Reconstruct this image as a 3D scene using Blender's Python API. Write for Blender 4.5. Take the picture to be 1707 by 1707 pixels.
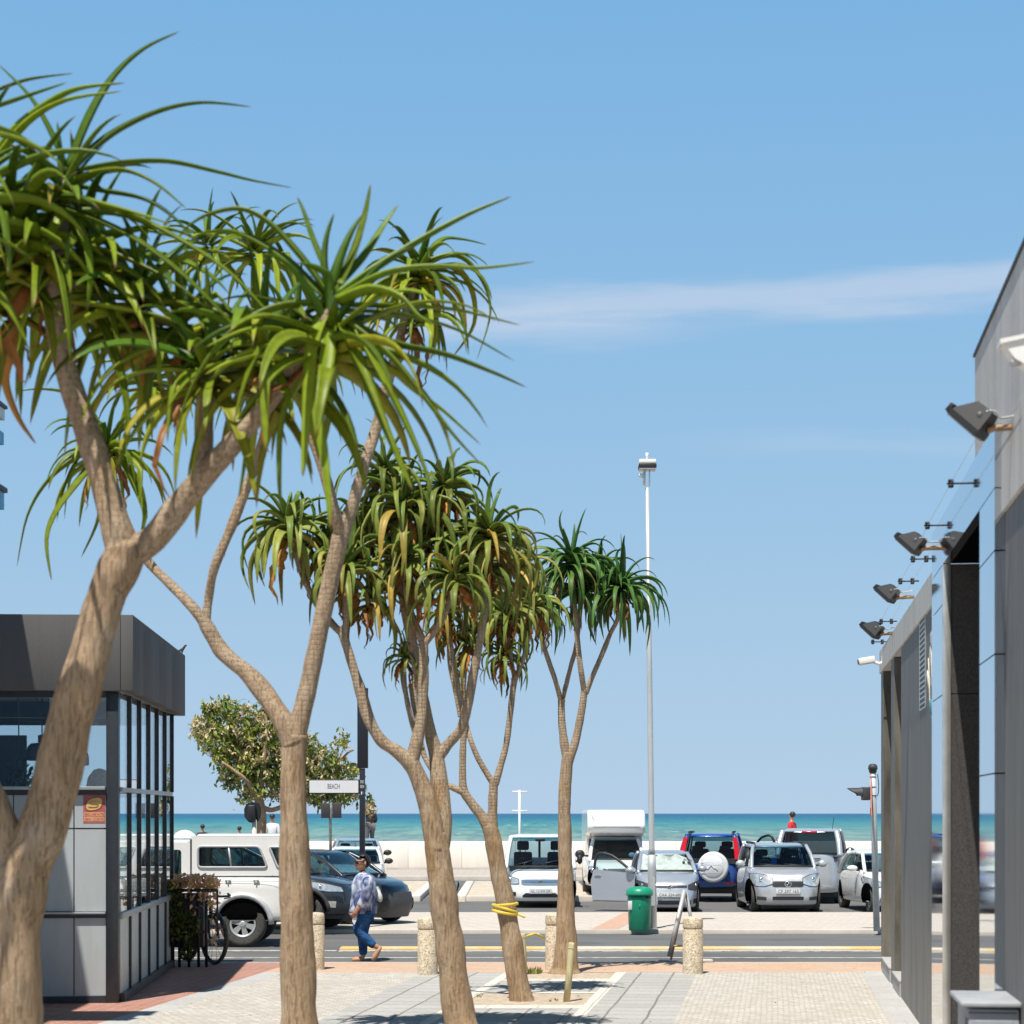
import bpy, bmesh, math, random
from mathutils import Vector, Matrix, Euler, noise as mnoise
PI = math.pi
R = math.radians
for o in list(bpy.data.objects):
    bpy.data.objects.remove(o, do_unlink=True)
S = bpy.context.scene
COL = S.collection

# ------------------------------------------------------------------ camera
F, CX, HY, H = 3414.0, 853.5, 1356.0, 2.25     # focal length in photo pixels, centre, horizon row, eye height
K = H / 2.4
cam = bpy.data.cameras.new('camera')
cam.lens, cam.sensor_width = 72, 36
cam.shift_y = (HY - 853.5) / 1707
cam.clip_start, cam.clip_end = 0.1, 60000
cam.dof.use_dof = True
cam.dof.focus_distance = 40
cam.dof.aperture_fstop = 3.4
camo = bpy.data.objects.new('camera', cam)
COL.objects.link(camo)
camo.location = (0, 0, H)
camo.rotation_euler = (R(90), 0, 0)
S.camera = camo

# ------------------------------------------------------------------ sky and sun
SUN = Vector((-0.167, -0.42, 1.0)).normalized()
wd = bpy.data.worlds.new('World'); S.world = wd; wd.use_nodes = True
nt = wd.node_tree; N = nt.nodes; L = nt.links
for n in list(N): N.remove(n)
wo = N.new('ShaderNodeOutputWorld'); bg = N.new('ShaderNodeBackground')
sky = N.new('ShaderNodeTexSky'); sky.sky_type = 'NISHITA'; sky.sun_disc = False
sky.sun_elevation = math.asin(SUN.z); sky.sun_rotation = math.atan2(SUN.x, SUN.y)
sky.altitude = 0; sky.air_density = 1.0; sky.dust_density = 0.3; sky.ozone_density = 2.0
bg.inputs['Strength'].default_value = 0.127
tc = N.new('ShaderNodeTexCoord'); sx = N.new('ShaderNodeSeparateXYZ')
L.new(tc.outputs['Generated'], sx.inputs[0]); zl_ = N.new('ShaderNodeCombineXYZ')
L.new(tc.outputs['Generated'], sx.inputs[0])
def wm(op, a, b=None, c=None):
    m = N.new('ShaderNodeMath'); m.operation = op
    for i, v in enumerate((a, b, c)):
        if v is None: continue
        if hasattr(v, 'is_linked'): L.new(v, m.inputs[i])
        else: m.inputs[i].default_value = v
    return m.outputs[0]
L.new(sx.outputs[0], zl_.inputs[0]); L.new(sx.outputs[1], zl_.inputs[1])
L.new(wm('MULTIPLY_ADD', wm('POWER', wm('MAXIMUM', sx.outputs[2], 0.0), 1.35), 0.95, 0.165), zl_.inputs[2]); L.new(zl_.outputs[0], sky.inputs[0])
xr = wm('DIVIDE', sx.outputs[0], wm('MAXIMUM', sx.outputs[1], 0.05)); el = wm('DIVIDE', sx.outputs[2], wm('MAXIMUM', sx.outputs[1], 0.05))
mp = N.new('ShaderNodeMapping'); mp.inputs['Scale'].default_value = (7, 7, 60); mp.inputs['Rotation'].default_value = (0, R(-5), 0)
L.new(tc.outputs['Generated'], mp.inputs[0])
cn = N.new('ShaderNodeTexNoise'); cn.inputs['Scale'].default_value = 1.6; cn.inputs['Detail'].default_value = 7; cn.inputs['Roughness'].default_value = 0.55
L.new(mp.outputs[0], cn.inputs[0])
def streak(e0, slope, bend, wdt, xa, xb, amp):
    ctr = wm('ADD', wm('MULTIPLY_ADD', xr, slope, e0), wm('MULTIPLY', wm('MULTIPLY', xr, xr), bend))
    d = wm('ABSOLUTE', wm('DIVIDE', wm('SUBTRACT', el, ctr), wdt))
    d = wm('ADD', d, wm('MULTIPLY', wm('SUBTRACT', cn.outputs[0], 0.5), 1.8))
    g = N.new('ShaderNodeMapRange'); g.interpolation_type = 'SMOOTHSTEP'
    g.inputs[1].default_value = 1.1; g.inputs[2].default_value = 0.0; L.new(d, g.inputs[0])
    h = N.new('ShaderNodeMapRange'); h.interpolation_type = 'SMOOTHSTEP'
    h.inputs[1].default_value = xa; h.inputs[2].default_value = xb; L.new(xr, h.inputs[0])
    return wm('MULTIPLY', wm('MULTIPLY', g.outputs[0], h.outputs[0]), amp)
cl = wm('ADD', streak(0.2475, 0.035, 0.1, 0.014, -0.05, 0.02, 0.42), streak(0.238, -0.02, 0.10, 0.012, 0.14, 0.0, 0.34))
cl = wm('ADD', cl, streak(0.182, -0.012, 0.0, 0.008, 0.05, 0.15, 0.12))
cl = wm('ADD', cl, streak(0.232, 0.07, 0.05, 0.007, 0.08, 0.16, 0.16))
hs = N.new('ShaderNodeHueSaturation'); # grade the clear sky per channel (a paler, softer seaside blue)
sc = N.new('ShaderNodeSeparateColor'); L.new(sky.outputs[0], sc.inputs[0]); cc = N.new('ShaderNodeCombineColor')
for i_, (k_, g_) in enumerate(((1.03, 0.97), (2.03, 0.44), (4.12, 0.10))): L.new(wm('MULTIPLY', wm('POWER', sc.outputs[i_], g_), k_), cc.inputs[i_])
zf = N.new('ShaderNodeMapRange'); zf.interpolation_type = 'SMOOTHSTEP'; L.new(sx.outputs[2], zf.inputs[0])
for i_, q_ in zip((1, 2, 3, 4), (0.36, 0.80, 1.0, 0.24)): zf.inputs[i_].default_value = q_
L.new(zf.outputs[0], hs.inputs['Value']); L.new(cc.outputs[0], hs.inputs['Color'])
mx = N.new('ShaderNodeMix'); mx.data_type = 'RGBA'
L.new(cl, mx.inputs[0]); L.new(hs.outputs[0], mx.inputs[6]); mx.inputs[7].default_value = (4.4, 4.6, 5.2, 1)
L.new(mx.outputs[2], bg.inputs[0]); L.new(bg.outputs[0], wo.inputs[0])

sl = bpy.data.lights.new('sun', 'SUN'); sl.energy = 5.0; sl.angle = R(0.5); sl.color = (1.0, 0.955, 0.88)
so = bpy.data.objects.new('sun', sl); COL.objects.link(so); so.location = (-10, -10, 60)
so.rotation_euler = (-SUN).to_track_quat('-Z', 'Y').to_euler()
S.view_settings.view_transform = 'Standard'; S.view_settings.look = 'None'
S.view_settings.exposure = 0.34; S.view_settings.gamma = 1

# ------------------------------------------------------------------ helpers
def W(px, py, Y):                        # a photo position at real distance Y
    return Vector(((px - CX) / F * Y, Y, H - (py - HY) / F * Y))
def G(px, py, z=0.0):                    # a photo position on the ground at height z
    Y = F * (H - z) / (py - HY)
    return Vector(((px - CX) / F * Y, Y, z))
ROAD = -0.06
def tag(o, label=None, cat=None, group=None, kind=None):
    if label: o['label'] = label
    if cat: o['category'] = cat
    if group: o['group'] = group
    if kind: o['kind'] = kind
    return o
def thing(name, label, cat, loc=(0, 0, 0), rz=0.0, group=None):
    o = bpy.data.objects.new(name, None); COL.objects.link(o)
    o.location = loc; o.rotation_euler = (0, 0, rz); o.empty_display_size = 0.2
    return tag(o, label, cat, group)
def kids(o): return [c for c in bpy.data.objects if c.parent == o]
def copy_tree(o, parent=None):
    c = o.copy(); COL.objects.link(c)
    if parent: c.parent = parent
    for k in kids(o): copy_tree(k, c)
    return c
class MB:
    def __init__(s, off=(0, 0, 0)):
        s.v = []; s.f = []; s.m = []; s.sm = []; s.vc = []; s.off = Vector(off)
    def add(s, vs, fs, mi=0, smooth=False, vc=None):
        b = len(s.v); s.v += [Vector(p) - s.off for p in vs]
        s.vc += vc if vc else [(0, 0, 0, 1)] * len(vs)
        for f in fs:
            s.f.append([b + i for i in f]); s.m.append(mi); s.sm.append(smooth)
    def quad(s, a, b, c, d, mi=0): s.add([a, b, c, d], [(0, 1, 2, 3)], mi)
    def box(s, x0, x1, y0, y1, z0, z1, mi=0, M=None):
        vs = [Vector((x, y, z)) for z in (z0, z1) for y in (y0, y1) for x in (x0, x1)]
        if M is not None: vs = [M @ p for p in vs]
        s.add(vs, [(0, 2, 3, 1), (4, 5, 7, 6), (0, 1, 5, 4), (2, 6, 7, 3), (0, 4, 6, 2), (1, 3, 7, 5)], mi)
    def bbox(s, x0, x1, y0, y1, z0, z1, b=0.01, mi=0, M=None):   # box with bevelled edges
        bm = bmesh.new(); bmesh.ops.create_cube(bm, size=1)
        for v in bm.verts:
            v.co = Vector(((x0 + x1) / 2 + v.co.x * (x1 - x0), (y0 + y1) / 2 + v.co.y * (y1 - y0), (z0 + z1) / 2 + v.co.z * (z1 - z0)))
        bmesh.ops.bevel(bm, geom=bm.edges[:], offset=b, segments=2, affect='EDGES', profile=0.5)
        bm.verts.index_update()
        vs = [(M @ v.co) if M is not None else v.co.copy() for v in bm.verts]
        s.add(vs, [[v.index for v in f.verts] for f in bm.faces], mi, True); bm.free()
    def prism(s, pts, d, mi=0, smooth=False):      # polygon extruded by vector d
        n = len(pts); a = [Vector(p) for p in pts]; b = [p + Vector(d) for p in a]
        s.add(a + b, [list(range(n))[::-1], list(range(n, 2 * n))] + [(i, (i + 1) % n, n + (i + 1) % n, n + i) for i in range(n)], mi, smooth)
    def tube(s, pts, rad, n=10, mi=0, cap=True, smooth=True, ax=None, sq=1.0):
        pts = [Vector(p) for p in pts]
        if not hasattr(rad, '__len__'): rad = [rad] * len(pts)
        t0 = (pts[1] - pts[0]).normalized()
        u = Vector(ax) if ax else (Vector((1, 0, 0)) if abs(t0.x) < 0.8 else Vector((0, 1, 0)))
        vs = []
        for i, p in enumerate(pts):
            t = (pts[min(i + 1, len(pts) - 1)] - pts[max(i - 1, 0)]).normalized()
            u = (u - t * u.dot(t)).normalized(); w = t.cross(u)
            for k in range(n):
                a = 2 * PI * k / n
                vs.append(p + (u * math.cos(a) + w * math.sin(a) * sq) * rad[i])
        fs = [(i * n + k, i * n + (k + 1) % n, (i + 1) * n + (k + 1) % n, (i + 1) * n + k) for i in range(len(pts) - 1) for k in range(n)]
        if cap:
            fs.append(list(range(n))[::-1]); fs.append([(len(pts) - 1) * n + k for k in range(n)])
        s.add(vs, fs, mi, smooth)
    def lathe(s, prof, c=(0, 0, 0), n=24, mi=0, smooth=True, M=None):   # (r, z) profile about z
        vs = []
        for r, z in prof:
            for k in range(n):
                a = 2 * PI * k / n; p = Vector((r * math.cos(a), r * math.sin(a), z))
                vs.append(((M @ p) if M is not None else p) + Vector(c))
        fs = [(i * n + k, i * n + (k + 1) % n, (i + 1) * n + (k + 1) % n, (i + 1) * n + k) for i in range(len(prof) - 1) for k in range(n)]
        s.add(vs, fs, mi, smooth)
    def ball(s, c, r, n=14, mi=0, M=None):
        rx, ry, rz = r if hasattr(r, '__len__') else (r, r, r)
        vs = []; m = n // 2
        for i in range(m + 1):
            t = PI * i / m
            for k in range(n):
                a = 2 * PI * k / n
                p = Vector((rx * math.sin(t) * math.cos(a), ry * math.sin(t) * math.sin(a), rz * math.cos(t)))
                vs.append(((M @ p) if M is not None else p) + Vector(c))
        s.add(vs, [(i * n + k, (i + 1) * n + k, (i + 1) * n + (k + 1) % n, i * n + (k + 1) % n) for i in range(m) for k in range(n)], mi, True)
    def build(s, name, mats, parent=None, col=False, loc=None):
        me = bpy.data.meshes.new(name)
        me.from_pydata([tuple(p) for p in s.v], [], s.f)
        if not isinstance(mats, (list, tuple)): mats = [mats]
        for m in mats: me.materials.append(m)
        me.polygons.foreach_set('material_index', s.m); me.polygons.foreach_set('use_smooth', s.sm)
        if col:
            a = me.color_attributes.new('tint', 'FLOAT_COLOR', 'POINT')
            a.data.foreach_set('color', [x for c in s.vc for x in c])
        me.validate(); me.update()
        o = bpy.data.objects.new(name, me); COL.objects.link(o)
        if parent: o.parent = parent
        if loc is not None: o.location = loc
        return o
def catmull(pts, sub=6):
    out = []
    n = len(pts)
    for i in range(n - 1):
        p0, p1, p2, p3 = pts[max(i - 1, 0)], pts[i], pts[i + 1], pts[min(i + 2, n - 1)]
        for k in range(sub):
            t = k / sub
            out.append([0.5 * ((2 * b) + (-a + c) * t + (2 * a - 5 * b + 4 * c - d) * t * t + (-a + 3 * b - 3 * c + d) * t ** 3)
                        for a, b, c, d in zip(p0, p1, p2, p3)])
    out.append(list(pts[-1]))
    return out
def interp(x, tab):
    if x <= tab[0][0]: return tab[0][1]
    for (a, va), (b, vb) in zip(tab, tab[1:]):
        if x <= b: return va + (vb - va) * (x - a) / (b - a)
    return tab[-1][1]
def text_mesh(body, size, mat, parent, M, name='lettering', depth=0.002, fit=None):
    cu = bpy.data.curves.new(name, 'FONT'); cu.body = body; cu.size = size
    cu.align_x = 'CENTER'; cu.align_y = 'CENTER'; cu.extrude = depth
    t = bpy.data.objects.new(name, cu); COL.objects.link(t)
    bpy.context.view_layer.update()
    me = bpy.data.meshes.new_from_object(t.evaluated_get(bpy.context.evaluated_depsgraph_get()))
    bpy.data.objects.remove(t, do_unlink=True); bpy.data.curves.remove(cu)
    if fit:
        xs = [v.co.x for v in me.vertices]; k = fit / max(1e-6, max(xs) - min(xs))
        for v in me.vertices: v.co.x *= k
    me.transform(M); me.materials.clear(); me.materials.append(mat); me.name = name
    o = bpy.data.objects.new(name, me); COL.objects.link(o); o.parent = parent
    return o
def skin_mesh(name, nodes, edges, mat, parent, sub=2, root=0):
    me = bpy.data.meshes.new(name); me.from_pydata([n[0] for n in nodes], edges, [])
    o = bpy.data.objects.new(name, me); COL.objects.link(o)
    md = o.modifiers.new('skin', 'SKIN'); md.use_smooth_shade = True; md.branch_smoothing = 0.6
    if not me.skin_vertices: me.skin_vertices.new()
    for i, n in enumerate(nodes):
        r = n[1]; d = me.skin_vertices[0].data[i]; d.radius = r if hasattr(r, '__len__') else (r, r)
        d.use_root = (i == root)
    ss = o.modifiers.new('sub', 'SUBSURF'); ss.levels = sub; ss.render_levels = sub
    bpy.context.view_layer.update()
    m2 = bpy.data.meshes.new_from_object(o.evaluated_get(bpy.context.evaluated_depsgraph_get()))
    bpy.data.objects.remove(o, do_unlink=True)
    m2.materials.clear(); m2.materials.append(mat); m2.name = name
    for p in m2.polygons: p.use_smooth = True
    r = bpy.data.objects.new(name, m2); COL.objects.link(r); r.parent = parent
    return r

# ------------------------------------------------------------------ materials
class NB:
    def __init__(s, name):
        s.mat = bpy.data.materials.new(name); s.mat.use_nodes = True
        s.t = s.mat.node_tree; s.N = s.t.nodes; s.L = s.t.links
        s.bs = s.N['Principled BSDF']; s.out = s.N['Material Output']; s._tc = None
    def n(s, ty, **kw):
        x = s.N.new(ty)
        for k, v in kw.items(): setattr(x, k, v)
        return x
    def put(s, sock, v):
        if hasattr(v, 'is_linked'): s.L.new(v, sock)
        else: sock.default_value = v
    def co(s, scale=(1, 1, 1), rot=(0, 0, 0), which='Object'):
        if s._tc is None: s._tc = s.n('ShaderNodeTexCoord')
        m = s.n('ShaderNodeMapping'); m.inputs['Scale'].default_value = scale; m.inputs['Rotation'].default_value = rot
        s.L.new(s._tc.outputs[which], m.inputs[0]); return m.outputs[0]
    def noise(s, scale, detail=4, rough=0.5, co=None, dist=0):
        x = s.n('ShaderNodeTexNoise'); x.inputs['Scale'].default_value = scale; x.inputs['Detail'].default_value = detail
        x.inputs['Roughness'].default_value = rough; x.inputs['Distortion'].default_value = dist
        s.L.new(co if co else s.co(), x.inputs['Vector']); return x.outputs[0]
    def n_z(s):
        x = s.n('ShaderNodeSeparateXYZ'); s.L.new(s.co(), x.inputs[0]); return x.outputs[2]
    def rng(s, v, a, b, c=0, d=1, smooth=False):
        x = s.n('ShaderNodeMapRange'); s.put(x.inputs[0], v)
        if smooth: x.interpolation_type = 'SMOOTHSTEP'
        for i, q in zip((1, 2, 3, 4), (a, b, c, d)): x.inputs[i].default_value = q
        return x.outputs[0]
    def mix(s, f, a, b, mode='MIX'):
        x = s.n('ShaderNodeMix'); x.data_type = 'RGBA'; x.blend_type = mode
        s.put(x.inputs[0], f)
        for i, v in ((6, a), (7, b)):
            if not hasattr(v, 'is_linked') and len(v) == 3: v = (*v, 1)
            s.put(x.inputs[i], v)
        return x.outputs[2]
    def math(s, op, a, b=0.0, c=0.0):
        x = s.n('ShaderNodeMath', operation=op)
        for i, v in enumerate((a, b, c)): s.put(x.inputs[i], v)
        return x.outputs[0]
    def ramp(s, f, pts):
        x = s.n('ShaderNodeValToRGB'); e = x.color_ramp.elements
        while len(e) < len(pts): e.new(0.5)
        for el_, (p, c) in zip(e, pts):
            el_.position = p; el_.color = (*c, 1)
        s.put(x.inputs[0], f); return x.outputs[0]
    def bump(s, h, st=0.3, dist=0.01):
        x = s.n('ShaderNodeBump'); x.inputs['Strength'].default_value = st; x.inputs['Distance'].default_value = dist
        s.L.new(h, x.inputs['Height']); s.L.new(x.outputs[0], s.bs.inputs['Normal'])
    def fin(s, col, rough=0.6, metal=0.0, spec=0.5, coat=0.0):
        c = col if hasattr(col, 'is_linked') else (*col, 1)
        s.put(s.bs.inputs['Base Color'], c); s.put(s.bs.inputs['Roughness'], rough)
        s.bs.inputs['Metallic'].default_value = metal; s.bs.inputs['Specular IOR Level'].default_value = spec
        s.bs.inputs['Coat Weight'].default_value = coat; s.bs.inputs['Coat Roughness'].default_value = 0.03
        return s.mat
def plain(name, col, rough=0.6, metal=0.0, spec=0.5, coat=0.0, var=0.12, scale=6, bump=0.0, bscale=40, st=(1, 1, 1)):
    b = NB(name); n = b.noise(scale, 5, 0.6, b.co(st))
    lo = [max(0, c * (1 - var)) for c in col]; hi = [min(1, c * (1 + var)) for c in col]
    c = b.mix(b.rng(n, 0.3, 0.7), lo, hi)
    if bump: b.bump(b.noise(bscale, 4, 0.6), bump, 0.01)
    return b.fin(c, rough, metal, spec, coat)
SR = R(-7.29)                              # the street runs 7.3 degrees to the right of the view axis
def tiles(name, w, h, cols, mortar, msize, rough=0.85, rot=0.0, offset=0.5, dirt=(0.5, 0.45, 0.4), dirtf=0.25, spotty=0.0):
    b = NB(name); co = b.co((1, 1, 1), (0, 0, -rot))
    br = b.n('ShaderNodeTexBrick'); br.offset = offset; br.inputs['Scale'].default_value = 1.0
    br.inputs['Brick Width'].default_value = w; br.inputs['Row Height'].default_value = h
    br.inputs['Mortar Size'].default_value = msize; br.inputs['Mortar Smooth'].default_value = 0.3; br.inputs['Bias'].default_value = 0.0
    br.inputs['Color1'].default_value = (*cols[0], 1); br.inputs['Color2'].default_value = (*cols[1], 1); br.inputs['Mortar'].default_value = (*mortar, 1)
    # a little wander so that the joints are not ruler straight
    wn = b.n('ShaderNodeTexNoise'); wn.inputs['Scale'].default_value = 1.3; b.L.new(co, wn.inputs[0])
    va = b.n('ShaderNodeVectorMath', operation='MULTIPLY_ADD'); b.L.new(wn.outputs['Color'], va.inputs[0]); va.inputs[1].default_value = (0.04, 0.04, 0); b.L.new(co, va.inputs[2])
    b.L.new(va.outputs[0], br.inputs['Vector'])
    n1 = b.rng(b.noise(0.9, 6, 0.65), 0.42, 0.75); n2 = b.rng(b.noise(14, 4, 0.6), 0.3, 0.7, 0.88, 1.1)
    c = b.mix(b.math('MULTIPLY', n1, dirtf), br.outputs['Color'], dirt)
    v = b.n('ShaderNodeVectorMath', operation='SCALE'); b.L.new(c, v.inputs[0]); b.L.new(n2, v.inputs[3])
    c = v.outputs[0]
    if spotty:
        sp = b.rng(b.noise(3.1, 3, 0.5), 0.66, 0.72); c = b.mix(b.math('MULTIPLY', sp, spotty), c, dirt)
    b.bump(b.math('SUBTRACT', b.math('MULTIPLY', b.noise(30, 3), 0.3), br.outputs['Fac']), 0.5, 0.006)
    return b.fin(c, rough, spec=0.3)
M = {}
M['cobble'] = tiles('cobble setts', 0.125, 0.115, ((0.57, 0.535, 0.48), (0.43, 0.40, 0.355)), (0.36, 0.325, 0.28), 0.011, rot=SR, dirt=(0.40, 0.355, 0.30), dirtf=0.6, spotty=0.35)
M['paver'] = tiles('grey pavers', 0.46, 0.44, ((0.43, 0.42, 0.40), (0.365, 0.358, 0.34)), (0.19, 0.18, 0.165), 0.016, rot=SR, offset=0.0, dirt=(0.36, 0.34, 0.30), dirtf=0.4)
M['edging'] = tiles('pale edging', 0.6, 9.0, ((0.66, 0.61, 0.54), (0.60, 0.56, 0.50)), (0.36, 0.32, 0.28), 0.008, rot=SR, dirt=(0.44, 0.38, 0.30), dirtf=0.35)
M['kerbstrip'] = tiles('grey kerb strip', 9.0, 0.9, ((0.46, 0.45, 0.43), (0.41, 0.40, 0.385)), (0.24, 0.22, 0.2), 0.008, rot=SR, dirt=(0.34, 0.32, 0.29), dirtf=0.3)
M['brick'] = tiles('red brick paving', 0.22, 0.11, ((0.40, 0.175, 0.12), (0.31, 0.135, 0.10)), (0.50, 0.40, 0.33), 0.007, rot=R(40), dirt=(0.42, 0.30, 0.25), dirtf=0.35)
M['brickband'] = tiles('orange brick band', 0.22, 0.11, ((0.56, 0.36, 0.235), (0.47, 0.30, 0.20)), (0.48, 0.38, 0.30), 0.008, rot=SR, dirt=(0.50, 0.42, 0.34), dirtf=0.5)
M['island'] = tiles('pinkish island paving', 0.6, 0.22, ((0.56, 0.505, 0.44), (0.51, 0.46, 0.40)), (0.42, 0.37, 0.32), 0.025, rot=R(-38), dirt=(0.50, 0.44, 0.38), dirtf=0.35)
M['pinkstripe'] = tiles('salmon paving', 0.22, 0.11, ((0.56, 0.33, 0.23), (0.50, 0.30, 0.21)), (0.45, 0.33, 0.26), 0.008, rot=R(45))
M['prom'] = tiles('promenade paving', 0.5, 0.5, ((0.46, 0.40, 0.35), (0.42, 0.37, 0.325)), (0.34, 0.29, 0.25), 0.02)
def _asphalt():
    b = NB('asphalt'); a = b.noise(180, 2, 0.6); c = b.noise(0.5, 5, 0.6, b.co((0.35, 2.5, 1)))
    col = b.mix(b.rng(c, 0.3, 0.7), (0.098, 0.098, 0.100), (0.142, 0.140, 0.137)); col = b.mix(b.math('MULTIPLY', b.rng(a, 0.45, 0.75), 0.5), col, (0.27, 0.265, 0.26))
    # darker patches and cracks of old repairs
    p = b.rng(b.noise(0.35, 2, 0.4), 0.56, 0.6); col = b.mix(b.math('MULTIPLY', p, 0.35), col, (0.075, 0.075, 0.078))
    b.bump(a, 0.5, 0.006); return b.fin(col, 0.9, spec=0.25)
M['asphalt'] = _asphalt()
def paint(name, col, wear=0.6):
    b = NB(name); n = b.noise(5, 6, 0.7, b.co((1, 3, 1))); m = b.rng(n, 0.35 + 0.2 * wear, 0.62)
    return b.fin(b.mix(m, col, (0.2, 0.19, 0.18)), 0.8, spec=0.3)
M['white_line'] = paint('worn white road paint', (0.62, 0.60, 0.55), 0.3); M['yellow_line'] = paint('worn yellow road paint', (0.68, 0.50, 0.22), 0.6)
def _lk():
    b = NB('cream and yellow kerb paint'); n = b.rng(b.noise(0.55, 4, 0.6, b.co((1, .2, .2))), .42, .58); w = b.rng(b.noise(9, 5, .7), .5, .7)
    return b.fin(b.mix(b.math('MULTIPLY', w, .5), b.mix(n, (0.62, 0.55, 0.43), (0.64, 0.43, 0.16)), (0.36, 0.32, 0.26)), .85, spec=.2)
M['lane_kerb'] = _lk()
M['sand'] = plain('sand', (0.50, 0.43, 0.34), 0.95, var=0.2, scale=3, bump=0.4)
M['soil'] = plain('sandy soil', (0.44, 0.36, 0.27), 0.95, var=0.3, scale=9, bump=0.6, bscale=30)
def _conc(name, col, streak=0.35, vert=True, sc=1.0):
    b = NB(name); n = b.noise(1.2 * sc, 6, 0.65, b.co((2.2, 2.2, 0.25) if vert else (1, 1, 1))); m = b.noise(40, 3, 0.6)
    d = [c * (1 - streak) for c in col]; c = b.mix(b.rng(n, 0.35, 0.68), col, d)
    c = b.mix(b.math('MULTIPLY', b.rng(m, 0.4, 0.7), 0.25), c, [min(1, q * 1.25) for q in col]); b.bump(m, 0.25, 0.004)
    return b.fin(c, 0.85, spec=0.3)
M['seawall'] = _conc('sea wall concrete', (0.83, 0.77, 0.69), 0.12); M['concrete'] = _conc('weathered concrete', (0.60, 0.595, 0.57), 0.3, sc=1.5)
M['kerb'] = _conc('kerb concrete', (0.55, 0.50, 0.44), 0.25, False); M['kerb_white'] = plain('white kerb paint', (0.58, 0.55, 0.50), 0.8)
def _clad():
    b = NB('dark timber cladding'); co = b.co((9, 9, 0.35)); n = b.noise(1.6, 7, 0.7, co); f = b.noise(3.0, 5, 0.65, b.co((40, 40, 0.5)))
    w = b.rng(b.noise(0.7, 4, 0.6, b.co((1.5, 1.5, 0.3))), 0.35, 0.7)
    c = b.mix(b.rng(n, 0.3, 0.72), (0.075, 0.08, 0.085), (0.22, 0.215, 0.205)); c = b.mix(b.math('MULTIPLY', b.rng(f, 0.45, 0.75), 0.4), c, (0.34, 0.33, 0.31))
    c = b.mix(b.math('MULTIPLY', w, 0.35), c, (0.13, 0.135, 0.145)); lo = b.rng(b.n_z(), 1.6, 0.1); c = b.mix(b.math('MULTIPLY', b.math('MULTIPLY', lo, b.rng(b.noise(1.1, 5, .65, b.co((2, 2, .5))), .35, .6)), .55), c, (0.36, 0.32, 0.27)); b.bump(f, 0.4, 0.006); return b.fin(c, 0.62, spec=0.3)
M['cladding'] = _clad()
def _granite():
    b = NB('dark granite'); v = b.noise(70, 3, 0.7); c = b.mix(b.rng(v, 0.35, 0.7), (0.05, 0.046, 0.045), (0.095, 0.09, 0.087))
    return b.fin(c, 0.7, spec=0.1)
M['granite'] = _granite()
M['mirror_clad'] = plain('polished grey glass cladding', (0.64, 0.69, 0.74), 0.05, metal=1.0, var=0.02)
M['steel'] = plain('brushed steel', (0.62, 0.60, 0.56), 0.35, metal=0.8); M['galv'] = plain('galvanised grey', (0.52, 0.53, 0.53), 0.5, metal=0.3, var=0.1, scale=3, st=(4, 4, 0.5))
M['charcoal'] = _conc('charcoal render', (0.115, 0.11, 0.108), 0.18, True, 1.0)
M['darkframe'] = plain('dark window frame', (0.022, 0.026, 0.032), 0.42, var=0.2, scale=8)
M['greyframe'] = plain('grey aluminium', (0.34, 0.36, 0.37), 0.4, metal=0.3); M['soffit'] = plain('warm soffit', (0.22, 0.20, 0.19), 0.8)
M['shadow_black'] = plain('shadow black', (0.004, 0.004, 0.0045), 1.0, spec=0.0); M['black'] = plain('black plastic', (0.018, 0.018, 0.02), 0.5); M['blacktrim'] = plain('dark grey trim', (0.045, 0.047, 0.05), 0.6)  # first one is a shadow colour, painted in for unlit arches and the portal
M['white'] = plain('white enamel', (0.78, 0.77, 0.74), 0.35, var=0.04); M['rubber'] = plain('tyre rubber', (0.062, 0.058, 0.052), 0.85, var=0.3, scale=20)
M['rust'] = plain('rusty bracket', (0.34, 0.22, 0.13), 0.85, var=0.35, scale=30)
def _frost():
    b = NB('frosted glass panel'); n = b.noise(1.2, 3, 0.5)
    return b.fin(b.mix(b.math('MULTIPLY', b.rng(b.noise(2.5, 6, 0.7, b.co((3, 3, .4))), .45, .75), .35), b.mix(n, (0.36, 0.39, 0.40), (0.46, 0.49, 0.49)), (0.30, 0.29, 0.26)), 0.22, spec=0.6)
M['frost'] = _frost(); M['frost_pale'] = plain('pale frosted panel', (0.55, 0.60, 0.58), 0.3)
def glass(name, tint, refl=0.0, rough=0.0, gain=1.0):
    b = NB(name); tr = b.n('ShaderNodeBsdfTransparent'); tr.inputs[0].default_value = (*tint, 1)
    gl = b.n('ShaderNodeBsdfGlossy'); gl.inputs['Roughness'].default_value = rough; gl.inputs[0].default_value = (0.95, 0.98, 1, 1)
    ge = b.n('ShaderNodeNewGeometry'); dt = b.n('ShaderNodeVectorMath', operation='DOT_PRODUCT'); b.L.new(ge.outputs['Normal'], dt.inputs[0]); b.L.new(ge.outputs['Incoming'], dt.inputs[1])
    fr = b.math('MULTIPLY_ADD', b.math('POWER', b.math('SUBTRACT', 1.0, b.math('ABSOLUTE', dt.outputs['Value'])), 5.0), 0.94, 0.06)
    f = b.math('ADD', b.math('MULTIPLY', fr, gain), refl * 0.12)
    ms = b.n('ShaderNodeMixShader'); b.L.new(f, ms.inputs[0]); b.L.new(tr.outputs[0], ms.inputs[1]); b.L.new(gl.outputs[0], ms.inputs[2])
    b.L.new(ms.outputs[0], b.out.inputs[0]); return b.mat
M['glass'] = glass('window glass', (0.9, 0.94, 0.95)); M['carglass'] = glass('car glass', (0.50, 0.62, 0.64), 0.0, gain=1.0); M['darkglass'] = glass('privacy glass', (0.16, 0.17, 0.18), 0.1, gain=1.0)
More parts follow.
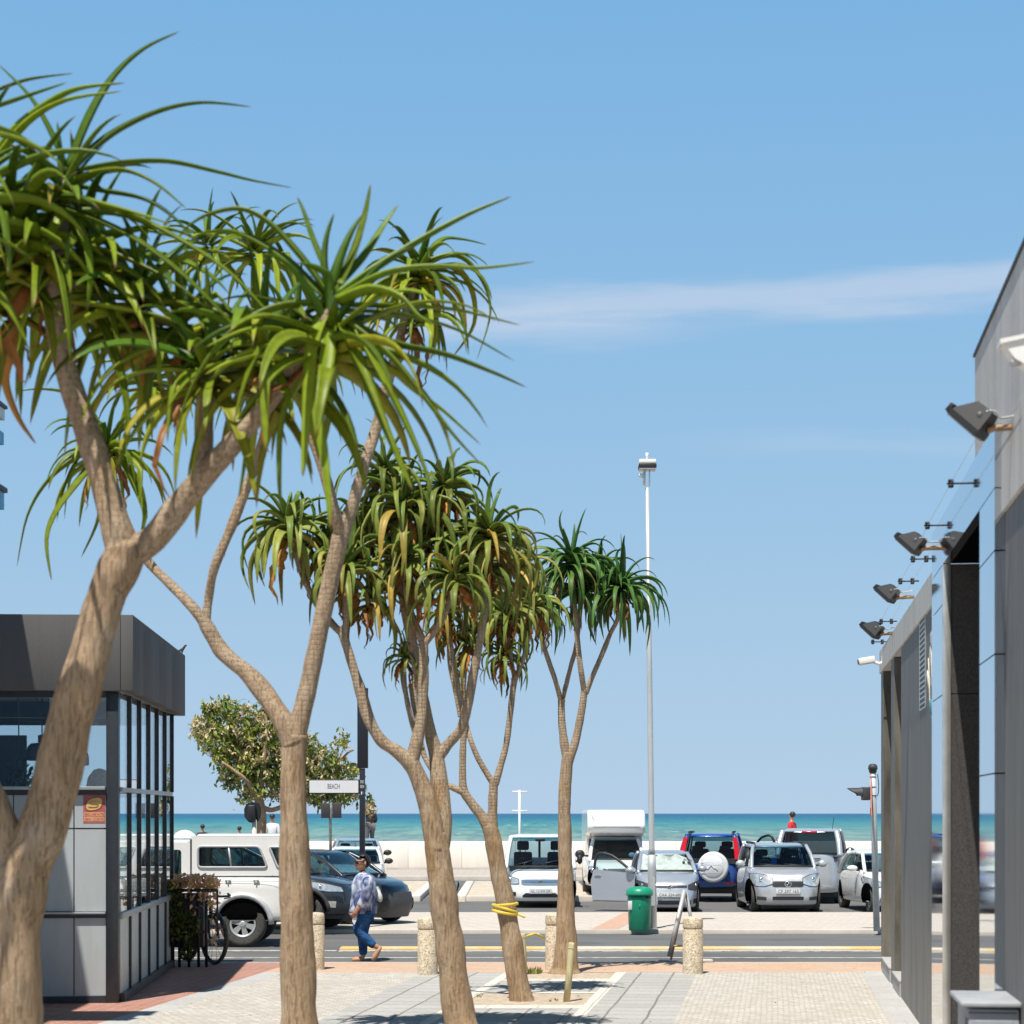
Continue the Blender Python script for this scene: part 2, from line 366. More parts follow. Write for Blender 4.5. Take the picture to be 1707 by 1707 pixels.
M['windscreen'] = glass('windscreen glass', (0.34, 0.52, 0.62), 0.0, gain=0.9)
def carpaint(name, col, metal=0.0, rough=0.3):
    b = NB(name); n = b.noise(3, 3, 0.5); d = b.rng(b.noise(1.4, 5, 0.6, b.co((1, 1, 2))), 0.5, 0.8)
    c = b.mix(b.math('MULTIPLY', d, 0.12), col, (0.35, 0.31, 0.26)); return b.fin(c, b.rng(n, 0.3, 0.7, rough - 0.05, rough + 0.08), metal, 0.5, 0.8)
M['p_white'] = carpaint('white car paint', (0.84, 0.825, 0.79)); M['p_silver'] = carpaint('silver car paint', (0.60, 0.61, 0.62), 0.55, 0.32)
M['p_silverblue'] = carpaint('bluish silver car paint', (0.50, 0.54, 0.60), 0.5, 0.3); M['p_blue'] = carpaint('blue car paint', (0.006, 0.065, 0.28), 0.1, 0.25)
M['p_dark'] = carpaint('dark blue grey car paint', (0.028, 0.034, 0.045), 0.2, 0.25); M['p_beige'] = carpaint('champagne silver car paint', (0.56, 0.55, 0.52), 0.5, 0.32)
M['chrome'] = plain('chrome', (0.75, 0.76, 0.78), 0.15, metal=1.0, var=0.02); M['alloy'] = plain('alloy', (0.62, 0.63, 0.64), 0.35, metal=0.6)
M['lamp'] = glass('lamp lens', (0.86, 0.88, 0.88), 0.25); M['reflector'] = plain('lamp reflector', (0.78, 0.78, 0.76), 0.25, metal=0.7, var=0.3, scale=14)
M['red_lens'] = plain('red tail lamp', (0.48, 0.012, 0.018), 0.2, coat=0.6); M['plate'] = plain('number plate', (0.68, 0.68, 0.66), 0.5, var=0.03); M['ink'] = plain('dark lettering', (0.06, 0.065, 0.07), 0.6)
M['plate_blue'] = plain('bluish plate lettering', (0.10, 0.13, 0.24), 0.6)
M['fabric'] = plain('car seat fabric', (0.03, 0.035, 0.045), 0.9); M['dash'] = plain('dashboard', (0.05, 0.052, 0.055), 0.7)
M['shade_white'] = plain('silvered sunshade', (0.56, 0.60, 0.54), 0.5, var=0.3, scale=5)
def _bark(name, a, c, ringc, rings, scale):
    b = NB(name); co = b.co(); at = b.n('ShaderNodeAttribute', attribute_name='tint'); sp = b.n('ShaderNodeSeparateColor'); b.L.new(at.outputs['Color'], sp.inputs[0]); thin = sp.outputs[0]
    base = b.noise(2.0, 7, 0.68, b.co((3, 3, 1.1))); col = b.mix(b.rng(base, 0.30, 0.70), a, c)
    blot = b.rng(b.noise(3.5, 6, 0.7, b.co((1, 1, 0.45)), 0.8), 0.42, 0.66); col = b.mix(b.math('MULTIPLY', blot, 0.38), col, [q * 0.6 for q in a])
    pale = b.rng(b.noise(4.5, 5, 0.65, b.co((1, 1, 0.6))), 0.54, 0.70); col = b.mix(b.math('MULTIPLY', pale, 0.55), col, (0.55, 0.45, 0.34))
    dz = b.n('ShaderNodeTexWave'); dz.wave_type = 'BANDS'; dz.bands_direction = 'Z'; dz.inputs['Scale'].default_value = scale
    dz.inputs['Distortion'].default_value = 2.6; dz.inputs['Detail'].default_value = 3; dz.inputs['Detail Scale'].default_value = 2.0; b.L.new(co, dz.inputs[0])
    rg = b.math('MULTIPLY', b.math('MULTIPLY', b.rng(dz.outputs[1], 0.55, 0.98), rings), thin); col = b.mix(rg, col, ringc)
    col = b.mix(b.math('MULTIPLY', thin, 0.45), col, (0.43, 0.35, 0.255))
    fis = b.rng(b.noise(4.5, 7, 0.75, b.co((14, 14, 1.1))), 0.52, 0.70); thick = b.math('SUBTRACT', 1.0, thin)
    col = b.mix(b.math('MULTIPLY', fis, b.math('MULTIPLY_ADD', thick, 0.36, 0.0)), col, [q * 0.4 for q in a])
    och = b.rng(b.noise(1.5, 5, 0.6, b.co((1.6, 1.6, 0.6))), 0.56, 0.70); col = b.mix(b.math('MULTIPLY', och, 0.65), col, (0.36, 0.19, 0.05))
    knot = b.n('ShaderNodeTexVoronoi'); knot.inputs['Scale'].default_value = 3.2; b.L.new(b.co((1, 1, 0.6)), knot.inputs[0]); kn = b.rng(knot.outputs['Distance'], 0.10, 0.03); col = b.mix(b.math('MULTIPLY', kn, 0.6), col, (0.08, 0.05, 0.03))
    h = b.math('ADD', b.math('SUBTRACT', b.noise(10, 7, 0.72, b.co((2.0, 2.0, 0.8))), b.math('MULTIPLY', fis, 0.4)), b.math('MULTIPLY', rg, -0.4)); b.bump(h, 0.9, 0.03)
    return b.fin(col, 0.85, spec=0.2)
M['bark'] = _bark('tree aloe bark', (0.34, 0.22, 0.125), (0.54, 0.40, 0.265), (0.17, 0.10, 0.05), 0.26, 8.0)
M['bark_rough'] = M['bark']
def _leaf(name, young, mid, old, dead, edge):
    b = NB(name); at = b.n('ShaderNodeAttribute', attribute_name='tint'); sp = b.n('ShaderNodeSeparateColor'); b.L.new(at.outputs['Color'], sp.inputs[0])
    age, al, rnd = sp.outputs[0], sp.outputs[1], sp.outputs[2]
    c = b.ramp(age, [(0.0, young), (0.45, mid), (0.72, old), (0.86, dead), (1.0, [q * 0.30 for q in dead])])
    n = b.noise(18, 4, 0.6); v = b.n('ShaderNodeVectorMath', operation='SCALE'); b.L.new(c, v.inputs[0]); b.L.new(b.math('ADD', b.rng(n, 0.3, 0.7, 0.8, 1.15), b.math('MULTIPLY_ADD', rnd, 0.7, -0.3)), v.inputs[3])
    c = b.mix(b.rng(al, 0.9, 1.0), v.outputs[0], edge)
    c = b.mix(b.math('MULTIPLY', b.rng(b.noise(7, 5, 0.7), 0.56, 0.75), 0.3), c, (0.22, 0.17, 0.05))
    b.bump(n, 0.15, 0.004); m = b.fin(c, 0.42, spec=0.2)
    tl = b.n('ShaderNodeBsdfTranslucent'); b.L.new(c, tl.inputs[0]); ms = b.n('ShaderNodeMixShader'); ms.inputs[0].default_value = 0.07
    b.L.new(b.bs.outputs[0], ms.inputs[1]); b.L.new(tl.outputs[0], ms.inputs[2]); b.L.new(ms.outputs[0], b.out.inputs[0]); return m
M['leaf'] = _leaf('aloe leaf', (0.052, 0.112, 0.009), (0.20, 0.255, 0.014), (0.34, 0.24, 0.025), (0.36, 0.15, 0.045), (0.20, 0.09, 0.045))
M['leaf_dusty'] = _leaf('dusty aloe leaf', (0.095, 0.16, 0.025), (0.20, 0.225, 0.045), (0.36, 0.25, 0.05), (0.42, 0.17, 0.04), (0.22, 0.11, 0.06))
M['leaf_deep'] = _leaf('deep green aloe leaf', (0.045, 0.115, 0.022), (0.075, 0.15, 0.032), (0.26, 0.20, 0.04), (0.32, 0.14, 0.05), (0.2, 0.10, 0.05))
# ------------------------------------------------------------------ ground
Y0 = 30.8 * K; TS = 0.1279
def SX(u, Y): return u * K + TS * (Y - Y0)              # street-aligned position u at distance Y
def sheet(name, pts, mat, z=None, label=None, kind='structure'):
    mb = MB(); n = len(pts); mb.add([Vector((p[0], p[1], p[2] if len(p) > 2 else z)) for p in pts], [tuple(range(n))])
    o = mb.build(name, mat); return tag(o, label, None, None, kind)
def strip(mb, u0, u1, ya, yb, z=0.0, mi=0):
    mb.add([Vector((SX(u0, ya), ya, z)), Vector((SX(u1, ya), ya, z)), Vector((SX(u1, yb), yb, z)), Vector((SX(u0, yb), yb, z))], [(0, 1, 2, 3)], mi)
YE = 33.0 * K                                            # edge of the pavement
YB = 30.95 * K                                           # near edge of the brick band
YN = -12.0
sheet('ground', [(-500, -80, -0.6), (500, -80, -0.6), (500, 96 * K, -0.6), (-500, 96 * K, -0.6)], M['sand'])
mb = MB(); strip(mb, -3.42, -1.34, YN, YB); strip(mb, 2.78, 5.27, YN, YB); tag(mb.build('cobble_paving', M['cobble']), kind='structure')
mb = MB(); strip(mb, -3.78, -3.42, YN, YB); strip(mb, 5.27, 5.75, YN, YB + 0.2); tag(mb.build('kerb_strip', M['kerbstrip']), kind='structure')
mb = MB(); strip(mb, -60, -3.78, YN, YE); tag(mb.build('brick_paving', M['brick']), kind='structure')
mb = MB(); strip(mb, -3.78, 5.27, YB, YE); strip(mb, 5.27, 60, YB + 0.2, YE); tag(mb.build('brick_band', M['brickband']), kind='structure')
pits = [(11.2, 12.9), (16.1, 17.9), (20.9, 22.5), (25.65, 27.35), (29.75, 30.95)]
mb = MB(); strip(mb, -1.34, -0.12, YN, YB); strip(mb, 1.70, 2.78, YN, YB)
e = MB(); strip(e, -0.12, 0.02, YN, YB); strip(e, 1.55, 1.70, YN, YB); so_ = MB(); ya = YN
for a, b in pits:
    a *= K; b *= K; strip(mb, 0.02, 1.55, ya, a - 0.36); strip(e, 0.02, 1.55, a - 0.36, a)
    strip(so_, 0.02, 1.55, a, b, -0.004)
    if b < YB - 0.1: strip(e, 0.02, 1.55, b, b + 0.18); ya = b + 0.18
tag(mb.build('paver_band', M['paver']), kind='structure'); tag(e.build('edging_strip', M['edging']), kind='structure')
tag(so_.build('tree_pit_soil', M['soil']), kind='structure')
mb = MB(); mb.box(-60, 60, YE, YE + 0.14, -0.3, -0.004); tag(mb.build('kerb', M['kerb']), kind='structure')
def YG(py, z=ROAD): return F * (H - z) / (py - HY)
yI0, yI1 = YG(1549.5, 0.02), YG(1520.5, 0.02)           # island in front of the parked cars
sheet('road', [(-120, YE + 0.14, ROAD), (120, YE + 0.14, ROAD), (120, 78 * K, ROAD), (-120, 78 * K, ROAD)], M['asphalt'])
mb = MB(); mb.box(-120, 120, yI0 + .16, yI1, -0.3, 0.02); mb.bbox(-120, 120, yI0, yI0 + .157, -.3, .022, .02, 1); tag(mb.build('traffic_island', [M['island'], M['kerb']]), kind='structure')
# salmon coloured strip set into the island paving
a, b, c, d = G(985, 1549, 0.024), G(1030, 1549, 0.024), G(1078, 1521.5, 0.024), G(1040, 1521.5, 0.024)
sheet('island_stripe', [(*a.xy, 0.024), (*b.xy, 0.024), (*c.xy, 0.024), (*d.xy, 0.024)], M['pinkstripe'])
# low kerb with worn yellow and white paint along the middle of the road, and a thin white line
yk = YG(1585)
mb = MB(); mb.bbox(-2.9, 40, yk, yk + 0.42, ROAD - 0.05, ROAD + 0.05, 0.012); tag(mb.build('lane_kerb', M['lane_kerb']), kind='structure')
mb = MB(); mb.box(-2.9, 40, yk - 0.24, yk - 0.03, ROAD - 0.02, ROAD + 0.012); mb.box(-40, -2.95, yk - 0.1, yk + 0.1, ROAD - 0.02, ROAD + 0.006)
mb.box(-40, 40, YG(1597), YG(1597) + 0.10, ROAD - 0.02, ROAD + 0.005); tag(mb.build('road_marking', M['white_line']), kind='structure')
# planted median, its gap with a hump, far lane, promenade
m0, m1 = YG(1502), YG(1477)
gx0, gx1 = G(683, 1500, 0).x, G(776, 1500, 0).x
for i, (xa, xb) in enumerate(((-120, gx0 - .004), (gx1 + .004, G(990, 1500, 0).x))):
    mb = MB(); mb.box(xa, xb, m0, m1, -0.3, 0.05); mb.bbox(xa, xb, m0 - 0.18, m0 - 0.003, -0.3, 0.09, 0.03, 1); mb.bbox(xa, xb, m1 + 0.003, m1 + 0.18, -0.3, 0.09, 0.03, 1)
    tag(mb.build('median', [M['sand'], M['kerb']]), kind='structure')
mb = MB(); mb.add([Vector((gx0 + 0.3, m0 - 0.5, ROAD + 0.004)), Vector((gx1 - 0.3, m0 - 0.5, ROAD + 0.004)), Vector((gx1 - 0.5, m1, 0.11)), Vector((gx0 + 0.5, m1, 0.11)), Vector((gx1 - 0.5, m1 + 1.5, ROAD)), Vector((gx0 + 0.5, m1 + 1.5, ROAD))], [(0, 1, 2, 3), (3, 2, 4, 5)])
tag(mb.build('hump', M['asphalt']), kind='structure')
mb = MB()
for sx_, d in ((gx0, 1), (gx1, -1)): mb.bbox(min(sx_, sx_ + .26 * d), max(sx_, sx_ + .26 * d), m0 - .19, m1 + .19, ROAD - .1, .10, .03)
tag(mb.build('hump_edge', M['kerb_white']), kind='structure')
mb = MB()
for px0, py0, px1, py1, w in ((676, 1503, 725, 1498, 2.5), (768, 1503, 782, 1494, 6), (640, 1500, 690, 1505, 3), (1073, 1497, 1077, 1487, 4)):
    a, b = G(px0, py0, ROAD + 0.006), G(px1, py1, ROAD + 0.006); q = Vector((w / 60.0, 0, 0))
    mb.add([a - q, a + q, b + q, b - q], [(0, 1, 2, 3)])
tag(mb.build('yellow_marking', M['yellow_line']), kind='structure')
mb = MB(); mb.box(-120, 120, YG(1467.5), 92 * K, -0.3, 0.06); mb.bbox(-120, 120, YG(1467.5) - 0.2, YG(1467.5) - 0.003, -0.3, 0.10, 0.03, 1); mb.box(-120, 120, YG(1455), YG(1455) + 0.25, 0.0, 0.12, 1)
tag(mb.build('promenade', [M['prom'], M['kerb']]), kind='structure')
# sea wall: cast segments with open joints, each its own length
YW = F * (H - 0.06) / (1447 - HY); ztop = H - (1402.5 - HY) / F * YW
t = thing('sea_wall', 'long low pale concrete sea wall in jointed segments behind the car park', 'wall', (0, YW, 0.06))
seg = 89.5 / F * YW; x = (591 - CX) / F * YW
for k in range(-14, 16):
    mb = MB(); mb.bbox(x + k * seg + 0.003, x + (k + 1) * seg - 0.003, 0, 0.42, 0.0, ztop - 0.06, 0.02)
    mb.build('wall_segment', M['seawall'], t)
mb = MB(); mb.box(-120, 120, YW + 0.5, YW + 4, -0.3, 0.72); tag(mb.build('walkway', M['prom']), kind='structure')
b_ = [(-400, YW + 4, 0.3), (400, YW + 4, 0.3), (400, YW + 60, -3.4), (-400, YW + 60, -3.4)]
sheet('beach', b_, M['sand'])
def _sea():
    b = NB('sea water'); co = b.co(); sp = b.n('ShaderNodeSeparateXYZ'); b.L.new(co, sp.inputs[0])
    n = b.noise(0.004, 5, 0.6, b.co((0.25, 1, 1))); n2 = b.noise(0.22, 6, 0.7, b.co((1, 0.07, 1)))
    inv = b.math('DIVIDE', 1000.0, b.math('MAXIMUM', sp.outputs[1], 10.0)); d = b.math('ADD', inv, b.math('MULTIPLY', b.math('SUBTRACT', n, 0.5), 0.45))
    c = b.ramp(b.math('DIVIDE', d, 2.6), [(0.0, (0.03, 0.105, 0.20)), (0.16, (0.025, 0.12, 0.21)), (0.27, (0.035, 0.18, 0.235)), (0.42, (0.07, 0.23, 0.245)), (0.70, (0.15, 0.28, 0.25)), (1.0, (0.21, 0.295, 0.255))])
    c = b.mix(b.math('MULTIPLY', b.rng(n2, 0.42, 0.62), 0.62), c, (0.012, 0.10, 0.165))
    wc = b.math('MULTIPLY', b.rng(b.noise(0.45, 4, 0.6, b.co((0.6, 0.05, 1))), 0.64, 0.69), b.rng(b.noise(0.01, 2, 0.5, b.co((1, .2, 1))), 0.45, 0.6))
    c = b.mix(b.math('MULTIPLY', wc, 0.8), c, (0.72, 0.76, 0.76)); b.bump(n2, 0.6, 0.6)
    return b.fin(c, 0.6, spec=0.12)
sheet('sea', [(-9000, YW + 50, -2.4), (9000, YW + 50, -2.4), (30000, 45000, -2.4), (-30000, 45000, -2.4)], _sea())

# ------------------------------------------------------------------ glazed building on the left
def LX(px): return (px - 197) * K / 131.67
def LZ(py): return H - (py - HY) * K / 131.67
C0 = G(197, 1672); A_L = math.atan(0.0605)
lb = thing('glazed_building', 'dark framed glass pavilion with a deep charcoal roof fascia on the left', 'building', C0, A_L)
D = 6.42 * K; XL = -9.0 * K; zt, zbm = LZ(1026), LZ(1152.5)
mb = MB()                                            # fascia: front slabs with a joint, side slabs
for a, b in ((XL, LX(203) - 0.004), (LX(203), 0.2 * K)): mb.bbox(a, b, -0.10, 0.05, zbm, zt, 0.006)
ys = [0.055, 1.0 * K, 2.9 * K, 4.6 * K, D + 0.12]
for a, b in zip(ys, ys[1:]): mb.bbox(0.06, 0.2 * K, a, b - 0.006, zbm, zt, 0.006)
mb.bbox(XL, 0.05, D, D + 0.12, zbm, zt, 0.006); mb.build('fascia', M['charcoal'], lb)
mb = MB(); mb.box(XL, 0.05, 0.06, D - 0.01, zt - 0.35, zt - 0.1); mb.build('roof', M['charcoal'], lb)
mb = MB(); mb.box(XL, 0.17, 0.06, D - 0.01, zbm + 0.02, zbm + 0.06)
mb.build('soffit', M['soffit'], lb)
mb = MB(); mb.box(XL, -0.05, 2.6 * K, 2.75 * K, zbm - 0.2, zbm + 0.01); mb.box(XL, -0.05, D - 0.3, D - 0.2, zbm - 0.16, zbm + 0.01)
for q in range(9): mb.tube([(LX(30 + q * 17), 1.5 * K + 0.2 * (q % 3), zbm), (LX(30 + q * 17), 1.5 * K + 0.2 * (q % 3), zbm - 0.25 - 0.05 * (q % 2))], 0.008, 5)
mb.tube([(LX(0), 1.6 * K, zbm - 0.27), (LX(130), 1.9 * K, zbm - 0.30)], 0.018, 6); mb.build('ceiling_rail', M['black'], lb)
for ya, yb in ((0.0, 0.16), (D - 0.16, D)):
    mb = MB(); mb.bbox(LX(177), 0.0, ya, yb, 0.0, zbm - 0.002, 0.006); mb.build('corner_column', M['darkframe'], lb)
mb = MB(); mb.box(XL, LX(177), 0.02, 0.1, LZ(1163), zbm); mb.box(XL, LX(177), 0.0, 0.1, LZ(1325), LZ(1317)); mb.box(XL, LX(177), 0.0, 0.1, LZ(1530), LZ(1524)); mb.box(XL, LX(177), 0.0, 0.12, 0, LZ(1661)); mb.build('front_frame', M['darkframe'], lb)
mb = MB(); mb.bbox(XL, LX(176), -0.05, 0.09, LZ(1317) + .002, LZ(1311), 0.004); mb.bbox(XL, LX(176), -0.03, 0.09, LZ(1524) + .002, LZ(1520), 0.004); mb.build('ledge', M['greyframe'], lb)
for a, b in ((-320, -130), (-128, 23), (25, 122.5), (124.5, 176)):
    for za, zb in ((1380, 1325.5), (1519, 1382.5), (1660, 1530.5)):
        mb = MB(); mb.box(LX(a), LX(b), 0.03, 0.05, LZ(za), LZ(zb)); mb.build('front_panel', M['frost'], lb)
mb = MB(); mb.box(XL, LX(176.5), 0.052, 0.07, LZ(1660), LZ(1326)); mb.build('panel_backing', M['darkframe'], lb)
for a, b in ((-320, -130), (-128, 177)):
    mb = MB(); mb.box(LX(a), LX(b), 0.04, 0.048, LZ(1311), LZ(1163)); mb.build('front_window', M['glass'], lb)
mb = MB(); zu, zl = LZ(1316), LZ(1528)
bay = D / 6
for i in range(1, 7):
    y = min(i * bay, D - 0.03)
    for za, zb in ((0.05, zl - 0.04), (zl + 0.04, zu - 0.03), (zu + 0.03, zbm)): mb.box(-0.02, 0.034, y - 0.024, y + 0.024, za, zb)
mb.box(-0.03, 0.06, 0.165, D - 0.165, 0, 0.10); mb.build('side_mullion', M['darkframe'], lb)
mb = MB(); mb.bbox(-0.03, 0.035, 0.165, D - 0.165, zu - 0.028, zu + 0.028, 0.004); mb.bbox(-0.03, 0.035, 0.165, D - 0.165, zl - 0.038, zl + 0.038, 0.004); mb.build('side_transom', M['greyframe'], lb)
for i in range(6):
    ya, yb = max(i * bay + 0.03, 0.165), min((i + 1) * bay - 0.03, D - 0.165)
    mb = MB(); mb.box(-0.005, 0.005, ya, yb, zu + 0.03, zbm); mb.build('side_window', M['glass'], lb)
    mb = MB(); mb.box(-0.005, 0.005, ya, yb, zl + 0.04, zu - 0.03); mb.build('side_window', M['glass'], lb)
    mb = MB(); mb.box(-0.008, 0.004, ya, yb, 0.10, zl - 0.04); mb.build('side_panel', M['frost_pale'], lb)
mb = MB()                                            # back and far side: glazed too, thin posts
for k in range(0, 8): mb.box(-0.3 - k * 1.25 * K, -0.24 - k * 1.25 * K, D - 0.06, D, 0, zbm)
mb.box(XL, -0.18, D - 0.06, D - 0.002, zu - 0.05, zu + 0.03); mb.box(XL, LX(177), D - 0.05, D - 0.01, 0, zl); mb.build('back_frame', M['darkframe'], lb)
mb = MB(); mb.box(XL, -0.17, D - 0.035, D - 0.03, zl, zbm); mb.build('back_window', M['glass'], lb)
mb = MB(); mb.box(XL, -0.05, 0.12, D - 0.08, 0.0, 0.02); mb.build('interior_floor', M['soffit'], lb)
mb = MB(); mb.box(LX(-120), LX(18), 1.2 * K, 1.26 * K, LZ(1420), LZ(1220)); mb.build('inner_screen', M['black'], lb)
mb = MB(); mb.box(LX(-300), LX(176), 0.16, 0.5, LZ(1322), LZ(1316)); mb.build('window_counter', M['darkframe'], lb)
inv = Matrix.Translation(C0) @ Matrix.Rotation(A_L, 4, 'Z')
def LP(px, py, y):
    m = (px - CX) / F; cA, sA = math.cos(A_L), math.sin(A_L)
    x = (m * (C0.y + y * cA) - C0.x + y * sA) / (cA - m * sA); Yw = C0.y + x * sA + y * cA
    return Vector((C0.x + x * cA - y * sA, Yw, H - (py - HY) / F * Yw))
# sticker on the upper right front panel
st = thing('security_sticker', 'small red security sticker with a golden S swoosh on the grey glass panel', 'sticker', inv @ Vector((LX(157), 0.026, LZ(1348))), A_L)
sw, sh = 36 * K / 131.67 / 2, 48 * K / 131.67 / 2
M['stick_red'] = plain('faded red sticker', (0.42, 0.10, 0.10), 0.5, var=0.15); M['stick_or'] = plain('orange print', (0.66, 0.33, 0.16), 0.5); M['stick_gold'] = plain('gold print', (0.70, 0.45, 0.14), 0.5); M['stick_mar'] = plain('maroon print', (0.25, 0.07, 0.07), 0.5)
mb = MB(); mb.box(-sw, sw, 0, 0.003, -sh, sh); mb.build('backing', M['stick_red'], st)
def swoosh(rx, rz, cz, y, mat, nm):
    pts = []
    for k in range(40):
        a = 2 * PI * k / 40; c_, s_ = math.cos(a), math.sin(a); q = 1 + 0.35 * max(0, math.cos(a - PI / 4)) ** 6 + 0.35 * max(0, math.cos(a - 5 * PI / 4)) ** 6
        pts.append((rx * c_ * q, y, cz + rz * s_ * q))
    mb = MB(); mb.prism(pts, (0, -0.0015, 0)); mb.build(nm, mat, st)
swoosh(0.096, 0.078, 0.055, -0.001, M['stick_mar'], 'emblem_outline'); swoosh(0.085, 0.066, 0.055, -0.003, M['stick_gold'], 'emblem')
mb = MB(); mb.tube(catmull([(0.055, -0.0055, 0.088), (-0.02, -0.0055, 0.088), (-0.052, -0.0055, 0.066), (-0.02, -0.0055, 0.057), (0.03, -0.0055, 0.055), (0.05, -0.0055, 0.042), (0.02, -0.0055, 0.022), (-0.07, -0.0055, 0.020)], 5), 0.006, 6, sq=0.3); mb.build('emblem_stroke', M['stick_mar'], st)
for tx, sz, zz in (('SECURE RITE', 0.036, -0.068), ('0860 12 35 00', 0.036, -0.125)):
    mb = MB(); mb.box(-sw * 0.94, sw * 0.94, -0.0015, -0.0005, zz - 0.024, zz + 0.024); mb.build('text_band', M['stick_or'], st)
    text_mesh(tx, sz, M['stick_red'], st, Matrix.Translation((0, -0.002, zz)) @ Matrix.Rotation(PI / 2, 4, 'X'), fit=sw * 1.75)
# pendant lamps and plants inside
def pendant(px, pyt, pyb, w, lab, y=1.4 * K):
    p = LP(px, pyb, y); s_ = 1 + y / (25.93 * K); r = w / 2 * K / 131.67 * s_; hh = (pyb - pyt) * K / 131.67 * s_
    t = thing('pendant_lamp', lab, 'lamp', p, 0, 'pendant lamps inside the glass building')
    mb = MB(); mb.lathe([(r * 0.97, 0), (r, 0.01), (r, hh * 0.5), (r * 0.93, hh * 0.78), (r * 0.72, hh * 0.95), (r * 0.2, hh), (0.05, hh + 0.01), (0.05, hh + 0.09), (0.01, hh + 0.1)], n=28); mb.lathe([(r * 0.96, 0.001), (r * 0.9, hh * 0.6), (0.02, hh * 0.9)], n=28); mb.build('lamp_shade', M['blacktrim'], t)
    mb = MB(); mb.tube([(0, 0, hh + 0.09), (0, 0, zbm + 0.02 - p.z)], 0.008, 6); mb.build('cord', M['black'], t)
pendant(70, 1238, 1268, 50, 'dark dome pendant lamp nearest the hanging plant behind the window', 1.3 * K); pendant(124, 1250, 1276, 48, 'dark dome pendant lamp hung a little lower, right of the leaning trunk', 1.6 * K)
M['plant_dark'] = plain('dark plant leaf', (0.03, 0.06, 0.02), 0.5, var=0.5, scale=20)
def leaf_quads(mb, c, r, n, size, rnd, mi=0, flat=0.5):
    for _ in range(n):
        while True:
            p = Vector((rnd.uniform(-1, 1), rnd.uniform(-1, 1), rnd.uniform(-1, 1)))
            if p.length < 1: break
        p = Vector((p.x * r[0], p.y * r[1], p.z * r[2])) + Vector(c); s_ = size * rnd.uniform(0.6, 1.3)
        a = Euler((rnd.uniform(-1.2, 1.2), rnd.uniform(-1.2, 1.2), rnd.uniform(0, 6.3))).to_matrix()
        vs = [p + a @ Vector(q) * s_ for q in ((-1, 0, 0), (-0.3, 0.42, 0.1), (0.5, 0.32, 0.1), (1, 0, 0), (0.5, -0.32, 0.1), (-0.3, -0.42, 0.1))]
        mb.add(vs, [(0, 1, 2, 3), (0, 3, 4, 5)], mi)
rn = random.Random(3)
p = LP(30, 1300, 0.9 * K); t = thing('hanging_plant', 'dark trailing pot plant hanging behind the front window', 'plant', p)
mb = MB(); leaf_quads(mb, (0.02, 0, 0.02), (0.16, 0.12, 0.22), 130, 0.05, rn); leaf_quads(mb, (-0.04, 0, -0.12), (0.2, 0.12, 0.14), 90, 0.05, rn); mb.build('foliage', M['plant_dark'], t)
mb = MB(); mb.lathe([(0.02, -0.26), (0.13, -0.25), (0.16, -0.08), (0.15, -0.08)], n=16); mb.tube(catmull([(-0.15, 0, -0.08), (-0.12, 0, 0.22), (0, 0, 0.32), (0.0, 0, zbm - p.z)], 5), 0.008, 5); mb.build('pot', M['black'], t)
p = LP(166, 1316, 0.8 * K); t = thing('woven_chair_back', 'rounded beige woven chair back behind the window beside the corner column', 'chair', p)
mb = MB(); mb.lathe([(0.0, 0.26), (0.07, 0.24), (0.14, 0.15), (0.17, 0.0), (0.17, -0.5), (0.16, -0.5)], n=20); mb.build('back_shell', plain('woven cane', (0.42, 0.36, 0.29), 0.9, var=0.4, scale=60), t)
# apartment building whose balcony shows at the left edge and whose roof shades the pavilion front
xw = -6.66 * K
ap = thing('apartment_building', 'blue rendered building at the left edge, its railed balcony just showing', 'building', (xw, 18 * K, 0))
mb = MB(); mb.box(-7, 0, 0, 7.35 * K, 0, 7.9 * K); mb.build('wall', plain('blue render', (0.10, 0.30, 0.50), 0.7), ap)
yb = 4.0 * K; bz = lambda py: H - (py - HY) / F * (22 * K); bx = lambda px: (px - CX) / F * 22 * K - xw
M['blue_render'] = plain('bright blue render', (0.10, 0.34, 0.56), 0.6); 
mb = MB(); mb.box(-0.02, bx(7), yb - 0.6, yb + 0.0, bz(850), bz(822)); mb.box(-0.02, bx(6.5), yb - 0.3, yb, bz(742), bz(722)); mb.build('balcony_panel', M['blue_render'], ap)
mb = MB(); mb.box(-0.02, bx(12), yb - 0.7, yb + 0.02, bz(821.5), bz(814)); mb.box(-0.02, bx(12), yb - 0.5, yb + 0.02, bz(682), bz(677)); mb.build('balcony_slab', M['blacktrim'], ap)
mb = MB(); mb.box(-0.02, bx(8), yb - 0.3, yb, bz(701), bz(683)); mb.build('balcony_beam', M['galv'], ap)
mb = MB()
for q in (1, 4.5, 7, 9.5, 12): mb.tube([(bx(q), yb - 0.6, bz(814)), (bx(q), yb - 0.6, bz(744 + q * 0.6))], 0.009, 6)
mb.build('railing', M['black'], ap)

